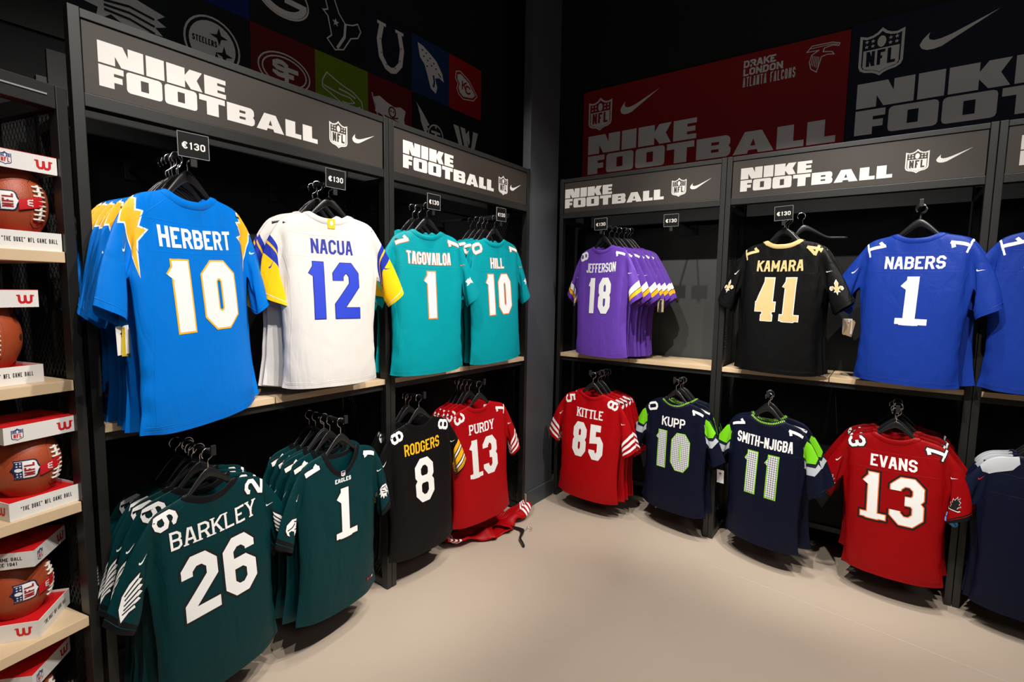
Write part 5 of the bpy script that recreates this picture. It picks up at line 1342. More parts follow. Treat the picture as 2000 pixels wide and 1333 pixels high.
# small emblems, unit size
WING = [(-.5, -.5), (-.42, -.05), (-.2, .25), (.15, .42), (.55, .5), (.42, .38), (.5, .30), (.34, .22), (.42, .12), (.26, .06), (.32, -.06), (.14, -.10), (.18, -.22), (-.02, -.24), (-.04, -.36), (-.22, -.36)]
EAGLE = [(-.5, .1), (-.3, .35), (.1, .45), (.42, .3), (.52, .05), (.48, -.2), (.38, -.3), (.40, -.1), (.25, -.08), (.1, -.2), (.12, -.42), (-.05, -.3), (-.12, -.48), (-.22, -.28), (-.34, -.42), (-.36, -.2), (-.55, -.25), (-.42, -.05)]
SHIP = [(-.35, -.5), (.3, -.5), (.42, -.38), (.2, -.36), (.22, -.2), (.36, -.1), (.2, 0), (.25, .2), (.12, .25), (.14, .5), (.05, .3), (-.02, .5), (-.1, .22), (-.22, .3), (-.2, .02), (-.34, 0), (-.2, -.15), (-.22, -.36), (-.4, -.34)]
FLEUR = [(0, .55), (.12, .3), (.07, 0), (.2, .12), (.34, .1), (.4, -.05), (.3, -.18), (.2, -.14), (.26, -.04), (.18, -.02), (.1, -.14), (.18, -.3), (.06, -.28), (0, -.5), (-.06, -.28), (-.18, -.3), (-.1, -.14), (-.18, -.02), (-.26, -.04), (-.2, -.14), (-.3, -.18), (-.4, -.05), (-.34, .1), (-.2, .12), (-.07, 0), (-.12, .3)]
FIN = [(-.5, -.1), (-.2, .25), (0, .3), (.05, .5), (.16, .28), (.4, .1), (.5, -.1), (.35, -.02), (.1, -.1), (-.1, -.35), (-.3, -.45), (-.2, -.25), (-.3, -.12)]
BOLT = [(.200, .030), (.232, .043), (.262, .070), (.251, .082), (.276, .112), (.260, .118), (.262, .150), (.246, .205), (.224, .285), (.226, .215), (.220, .180), (.184, .150), (.213, .143), (.190, .100), (.214, .098), (.204, .066), (.214, .064)]

def sleeve_at(s, t, side, layer=0):
    x, y = pat_sleeve(s * NS, t * VA, side, layer == 1)
    return (x if layer == 0 else -x), y

SPECS = {}
def spec(key, **k): SPECS[key] = k

def dress(parent, sp, di, front=True, face=0):
    """all parts of one jersey; front = carries name and number"""
    dr = DRAPES[di]
    body = fabric(sp['body'])
    put('torso', dr.parts['torso'], parent, body)
    slm = fabric(sp['sleeve'][0][1], sp['sleeve']) if 'sleeve' in sp else body
    sl = [put('sleeve', dr.parts['sleeve'], parent, slm), put('sleeve', dr.parts['sleeve2'], parent, slm)]
    col = put('collar', dr.parts['collar'], parent, sp['collar_mat']() if 'collar_mat' in sp else fabric(sp.get('collar', sp['body'])))
    put('stitching', dr.parts['stitching'], parent, body if 'thread' not in sp else fabric(sp['thread']))
    # shoulder numbers (both visible digits)
    num = sp.get('num')
    if num and sp.get('shoulder', True):
        scol = sp.get('shoulder_col', sp.get('num_col', W_))
        so = sp.get('shoulder_out', [])
        d0, d1 = num[0], num[-1]
        for side, dg, rot in ((-1, d1, -1.25), (1, d0, 1.25)):
            layered_text(parent, 'shoulder_number', dr, 0, dg, side * 0.172, 0.082, 0.086, 0.0155, 0.056, scol, so, rot, serif=sp.get('serif', 0) * 0.5, step=0.012)
            if face == 1 or sp.get('both'):
                layered_text(parent, 'shoulder_number', dr, 1, d0 if side < 0 else d1, side * 0.172, 0.082, 0.082, 0.020, 0.052, scol, so, rot, step=0.012)
    for e in sp.get('emblems', []):
        for side in (-1, 1):
            for layer in (0, 1):
                shape, s, t, sc, rot, cols = e
                a, b = sleeve_at(s, t, side, layer)
                vs_side = side if layer == 0 else -side
                host = sl[0] if side < 0 else sl[1]
                off = 0.0014
                for grow, cl in cols:
                    if shape == 'wing':
                        f = cfn(dr, layer, a, b, off, rot * vs_side)
                        art = Art(0.14)
                        fx = 1 if vs_side < 0 else -1
                        if grow == 'lines':
                            for p, q in (((.40, .37), (-.10, .19)), ((.33, .215), (-.14, .06)), ((.25, .055), (-.22, -.08)), ((.13, -.105), (-.28, -.20)), ((-.03, -.245), (-.36, -.30))):
                                art.stroke([(fx * p[0], p[1]), (fx * q[0], q[1])], .022)
                        else:
                            art.poly([(fx * (x * (1 + grow)), y * (1 + grow)) for x, y in WING])
                        art.build('sleeve_emblem', lambda x, y, f=f: f(x * sc, y * sc), print_mat(cl), host, smooth=True)
                    elif shape == 'tick':
                        art = Art(0.012)
                        swoosh(art, 0, 0, sc, sc * 0.42, 0.12, flip=False)
                        f = cfn(dr, layer, a, b, off, 0.0)
                        art.build('tick_mark', f, print_mat(cl), host, smooth=True)
                    elif grow == 'beak':
                        art_on(host, 'sleeve_emblem', dr, layer, [], cl, a, b, sc, rot * vs_side, off, flip=(vs_side < 0), step=0.012, strokes=[[(.42, .02), (.18, .06), (.02, .18)], [(-.1, .0), (-.3, .05)], [(.05, -.12), (-.18, -.12)], [(.0, .3), (-.3, .2)]], hw=.03)
                    else:
                        cx = sum(p[0] for p in shape) / len(shape)
                        pl = [(x * (1 + grow), y * (1 + grow)) for x, y in shape]
                        art_on(host, 'sleeve_emblem', dr, layer, [pl], cl, a, b, sc, rot * vs_side, off, flip=(vs_side < 0), step=0.012)
                    off += 0.0007
    for fn_ in sp.get('extra', []):
        fn_(parent, dr, front)
    if front:
        if sp.get('name'):
            layered_text(parent, 'name_lettering', dr, face, sp['name'], 0, sp.get('name_b', 0.160), sp.get('name_h', 0.064), sp.get('name_t', 0.0105), sp['name_w'], sp.get('name_col', W_), sp.get('name_out'), serif=sp.get('name_serif', 0), gap=sp.get('name_gap'), step=0.012)
        nh = sp.get('num_h', 0.245)
        layered_text(parent, 'number', dr, face, num, sp.get('num_a', 0.0), sp.get('num_b', 0.352), nh, sp.get('num_t', 0.046), sp['num_w'], sp.get('num_col', W_), sp.get('num_out'), serif=sp.get('serif', 0), fillmat=sp['num_mat']() if 'num_mat' in sp else None, gap=sp.get('num_gap'))

def bolts(parent, dr, front):
    for side in (-1, 1):
        for nm, col, off, kind in (('shoulder_bolt_border', W_, 0.0010, 's'), ('shoulder_bolt', srgb(255, 184, 28), 0.0017, 'p')):
            a = Art(0.010)
            pts = [(side * x, -y) for x, y in BOLT]
            if kind == 's': a.stroke(pts, 0.0055, 0, closed=True)
            else: a.poly(pts)
            a.build(nm, lambda x, y: dr.pt(x, -y, 0, off), print_mat(col), parent, smooth=True)
        a = Art(0.010)
        pts = [(side * x, -y) for x, y in BOLT[:4]] + [(side * .225, -.10)]
        a.poly(pts)
        a.build('shoulder_bolt', lambda x, y: dr.pt(x, -y, 1, 0.0014), print_mat(srgb(255, 184, 28)), parent, smooth=True)

def hawk_patches(parent, dr, front):
    G, S, N = srgb(120, 210, 20), srgb(185, 192, 198), srgb(14, 20, 44)
    for side in (-1, 1):
        for nm, col, pl, off in (('sleeve_patch', S, [(.0, .32), (.0, .85), (.36, .70), (.62, .30), (.56, 0.02), (.40, .12)], .0020),
                                 ('sleeve_patch_border', N, [(.0, .22), (.0, .62), (.30, .52), (.50, .20), (.45, 0.02), (.34, .10)], .0030),
                                 ('sleeve_patch', G, [(.02, .12), (.02, .55), (.28, .45), (.44, .16), (.38, 0.02), (.12, .05)], .0040)):
            for layer in (0, 1):
                a = Art(0.010)
                pp = []
                for s, t in pl:
                    x, y = sleeve_at(s, t, side, layer)
                    pp.append((x, -y))
                a.poly(pp)
                a.build(nm, lambda x, y: dr.pt(x, -y, layer, off), print_mat(col), parent, smooth=True)

def yoke_grey(parent, dr, front):
    for layer in (0, 1):
        for side in (-1, 1):
            a = Art(0.012)
            pts = [(side * .105, -.012), (side * .17, -.03), (side * .245, -.078), (side * .236, -.115), (side * .20, -.125), (side * .12, -.085), (side * .098, -.05)]
            a.poly(pts)
            a.build('shoulder_yoke', lambda x, y: dr.pt(x, -y, layer, .0032), print_mat(srgb(186, 190, 194)), parent, smooth=True, label='light grey shoulder yoke')

def neck_patch(parent, dr, front):
    a = Art(0.008)
    a.poly([(-.016, -.030), (.016, -.030), (.016, -.078), (-.016, -.078)])
    p = a.build('neck_patch', lambda x, y: dr.pt(x, -y, 0, .0045), print_mat(srgb(255, 196, 20)), parent, smooth=True, label='small yellow patch at the back of the neck')
    b = Art(0.01)
    b.poly([(-.006, -.045), (.004, -.043), (.008, -.056), (0, -.066), (-.007, -.058)])
    b.build('patch_emblem', lambda x, y: dr.pt(x, -y, 0, .0052), print_mat(W_), p)

def eagle_front(parent, dr, front):
    if not front: return
    layered_text(parent, 'chest_lettering', dr, 1, 'EAGLES', 0, .158, .020, .0045, .095, W_, None, step=0.02)
    for kind, col, off in (('plate', W_, .0042), ('top', srgb(20, 40, 100), .0048), ('red', srgb(190, 20, 40), .0048)):
        s = shield_art(kind, 0, 0, .024)
        s.build('shield_emblem', cfn(dr, 1, 0, .127, off), print_mat(col), parent)
    a = Art(0.01)
    a.poly([(-.034, -.009), (.034, -.009), (.034, .009), (-.034, .009)])
    p = a.build('hem_label', cfn(dr, 1, .17, .70, .0022), print_mat(srgb(14, 14, 16)), parent)
    for dx, col in ((-.020, srgb(190, 30, 45)), (0, srgb(190, 30, 45)), (.018, W_)):
        b = Art(0.01)
        b.ellipse(dx, 0, .006, .0065, n=10)
        b.build('label_mark', cfn(dr, 1, .17, .70, .0030), print_mat(col), p)

def dotted_collar():
    if 'dotted_collar' in _mats: return _mats['dotted_collar']
    m = mat('dotted_collar', srgb(16, 22, 46), rough=0.6)
    nt = m.node_tree
    uv = nt.nodes.new('ShaderNodeUVMap'); uv.uv_map = 'st'
    mp = nt.nodes.new('ShaderNodeMapping')
    mp.inputs['Scale'].default_value = (44, 0.001, 1)
    ck = nt.nodes.new('ShaderNodeTexChecker')
    ck.inputs['Scale'].default_value = 1.0
    ck.inputs['Color1'].default_value = (*srgb(150, 220, 30), 1)
    ck.inputs['Color2'].default_value = (*srgb(16, 22, 46), 1)
    sx = nt.nodes.new('ShaderNodeSeparateXYZ')
    cr = nt.nodes.new('ShaderNodeValToRGB')
    cr.color_ramp.interpolation = 'CONSTANT'
    cr.color_ramp.elements[0].color = (0, 0, 0, 1)
    cr.color_ramp.elements[1].position = 0.27
    cr.color_ramp.elements[1].color = (1, 1, 1, 1)
    stop = cr.color_ramp.elements.new(0.41)
    stop.color = (0, 0, 0, 1)
    mx = nt.nodes.new('ShaderNodeMix')
    mx.data_type = 'RGBA'
    mx.inputs[6].default_value = (*srgb(16, 22, 46), 1)
    nt.links.new(uv.outputs['UV'], sx.inputs[0])
    nt.links.new(sx.outputs['Y'], cr.inputs['Fac'])
    nt.links.new(cr.outputs['Color'], mx.inputs[0])
    nt.links.new(uv.outputs['UV'], mp.inputs['Vector'])
    nt.links.new(mp.outputs['Vector'], ck.inputs['Vector'])
    nt.links.new(ck.outputs['Color'], mx.inputs[7])
    nt.links.new(mx.outputs[2], nt.nodes['Principled BSDF'].inputs['Base Color'])
    return m

BLK = srgb(18, 18, 20)
GOLD = srgb(255, 184, 28)
tick = lambda col, s=0.22, t=0.28: ('tick', s, t, 0.040, 0, [(0, col)])
RED49 = srgb(168, 5, 13)
spec('herbert', body=srgb(0, 116, 214), num='10', num_h=.226, num_b=.345, name='HERBERT', name_w=.285, name_t=0.0113, num_w=.275, num_t=.058, num_out=[(.0055, GOLD)], shoulder=False, extra=[bolts], emblems=[tick(W_, .30)])
spec('nacua', body=srgb(218, 214, 208), num='12', name='NACUA', name_w=.190, name_t=0.0101, name_col=srgb(32, 44, 150), num_w=.235, num_col=srgb(36, 62, 196), num_out=[(.003, srgb(30, 40, 120))], shoulder=False, extra=[neck_patch], sleeve=[(0, srgb(218, 214, 208)), (.16, srgb(36, 52, 160)), (.24, GOLD), (.275, srgb(36, 52, 160)), (.42, srgb(255, 196, 20))], emblems=[tick(srgb(36, 52, 160), .48)])
spec('tago', body=srgb(0, 148, 158), num='1', name='TAGOVAILOA', name_w=.290, name_t=0.0097, name_gap=.004, name_out=[(.0022, srgb(240, 120, 40))], num_w=.100, num_t=.052, num_out=[(.006, srgb(246, 130, 40))], shoulder_out=[(.003, srgb(246, 130, 40))], emblems=[tick(srgb(240, 130, 50), .25), (FIN, .62, .30, .062, 0.2, [(0, W_)])])
spec('hill', body=srgb(0, 148, 158), num='10', name='HILL', name_w=.125, name_t=0.0105, name_out=[(.0022, srgb(240, 120, 40))], num_w=.235, num_t=.050, num_out=[(.006, srgb(246, 130, 40))], shoulder_out=[(.003, srgb(246, 130, 40))], emblems=[tick(srgb(240, 130, 50), .25), (FIN, .62, .30, .062, 0.2, [(0, W_)])])
EG = srgb(3, 48, 51)
spec('barkley', body=EG, collar=BLK, num='26', num_h=.232, name='BARKLEY', name_w=.330, name_t=0.0086, name_gap=.0085, name_serif=.0065, name_out=[(.0025, BLK)], num_w=.290, num_t=.042, num_out=[(.0078, BLK)], shoulder_out=[(.005, BLK)], sleeve=[(0, EG), (.86, BLK)], emblems=[tick(W_, .22), ('wing', .62, .36, .105, -.15, [(.16, BLK), (0.0, W_), ('lines', BLK)])])
spec('eagles', body=EG, collar=BLK, num='1', num_w=.100, num_t=.046, num_h=.235, num_b=.315, serif=.022, num_out=[(.0075, BLK)], shoulder_out=[(.005, BLK)], sleeve=[(0, EG), (.86, BLK)], extra=[eagle_front], both=True, emblems=[tick(W_, .22), (EAGLE, .62, .40, .082, .2, [(.20, BLK), (0.04, W_), ('beak', BLK)])])
spec('rodgers', body=srgb(13, 13, 14), num='8', name='RODGERS', name_w=.255, name_t=0.0097, name_col=srgb(250, 190, 20), num_w=.135, num_t=.042, num_h=.25, sleeve=[(0, srgb(13, 13, 14)), (.44, GOLD), (.54, BLK), (.57, W_), (.62, BLK), (.65, GOLD), (.78, BLK), (.81, W_), (.86, BLK), (.89, GOLD), (.96, BLK)], emblems=[tick(W_, .30)])
S49 = [(0, RED49), (.60, W_), (.67, RED49), (.73, W_), (.80, RED49), (.86, W_), (.92, RED49)]
spec('purdy', body=RED49, num='13', name='PURDY', name_w=.205, name_t=0.0101, name_serif=.006, num_w=.235, serif=.016, sleeve=S49, emblems=[tick(W_, .28)])
spec('kittle', body=RED49, num='85', name='KITTLE', name_w=.205, name_t=0.0101, name_serif=.006, num_w=.245, sleeve=S49, emblems=[tick(W_, .28)])
PUR = srgb(102, 64, 168)
spec('jeff', body=PUR, num='18', name='JEFFERSON', name_w=.280, name_t=0.0092, name_gap=.004, num_w=.220, num_t=.046, num_out=[(.003, srgb(60, 30, 110))], sleeve=[(0, PUR), (.64, W_), (.78, BLK), (.795, GOLD), (.88, PUR)], emblems=[tick(W_, .34)])
OG = srgb(214, 188, 130)
spec('kamara', body=srgb(12, 12, 12), collar=OG, num='41', name='KAMARA', name_w=.255, name_t=0.0113, name_col=OG, num_col=OG, num_w=.225, num_t=.052, serif=.016, num_out=[(.004, W_)], shoulder_col=OG, emblems=[tick(W_, .28), (FLEUR, .62, .30, .07, .4, [(.2, W_), (0, OG)])])
RB = srgb(24, 56, 150)
spec('nabers', body=RB, num='1', name='NABERS', name_w=.245, name_t=0.0109, num_w=.100, num_t=.050, serif=.024, emblems=[tick(W_, .30)])
NV_ = srgb(11, 16, 36)
LG = srgb(140, 215, 25)
spec('kupp', body=NV_, collar_mat=dotted_collar, num='10', name='KUPP', name_w=.175, name_t=0.0105, num_w=.255, num_t=.058, num_out=[(.0055, LG)], num_mat=lambda: net_mat(srgb(235, 235, 235), srgb(120, 125, 135)), extra=[hawk_patches], emblems=[tick(NV_, .25)])
spec('smith', body=NV_, collar_mat=dotted_collar, num='11', name='SMITH-NJIGBA', name_w=.330, name_t=0.0097, name_gap=.004, num_w=.215, num_t=.055, num_out=[(.0055, LG)], num_mat=lambda: net_mat(srgb(235, 235, 235), srgb(120, 125, 135)), extra=[hawk_patches], emblems=[tick(NV_, .25)])
BR = srgb(146, 3, 8)
spec('evans', body=BR, num='13', name='EVANS', name_w=.200, name_t=0.0109, num_w=.270, serif=.016, num_t=.044, num_gap=.034, num_out=[(.014, BLK), (.0045, srgb(240, 110, 40))], shoulder_out=[(.006, BLK)], sleeve=[(0, BR), (.90, BLK)], emblems=[tick(W_, .26), (SHIP, .66, .42, .062, .2, [(.2, W_), (0.06, BLK)])])
spec('titans', body=srgb(12, 17, 38), num='1', num_w=.100, num_t=.05, shoulder=False, extra=[yoke_grey], sleeve=[(0, srgb(15, 22, 46)), (.86, srgb(80, 170, 235))], emblems=[tick(srgb(200, 40, 50), .06)])

# --- hangers
def make_hanger_mesh():
    bm = bmesh.new()
    N = 30
    prev = None
    for i in range(N + 1):
        t = -1 + 2 * i / N
        a = t * 0.205
        sh = -0.004 - 0.05 * (abs(t) * 0.205 / 0.215) ** 1.2 - 0.024 - 0.010 * min(1, abs(t) * 2)
        k = max(0, 1 - abs(a) / 0.125)
        z = sh + 0.058 * (k * k * (3 - 2 * k))
        hd = 0.008 + 0.008 * abs(t) ** 1.5
        hz = 0.010 + 0.011 * k - 0.002 * abs(t)
        ring = [bm.verts.new((a, hd * math.cos(2 * math.pi * q / 8), z + hz * math.sin(2 * math.pi * q / 8))) for q in range(8)]
        if prev:
            for q in range(8):
                bm.faces.new((prev[q], ring[q], ring[(q + 1) % 8], prev[(q + 1) % 8]))
        else:
            bm.faces.new(ring[::-1])
        prev = ring
    bm.faces.new(prev)
    bmesh.ops.recalc_face_normals(bm, faces=bm.faces[:])
    me = bpy.data.meshes.new('hanger_body')
    bm.to_mesh(me)
    bm.free()
    me.polygons.foreach_set('use_smooth', [True] * len(me.polygons))
    me.materials.append(m_hanger)
    bm = bmesh.new()
    pts = [(0, 0, .038), (0, 0, .074)] + [(0.021 * math.cos(math.radians(x)), 0, 0.100 + 0.021 * math.sin(math.radians(x))) for x in range(-70, 226, 18)]
    add_tube(bm, pts, 0.0021, 6)
    bmesh.ops.recalc_face_normals(bm, faces=bm.faces[:])
    mh = bpy.data.meshes.new('hanger_hook')
    bm.to_mesh(mh)
    bm.free()
    mh.polygons.foreach_set('use_smooth', [True] * len(mh.polygons))
    mh.materials.append(m_chrome)
    return me, mh
HANGER, HOOK = make_hanger_mesh()
def hanger(loc, rot, sc, label, group=None):
    t = thing('clothes_hanger', label, 'hanger', loc, rot, group)
    t.scale = sc
    for nm, me, lb in (('hanger_body', HANGER, None), ('hook', HOOK, 'chrome wire hook')):
        o = bpy.data.objects.new(nm, me)
        C.objects.link(o)
        o.parent = t
        if lb: o['label'] = lb
    return t

ORD = ['second', 'third', 'fourth', 'fifth', 'sixth', 'seventh', 'eighth', 'ninth', 'tenth']
def hang_tag(parent, x, y, z, rz=0.2, cols=('white',)):
    """paper swing tags on a loop"""
    for i, cn in enumerate(cols):
        c = {'white': W_, 'kraft': srgb(196, 166, 128), 'black': BLK, 'yellow': srgb(230, 200, 30)}[cn]
        m = mat('tag_' + cn, c, rough=0.6)
        bm = bmesh.new()
        add_box(bm, -.023, .023, -.0006, .0006, -.085, 0, 0)
        o = bm_obj('swing_tag', bm, m, parent, label=cn + ' paper swing tag')
        o.location = (x + i * .012, y - .006 * (len(cols) - i), z - i * .006)
        o.rotation_euler = (0.05, 0.12 * i - .03, rz + 0.5 * i)
        if i == 0:
            for kind, col, yy in (('plate', W_, -.0010), ('top', srgb(20, 40, 100), -.0013), ('red', srgb(190, 20, 40), -.0013)):
                shield_art(kind, 0, -.028, .020).build('tag_emblem', lambda px, pz, yy=yy: (px, yy, pz), print_mat(col), o)
    bm = bmesh.new()
    add_tube(bm, [(x, y - .006, z - .004), (x + .004, y - .004, z + .06), (x + .012, y, z + .10)], .0007, 4)
    bm_obj('tag_loop', bm, mat('tag_string', srgb(40, 40, 40)), parent)

ALL_ROOTS = []
def stack(key, side, u, off, z, yaw, roll, sc, di, n, desc, short, sp_back=None, face=0, arm=True, dxs=0.012, gap=0.040, ybulge=0.5, yaw_j=4.0, tag=None, tag_pos=None, price=True, bayobj=None, wid=1.0, back_di=None, first_gap=0.075, drift=0.0):
    sp = SPECS[key]
    r = random.Random(hash_(key))
    base = math.radians(yaw) + (0 if side == 'L' else R90)
    def place(o, depth, du, dyaw, ys, droll=0.0, zz=0.0):
        if side == 'L':
            o.location = (u + du, YL - off + depth, z + zz)
        else:
            o.location = (XR - off + depth, u - du, z + zz)
        o.rotation_euler = (0, math.radians(roll) * -1 + droll, base + math.radians(dyaw))
        o.scale = (sc * wid, sc * ys, sc)
    front = thing('jersey', desc, 'jersey')
    place(front, 0, 0, 180 if face == 1 else 0, ybulge)
    dress(front, sp, di, True, face)
    if tag:
        hang_tag(front, *tag_pos, cols=tag)
    h = hanger(front.location, front.rotation_euler, front.scale, 'black plastic hanger in the foremost ' + short)
    h.scale = (sc * wid, sc * 0.6, sc)
    proto = None
    kids = None
    for i in range(n):
        label = f'{short}, {ORD[i]} from the front'
        o = thing('jersey', label, 'jersey', group='row behind the foremost ' + short)
        depth = first_gap + i * gap
        place(o, depth, r.uniform(-dxs, dxs) + drift * (i + 1), (180 if face == 1 else 0) + r.uniform(-yaw_j, yaw_j) - yaw * min(1, 0.35 + 0.12 * i), 0.22, r.uniform(-.02, .02), r.uniform(-.006, .004))
        if kids is None:
            dress(o, sp_back or sp, back_di if back_di is not None else (di + 2) % 4, False, face)
            kids = [(c, list(c.children)) for c in o.children]
        else:
            for c, gc in kids:
                d = c.copy()
                C.objects.link(d)
                d.parent = o
                for g in gc:
                    e = g.copy()
                    C.objects.link(e)
                    e.parent = d
        hh = hanger(o.location, (0, o.rotation_euler.y, o.rotation_euler.z), o.scale, f'black hanger in the {short}, {ORD[i]} from the front', 'hangers of the row of ' + short + 's')
        hh.scale = (sc * wid, sc * 0.32, sc)
    # face-out arm the hangers hang on : a part of its bay
    if bayobj is not None and arm:
        face_arm(bayobj, side, u, off, z + 0.112 * sc)
        if price:
            price_tag(side, u, off, z + 0.112 * sc, short)
    return front

def hash_(s):
    return zlib.crc32(s.encode()) & 0xffff

def face_arm(bayobj, side, u, off, zc):
    lx = (u - bayobj.location.x) if side == 'L' else (bayobj.location.y - u)
    bm = bmesh.new()
    add_box(bm, lx - .006, lx + .006, -off - .035, D, zc - .008, zc + .006, .001)
    add_box(bm, lx - .009, lx + .009, -off - .047, -off - .036, zc - .010, zc + .028, .002)
    bm_obj('hanging_arm', bm, m_mesh, bayobj)
    box('arm_bracket', lx - .02, lx + .02, D - .012, D, zc - .04, zc + .04, m_mesh, bayobj)

def price_tag(side, u, off, zc, where, dz=0.0):
    rz = 0 if side == 'L' else R90
    loc = (u, YL - off - .052, zc - .030 + dz) if side == 'L' else (XR - off - .052, u, zc - .030 + dz)
    t = thing('price_sign', 'small black price card above the ' + where, 'price tag', loc, (0, random.uniform(-.03, .03), rz + random.uniform(-.06, .06)))
    w, h = .047, .078
    box('card', -w, w, -.001, .001, 0, h, m_card, t, bev=0)
    for a in ((-w - .0016, -w, 0, h), (w, w + .0016, 0, h)):
        box('holder_edge', a[0], a[1], -.0016, .0016, a[2] - .0016, a[3] + .0016, m_acry, t, bev=0)
    for a in ((-w, w, -.0016, 0), (-w, w, h, h + .0016)):
        box('holder_edge', a[0], a[1], -.0016, .0016, a[2], a[3], m_acry, t, bev=0)
    box('clip', -.010, .010, .0012, .012, -.030, .014, m_mesh, t, bev=.001)
    a = Art()
    draw_text(a, '\u20ac130', 0, h * .47, .023, .0043, width=.072, gap=.0040)
    a.build('price_lettering', flat(-.0016), m_white, t)
# ------------------------------------------------------------------ placing the rows (fitted positions)
# key side u off z yaw roll scale drape count
stack('herbert', 'L', 0.815, .140, 2.000, 22, 2.0, 1.05, 0, 5, 'bright blue jersey with white number 10 and yellow lightning bolts on the shoulders', 'bright blue lightning bolt jersey', tag=('white', 'yellow', 'black'), tag_pos=(-.262, .03, -.44, .3), bayobj=bay_l1, yaw_j=4, dxs=.008, drift=.003)
stack('nacua', 'L', 1.417, .075, 2.012, -10, 0.0, 1.01, 8, 2, 'white jersey with blue number 12 and yellow sleeves', 'white yellow sleeved jersey', bayobj=bay_l1)
stack('tago', 'L', 2.031, .070, 2.003, -8, 0.8, 1.02, 4, 2, 'foremost turquoise jersey with a single digit, beside the white one', 'turquoise jersey beside the white one', bayobj=bay_l2)
stack('hill', 'L', 2.611, .085, 2.010, -3, 1.2, 1.015, 3, 4, 'foremost turquoise jersey with two orange edged digits beside the corner', 'turquoise jersey beside the corner', bayobj=bay_l2)
stack('barkley', 'L', 0.838, .150, 0.945, 8, 2.0, 0.98, 4, 5, 'dark green jersey with white number 26 and black cuffs', 'dark green jersey showing its back', bayobj=bay_l1, price=False, yaw_j=5, dxs=.02)
stack('eagles', 'L', 1.425, .120, 0.940, 6, 2.0, 0.98, 0, 5, 'dark green jersey turned to show its front, white number 1 and black collar', 'dark green jersey showing its front', face=1, bayobj=bay_l1, price=False, yaw_j=5, dxs=.02)
stack('rodgers', 'L', 1.990, .050, 0.955, -3, 2.0, 0.99, 4, 2, 'black jersey with white number 8 and yellow striped sleeves', 'black jersey with yellow striped sleeves', bayobj=bay_l2, price=False)
stack('purdy', 'L', 2.510, .055, 0.960, -10, 1.5, 1.0, 3, 4, 'foremost red jersey with plain white number left of the corner wall', 'red jersey left of the corner', bayobj=bay_l2, price=False)
stack('jeff', 'R', 1.672, .122, 2.015, -18, -1.0, 1.03, 3, 6, 'purple jersey with white number 18 and white and yellow sleeve bands', 'purple jersey', bayobj=bay_r1, drift=.014, tag=('kraft', 'black'), tag_pos=(.36, .40, -.38, .3))
stack('kamara', 'R', 0.517, .105, 2.005, -14, -0.6, 1.03, 1, 2, 'black jersey with gold number 41 and gold collar', 'black jersey with gold lettering', bayobj=bay_r2, wid=1.0)
stack('nabers', 'R', -0.108, .108, 2.010, -13, -0.8, 1.03, 5, 1, 'royal blue jersey with a big white number 1', 'royal blue jersey beside the black one', tag=('white', 'kraft', 'kraft'), tag_pos=(-.27, -.02, -.47, .1), bayobj=bay_r2, price=False)
stack('kittle', 'R', 1.705, .160, 0.950, -2, -1.5, 1.04, 0, 5, 'foremost red jersey with plain white number right of the corner wall', 'red jersey right of the corner', bayobj=bay_r1, price=False)
stack('kupp', 'R', 1.119, .075, 0.958, -13, 1.0, 1.0, 4, 3, 'foremost navy jersey with green edged number, left of the slim black post', 'navy jersey left of the slim post', bayobj=bay_r1, price=False)
stack('smith', 'R', 0.536, .146, 0.945, -17, 0.0, 1.02, 5, 2, 'foremost navy jersey with green edged number, right of the slim black post', 'navy jersey right of the slim post', tag=('white',), tag_pos=(-.27, -.03, -.42, .1), bayobj=bay_r2, price=False)
stack('evans', 'R', -0.085, .130, 0.945, -8, 1.8, 1.01, 7, 5, 'foremost red jersey with black edged number and black cuffs', 'red jersey with black cuffs', bayobj=bay_r2, price=False, first_gap=.10, gap=.048)
stack('nabers', 'R', -0.640, .100, 2.010, -4, 0.0, 1.02, 0, 1, 'royal blue jersey cut off by the right edge of the photo', 'royal blue jersey at the photo edge', bayobj=bay_r3, price=False)
stack('titans', 'R', -0.665, .150, 0.930, -2, 0.0, 1.02, 5, 3, 'navy jersey with light grey shoulders and light blue cuffs', 'navy jersey with grey shoulders', bayobj=bay_r3, price=False)
# the empty arm of the first right bay, still with its price card
face_arm(bay_r1, 'R', 1.183, .085, 2.127)
price_tag('R', 1.183, .085, 2.127, 'empty shelf right of the purple jerseys')
# second purple pair leaning behind
hanger((XR + .02, 0.425, 2.030), (0, -0.24, R90 + math.radians(14)), (1, .6, 1), 'bare black hanger sticking out behind the black jersey with gold lettering')
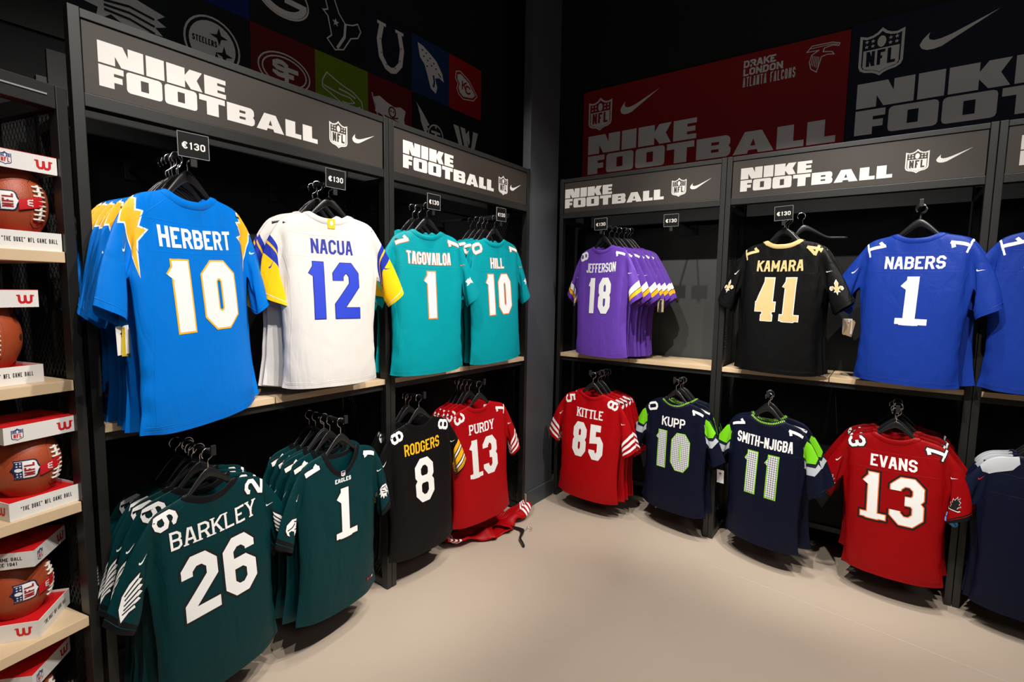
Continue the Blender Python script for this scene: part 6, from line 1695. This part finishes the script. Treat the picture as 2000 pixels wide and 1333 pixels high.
# ------------------------------------------------------------------ boxed balls
m_leather = mat('tan_leather', srgb(168, 74, 40), rough=0.42, noise=0.12, nscale=25, bump=0.25, bscale=420)
m_boxw = mat('box_white', srgb(232, 228, 222), rough=0.5)
m_boxr = mat('box_red', srgb(206, 22, 26), rough=0.45)
m_lace = mat('white_lace', srgb(232, 226, 212), rough=0.6)
m_ink = mat('dark_ink', srgb(30, 28, 28), rough=0.6)
m_redink = print_mat(srgb(200, 24, 30))
def ball_r(z, a=0.136, b=0.086):
    return b * max(0.0, 1 - (abs(z) / a) ** 2.15) ** 0.80
def ball_pt(th, z, off=0.0):
    r = ball_r(z) + off
    return (r * math.sin(th), -r * math.cos(th), z)
def w_mark(art, cx, cy, s):
    """double looped script letter"""
    for dx in (-.30, .30):
        art.stroke([(cx + (dx - .30) * s, cy + .42 * s), (cx + (dx - .26) * s, cy - .28 * s), (cx + (dx - .12) * s, cy - .44 * s), (cx + (dx + .12) * s, cy - .44 * s), (cx + (dx + .27) * s, cy - .28 * s), (cx + (dx + .30) * s, cy + .42 * s)], .13 * s, 0)
    art.stroke([(cx - .86 * s, cy + .38 * s), (cx - .52 * s, cy + .42 * s)], .07 * s, 0)
    art.stroke([(cx + .50 * s, cy + .42 * s), (cx + .86 * s, cy + .36 * s)], .07 * s, 0)
def football(loc, rz, label, tilt=0.0):
    t = thing('football', label, 'ball', loc, (tilt, 0, rz))
    v, f = [], []
    NZ, NT = 36, 40
    for i in range(NZ + 1):
        z = -0.136 * math.cos(math.pi * i / NZ)
        for k in range(NT):
            th = 2 * math.pi * k / NT
            seam = min(abs(((th + math.pi / 4) % (math.pi / 2)) - math.pi / 4), 1)
            v.append(ball_pt(th, z, -0.0012 * math.exp(-(seam / .035) ** 2)))
    for i in range(NZ):
        for k in range(NT):
            f.append((i * NT + k, i * NT + (k + 1) % NT, (i + 1) * NT + (k + 1) % NT, (i + 1) * NT + k))
    body = mesh_obj('leather_body', v, f, m_leather, t, smooth=True)
    bm = bmesh.new()
    add_tube(bm, [ball_pt(0.0, z, .002) for z in [(-.055 + .11 * i / 10) for i in range(11)]], .0045, 6)
    for i in range(8):
        z = -.049 + .098 * i / 7
        add_tube(bm, [ball_pt(x, z, .0035 - abs(x) * .006) for x in (-.22, -.11, 0, .11, .22)], .0033, 6)
    bm_obj('laces', bm, m_lace, t, smooth=True)
    # lace panel outline
    a = Art(.01)
    a.stroke([(-.34, -.03), (-.30, -.06), (-.12, -.075), (.12, -.075), (.30, -.06), (.34, -.03), (.34, .03), (.30, .06), (.12, .075), (-.12, .075), (-.30, .06), (-.34, .03)], .0012, 0, closed=True)
    def bf(th0, off):
        return lambda x, y: ball_pt(th0 + x, y, off)
    a.build('panel_seam', bf(0, .0006), m_ink, t)
    # printed shield, on its side left of the laces
    def sf(off):
        return lambda x, y: ball_pt(-1.02 + x / .086, y, off)
    for kind, col, off in (('plate', srgb(24, 34, 66), .0012), ('field', W_, .0018), ('top', srgb(30, 40, 90), .0023), ('stars', W_, .0028), ('red', srgb(160, 36, 40), .0026)):
        s = shield_art(kind, 0, 0, .060, rot=math.pi / 2, step=.012)
        s.build('shield_print', sf(off), print_mat(col), t)
    # dark handwriting-like stamp
    a = Art(.01)
    for k in range(5):
        a.stroke([(.86 + .05 * k, .045), (.84 + .05 * k, .062), (.89 + .05 * k, .075)], .006, 0)
    a.ellipse(1.0, 0.0, .10, .010, n=12)
    a.build('stamp_print', bf(0, .001), mat('stamp_ink', srgb(70, 34, 24), rough=.5), t)
    # red paper band crossing the laces
    a = Art(.008)
    a.poly([(-.66, -.026), (.02, -.010), (.02, .024), (-.66, .004)])
    b = a.build('paper_band', bf(0, .006), m_redink, t, label='red paper band with a white mark')
    a = Art(.004)
    w_mark(a, 0, 0, .013)
    a.build('band_mark', lambda x, y: ball_pt(-.36 + y / .086, -.002 - x, .0068), m_white, b)
    return t

def ball_box(x, y, z, rz, label, w=.190, d=.190, h=.288, text_face=(0,), tilt=0):
    t = thing('ball_box', label, 'box')
    t.parent = None
    M = Matrix.Translation(ball_bay.location) @ Matrix.Rotation(BALL_RZ, 4, 'Z')
    p = M @ Vector((x, y, z + .0005))
    t.location = p
    t.rotation_euler = (0, 0, BALL_RZ + rz)
    hw, hd, th = w / 2, d / 2, .0022
    def tub(name, z0, z1, floor_z):
        bm = bmesh.new()
        add_box(bm, -hw, hw, -hd, -hd + th, z0, z1)
        add_box(bm, -hw, hw, hd - th, hd, z0, z1)
        add_box(bm, -hw, -hw + th, -hd + th, hd - th, z0, z1)
        add_box(bm, hw - th, hw, -hd + th, hd - th, z0, z1)
        add_box(bm, -hw + th, hw - th, -hd + th, hd - th, floor_z, floor_z + th)
        return bm_obj(name, bm, m_boxw, t)
    tray = tub('tray', 0, .056, 0)
    mesh_obj('tray_lining', [(-hw + th, -hd + th, .0485), (hw - th, -hd + th, .0485), (hw - th, hd - th, .0485), (-hw + th, hd - th, .0485)], [(0, 1, 2, 3)], m_boxr, tray, label='red inside of the tray')
    lid = tub('lid', h - .052, h, h - .010)
    box('lid_top', -hw, hw, -hd, hd, h + .0002, h + .0016, m_boxr, lid, bev=0, label='glossy red lid top')
    a = Art(); w_mark(a, 0.02, -.02, .030)
    a.build('lid_mark', lambda px, py: (px, py, h + .0022), mat('box_red_gloss', srgb(170, 20, 24), rough=.2), lid)
    box('box_back', -hw + th, hw - th, hd - .006, hd - th - .0005, .056, h - .052, m_boxr, t, bev=0, label='dark red back wall of the box')
    box('box_side', hw - .004, hw - th, hd - .06, hd - .007, .056, h - .052, m_boxr, t, bev=0)
    # print on the faces: front (-y), left (-x)
    faces = {'front': lambda px, pz, o=.0006: (px, -hd - o, pz), 'left': lambda px, pz, o=.0006: (-hw - o, -px, pz), 'right': lambda px, pz, o=.0006: (hw + o, px, pz)}
    for fc in ('front', 'left'):
        F = faces[fc]
        if (fc == 'front'):
            a = Art(); draw_text(a, '"THE DUKE" NFL GAME BALL', 0.0, .030, 0.0135, .0017, width=.135, gap=.0018)
            a.build('tray_lettering', F, m_ink, tray)
            for kind, col, o in (('plate', srgb(40, 50, 100), .0006), ('field', srgb(230, 230, 230), .0009), ('top', srgb(40, 55, 120), .0012), ('stars', srgb(230, 230, 230), .0015), ('red', srgb(200, 30, 40), .0015)):
                shield_art(kind, -hw + .033, h - .026, .030).build('lid_emblem', lambda px, pz, o=o, F=F: F(px, pz, o), print_mat(col), lid)
            a = Art(); w_mark(a, hw - .034, h - .026, .026)
            a.build('lid_lettering', F, m_redink, lid)
        else:
            a = Art(); w_mark(a, hd - .040, .029, .026)
            a.build('tray_lettering', F, m_redink, tray)
            a = Art(); draw_text(a, 'OFFICIAL GAME BALL', 0.005, h - .020, .011, .0018, width=.12, gap=.0014)
            draw_text(a, 'SINCE 1941', 0.02, h - .036, .011, .0018, width=.065, gap=.0014)
            a.build('lid_lettering', F, m_ink, lid)
    return t, p
def boxed(x, y, z, rz, ball_rz, lab_box, lab_ball, ball=True, w=.190):
    t, p = ball_box(x, y, z, rz, lab_box, w=w)
    if ball:
        football((p.x, p.y, p.z + .0515 + .092), BALL_RZ + rz + ball_rz, lab_ball)
boxed(-.110, .112, 1.755, -.02, .45, 'white and red ball box on the topmost ball shelf', 'tan football in the box on the topmost shelf', w=.158)
boxed(-.190, .135, 1.345, .06, -.25, 'white ball box pushed left on the second ball shelf from the top', 'tan football in shade on the second shelf from the top')
boxed(-.122, .110, .937, .04, .55, 'white and red ball box on the third ball shelf, lid print facing out', 'bright tan football on the third shelf from the top')
boxed(-.152, .150, .535, .72, .12, 'ball box turned corner forward on the fourth ball shelf', 'tan football in the box turned corner forward')
boxed(-.165, .150, .135, .62, .12, 'red topped ball box on the lowest ball shelf', 'tan football in the box on the lowest shelf')
boxed(-.425, .120, .535, .30, .12, 'ball box at the left edge of the photo on the fourth shelf', 'tan football left of the corner forward box', True)
boxed(-.318, .120, 1.755, .0, .3, 'ball box left of the one on the topmost ball shelf', 'tan football at the far left of the topmost shelf', True)

# ------------------------------------------------------------------ goods behind the blue jerseys
t = thing('net_bag', 'black header card over white netting with a red band on the first rack shelf', 'package', (0.632, 2.30, 1.179), (0, 0, .15))
box('header_card', -.035, .035, -.004, .004, .17, .285, m_card, t)
box('red_band', -.034, .034, -.007, .007, .130, .146, m_redink, t)
v, f = [], []
for sgn in (1, -1):
    for k in range(-9, 14):
        x0 = k * .0085
        for zz in range(10):
            z0, z1 = .165 * zz / 10, .165 * (zz + 1) / 10
            xa, xb = x0 + sgn * z0 * .45 - .03, x0 + sgn * z1 * .45 - .03
            if max(abs(xa), abs(xb)) > .034: continue
            b = len(v)
            bulge = lambda x: -.004 - .012 * (1 - (x / .034) ** 2)
            for xx, z_ in ((xa, z0), (xb, z1)):
                v += [(xx - .0013, bulge(xx) + sgn * .0006, z_), (xx + .0013, bulge(xx) + sgn * .0006, z_)]
            f.append((b, b + 1, b + 3, b + 2))
mesh_obj('netting', v, f, mat('net_cord', srgb(226, 214, 196), rough=.7), t, kind='stuff')
box('pack_body', -.032, .032, -.0025, .010, 0, .166, mat('pack_kraft', srgb(150, 120, 90), rough=.7), t)
bm = bmesh.new()
bmesh.ops.create_icosphere(bm, subdivisions=4, radius=1)
rr = random.Random(3)
for vtx in bm.verts:
    c = vtx.co
    n = 1 + .10 * math.sin(7 * c.x + 2) * math.sin(6 * c.y) + .08 * math.sin(11 * c.z + 3 * c.x)
    vtx.co = Vector((c.x * .07 * n, c.y * .055 * n, max(0, c.z * .085 * n + .055)))
o = bm_obj('gym_sack', bm, fabric(srgb(14, 30, 80)), None, smooth=True)
o.location = (0.655, 2.235, 1.1785)
o['label'] = 'small dark blue sack on the shelf behind the blue jerseys'
o['category'] = 'bag'

# ------------------------------------------------------------------ jersey dropped on the floor
def flat_code():
    r = random.Random(5)
    n = len(PV)
    P = np.zeros((n, 3))
    lay = np.zeros(n)
    for k, i in PIDX.items():
        lay[i] = -1 if k[-1] == 0 else (1 if k[-1] == 1 else 0)
    slv = {i: k[1] for k, i in PIDX.items() if k[0] == 's'}
    for i, (a, b) in enumerate(PV):
        if i in slv:
            sd = slv[i]
            th = math.radians(38) * min(1, (abs(a) - .22) / .10)
            dx, dy = a - sd * .235, b - .10
            a, b = sd * .235 + dx * math.cos(th) + sd * dy * math.sin(th), .10 + dy * math.cos(th) - sd * dx * math.sin(th)
        s = abs(a)
        bb = b if b < .10 else .10 + .055 * (1 - math.exp(-(b - .10) / .05)) + (b - .1) * .22
        fold = .018 * math.sin(b * 46 + 3 * a) * min(1, b / .1) + .012 * math.sin(a * 31 + 1.2) + .010 * math.sin(a * 17 - b * 30)
        hgt = .030 + .018 * math.cos(min(1, b / .5) * 3.1) - .02 * max(0, s - .28) / .15
        z = hgt + fold * .8 - lay[i] * .012 + r.uniform(-.0015, .0015)
        P[i] = (a * .74, z, -bb)
    return P
DRAPES.append(Drape(flat_code()))
t = thing('fallen_jersey', 'crumpled red jersey with white striped sleeves lying on the floor in the corner', 'jersey', (2.675, 1.975, .018), (math.pi / 2, math.pi, math.radians(-9)))
dress(t, dict(SPECS['purdy'], emblems=[]), len(DRAPES) - 1, False)
zmin = min((t.matrix_basis @ Vector(v.co)).z for v in t.children[0].data.vertices)
t.location.z += .004 - min(0, zmin) if zmin < 0 else .004 - zmin
hh = hanger((2.80, 1.945, .014), (math.pi / 2, 0.0, math.radians(62)), (1, 1, .8), 'hanger with chrome hook lying beside the crumpled red jersey on the floor')

# ------------------------------------------------------------------ wall graphics
m_grey = mat('grey_print', srgb(232, 229, 225), rough=.7)
def banner(label, y_left, width, z0, z1, col, inner):
    t = thing('wall_banner', label, 'banner', (4.012, y_left, 0), (0, 0, R90))
    m = mat("banner_%d" % int(col[0] * 9999 + col[2] * 99999), col, rough=.75)
    box('banner_panel', 0, width, 0, .012, z0, z1, m, t, bev=.001)
    inner(t, m)
    return t
def red_inner(t, m):
    sign_art(t, .055, 1.795, 2.655, .150, .014, (.158, 3.135, .208), (.50, 3.168, .325, .150, .0), flat(-.0012), m_grey, dark=m)
    a = Art()
    ext = lambda s, x, y, h, w: draw_text(a, s, x + w / 2, y + h / 2, h, h * .24, width=w, gap=h * .10)
    ext('DRAKE', 1.266, 3.245, .048, .205)
    ext('LONDON', 1.266, 3.190, .048, .250)
    draw_text(a, 'ATLANTA', 1.342, 3.148, .066, .0068, width=.152, gap=.0065)
    draw_text(a, 'FALCONS', 1.518, 3.148, .066, .0068, width=.152, gap=.0065)
    a.build('name_lettering', flat(-.0012), m_grey, t)
    a = Art()
    X, Y, s = 1.745, 3.205, .18
    P = lambda pts: [(X + x * s, Y + y * s) for x, y in pts]
    a.stroke(P([(-.5, .28), (-.34, .46), (.30, .44), (.52, .36), (.50, .28), (.30, .34), (.05, .30), (.02, .18), (.30, .12), (.36, .02), (.16, .06), (-.02, .02), (-.10, -.30), (-.16, -.48), (-.34, -.34), (-.40, -.10), (-.34, .14), (-.12, .26), (-.5, .28)]), .0028)
    for k in range(5):
        a.stroke(P([(-.30 + .05 * k, .10 - .02 * k), (-.34 + .055 * k, -.20 - .04 * k)]), .002)
    a.stroke(P([(-.38, .38), (.28, .38), (.46, .34)]), .0022)
    a.build('bird_emblem', flat(-.0012), m_grey, t)
banner('long dark red wall banner with big white lettering above the right racks', 2.195, 1.897, 2.50, 3.338, srgb(150, 6, 12), red_inner)
def navy_inner(t, m):
    sign_art(t, .052, 1.795, 2.672, .150, .014, (.160, 3.160, .222), (.520, 3.185, .345, .150, .0), flat(-.0012), m_grey, dark=m)
banner('dark navy wall banner with big white lettering at the upper right', .295, 1.95, 2.50, 3.360, srgb(14, 20, 44), navy_inner)

# team colour squares on the left wall, with single colour emblems
mural = thing('wall_mural', 'grid of dark coloured squares with pale emblems high on the left wall', 'mural', (0, 2.648, 0))
S_ = .3597
def square(cx, rz_, col, art=None, art2=None):
    m = mat('mural_%02x%02x%02x' % tuple(int(c ** .45 * 255) for c in col), col, rough=.7)
    x0, z0 = 1.398 + cx * S_, 2.600 + rz_ * .372
    p = box('mural_panel', x0, x0 + S_ - .0008, 0, .010, z0, z0 + .3712, m, mural, bev=.0005)
    for fnc, mm, off in ((art, m_grey, -.0012), (art2, m, -.0020)):
        if fnc:
            a = Art()
            fnc(a)
            a.build('emblem', lambda x, z, off=off: (x0 + S_ / 2 + x * S_, off, z0 + .186 + z * S_), mm, p)
DK = srgb(12, 14, 16)
def e_eagle(a):
    a.poly([(-.45, -.02), (-.25, .16), (.12, .20), (.45, .12), (.36, .05), (.46, .0), (.34, -.05), (.42, -.12), (.26, -.13), (.30, -.22), (.08, -.18), (-.1, -.08), (-.25, -.2), (-.22, -.05)])
def e_eagle2(a):
    for k in range(3):
        a.stroke([(-.15, .05 - .05 * k), (.08, .08 - .07 * k), (.32, .04 - .08 * k)], .014)
def e_steel(a):
    a.ellipse(0, 0, .34, .34, .012)
    a.ellipse(0, 0, .29, .29)
def e_steel2(a):
    for x, y in ((.06, .13), (.12, -.08), (.02, -.18)):
        a.star(x + .02, y, .115, .32, 4)
    draw_text(a, 'STEELERS', -.10, .02, .075, .014, width=.30, gap=.008)
def e_sf(a):
    a.ellipse(0, 0, .40, .25, .010); a.ellipse(0, 0, .34, .20, .010)
    draw_text(a, 'S', -.07, .03, .24, .065, width=.24); draw_text(a, 'F', .10, -.04, .24, .065, width=.22)
def e_g(a):
    a.ellipse(0, 0, .40, .27, .012); a.ellipse(0, 0, .33, .21, .045, a0=35, a1=350)
    a.stroke([(.33, -.02), (.06, -.02)], .04)
def e_bull(a):
    a.stroke([(-.34, .42), (-.18, .48), (-.08, .44), (-.14, .36), (-.06, .18), (.06, .06), (.20, .10), (.30, .16), (.36, .06), (.30, -.06), (.16, -.12), (.02, -.34), (-.14, -.40), (-.28, -.28), (-.20, -.20), (-.26, .06), (-.34, .12), (-.26, .16), (-.34, .42)], .010)
    a.stroke([(.06, .06), (.04, -.14), (-.10, -.36)], .022, 0)
    a.star(-.12, .02, .065)
def e_shoe(a):
    pts = [(-.20, .36), (-.26, .10), (-.22, -.16), (-.10, -.30), (0, -.33), (.10, -.30), (.22, -.16), (.26, .10), (.20, .36)]
    a.stroke(pts, .048, 0)
    a.stroke([(-.27, .38), (-.13, .38)], .025); a.stroke([(.27, .38), (.13, .38)], .025)
def e_shoe2(a):
    for x, y in ((-.235, .12), (-.21, -.10), (-.10, -.26), (.10, -.26), (.21, -.10), (.235, .12)):
        a.ellipse(x, y, .012, .012, n=8)
def e_cat(a):
    a.poly([(-.36, .40), (-.22, .38), (-.02, .30), (.14, .22), (.30, .04), (.34, -.10), (.22, -.06), (.10, -.10), (.16, -.26), (.12, -.38), (-.02, -.32), (-.10, -.12), (-.18, .06), (-.30, .16)])
def e_cat2(a):
    for x, y in ((-.24, .30), (-.14, .28), (-.04, .22), (.06, .16), (-.20, .20), (-.10, .16), (0, .10), (-.12, .05), (.12, .08)):
        a.ellipse(x, y, .022, .016, n=8)
    a.stroke([(.05, -.06), (.08, -.18), (.05, -.28)], .022, 0); a.stroke([(.18, .02), (.26, -.04)], .012, 0)
def e_arrow(a):
    a.stroke([(-.30, .24), (-.18, .28), (.10, .18), (.36, -.06), (.24, -.18), (-.08, -.24), (-.22, -.18), (-.28, -.08), (-.24, .02), (-.32, .10)], .010, 0, closed=True)
    a.poly([(-.26, .19), (-.16, .23), (.08, .14), (.30, -.06), (.20, -.14), (-.08, -.19), (-.18, -.14), (-.23, -.06), (-.19, .03), (-.26, .10)])
def e_arrow2(a):
    draw_text(a, 'K', -.06, .03, .17, .035, width=.14); draw_text(a, 'C', .06, -.02, .17, .035, width=.16)
def e_hawk(a):
    a.stroke([(-.38, .10), (-.30, .24), (-.05, .14), (.20, .08), (.36, -.02), (.40, -.22), (.34, -.34), (.28, -.22), (.10, -.24), (-.05, -.14), (-.38, .00), (-.38, .10)], .009, 0)
    a.stroke([(-.36, .03), (-.05, -.02), (.12, -.02), (.22, -.08), (.10, -.12), (-.02, -.12)], .009, 0)
    a.stroke([(-.08, .06), (.10, .04), (.24, .00)], .012, 0)
    a.poly([(.20, -.18), (.33, -.10), (.37, -.22), (.33, -.30), (.27, -.20)])
def e_flag(a):
    a.poly([(-.40, .14), (-.26, .20), (-.10, .14), (.08, .10), (.22, .14), (.34, .10), (.30, -.06), (.34, -.24), (.22, -.28), (.08, -.22), (-.08, -.18), (-.22, -.10), (-.36, -.08), (-.33, .02)])
    a.stroke([(-.42, .20), (-.30, -.14)], .010)
def e_flag2(a):
    a.ellipse(0.02, .00, .075, .085, .014, n=16); a.stroke([(-.14, -.10), (.18, -.14)], .012); a.stroke([(-.10, -.15), (.15, -.07)], .012)
    a.ellipse(-.01, .01, .016, .018, n=8); a.ellipse(.05, .01, .016, .018, n=8)
def e_flame(a):
    a.ellipse(.12, -.14, .20, .20, .014)
    for k in range(3):
        a.poly([(-.05 - .03 * k, .02 - .08 * k), (-.22 - .03 * k, .20 - .05 * k), (-.40 + .05 * k, .36 - .1 * k), (-.28, .16 - .06 * k), (-.14, -.02 - .10 * k)])
    a.stroke([(.02, -.08), (.22, -.08)], .022); a.stroke([(.12, -.08), (.12, -.28)], .028); a.star(.12, .02, .035)
def e_w(a):
    a.poly([(-.38, .22), (-.22, .22), (-.06, -.24), (-.16, -.24)]); a.poly([(-.17, .22), (-.02, .22), (.12, -.24), (.0, -.24)])
    a.poly([(.0, .10), (.10, .22), (.14, -.02), (.10, -.10)]); a.poly([(.24, .22), (.40, .22), (.26, -.24), (.16, -.24)])
square(-3, 0, srgb(18, 24, 22))
square(-2, 0, srgb(12, 26, 26), e_eagle, e_eagle2)
square(-1, 0, srgb(16, 16, 17), e_steel, e_steel2)
square(0, 0, srgb(110, 6, 10), e_sf)
square(1, 0, srgb(112, 140, 4), e_hawk)
square(2, 0, srgb(112, 5, 9), e_flag, e_flag2)
square(3, 0, srgb(14, 18, 30), e_flame)
square(4, 0, srgb(20, 14, 16), e_w)
square(-2, 1, srgb(16, 18, 20))
square(-1, 1, srgb(8, 30, 110))
square(0, 1, srgb(14, 18, 18), e_g)
square(1, 1, srgb(14, 16, 20), e_bull)
square(2, 1, srgb(14, 20, 42), e_shoe, e_shoe2)
square(3, 1, srgb(10, 52, 98), e_cat, e_cat2)
square(4, 1, srgb(170, 4, 14), e_arrow, e_arrow2)
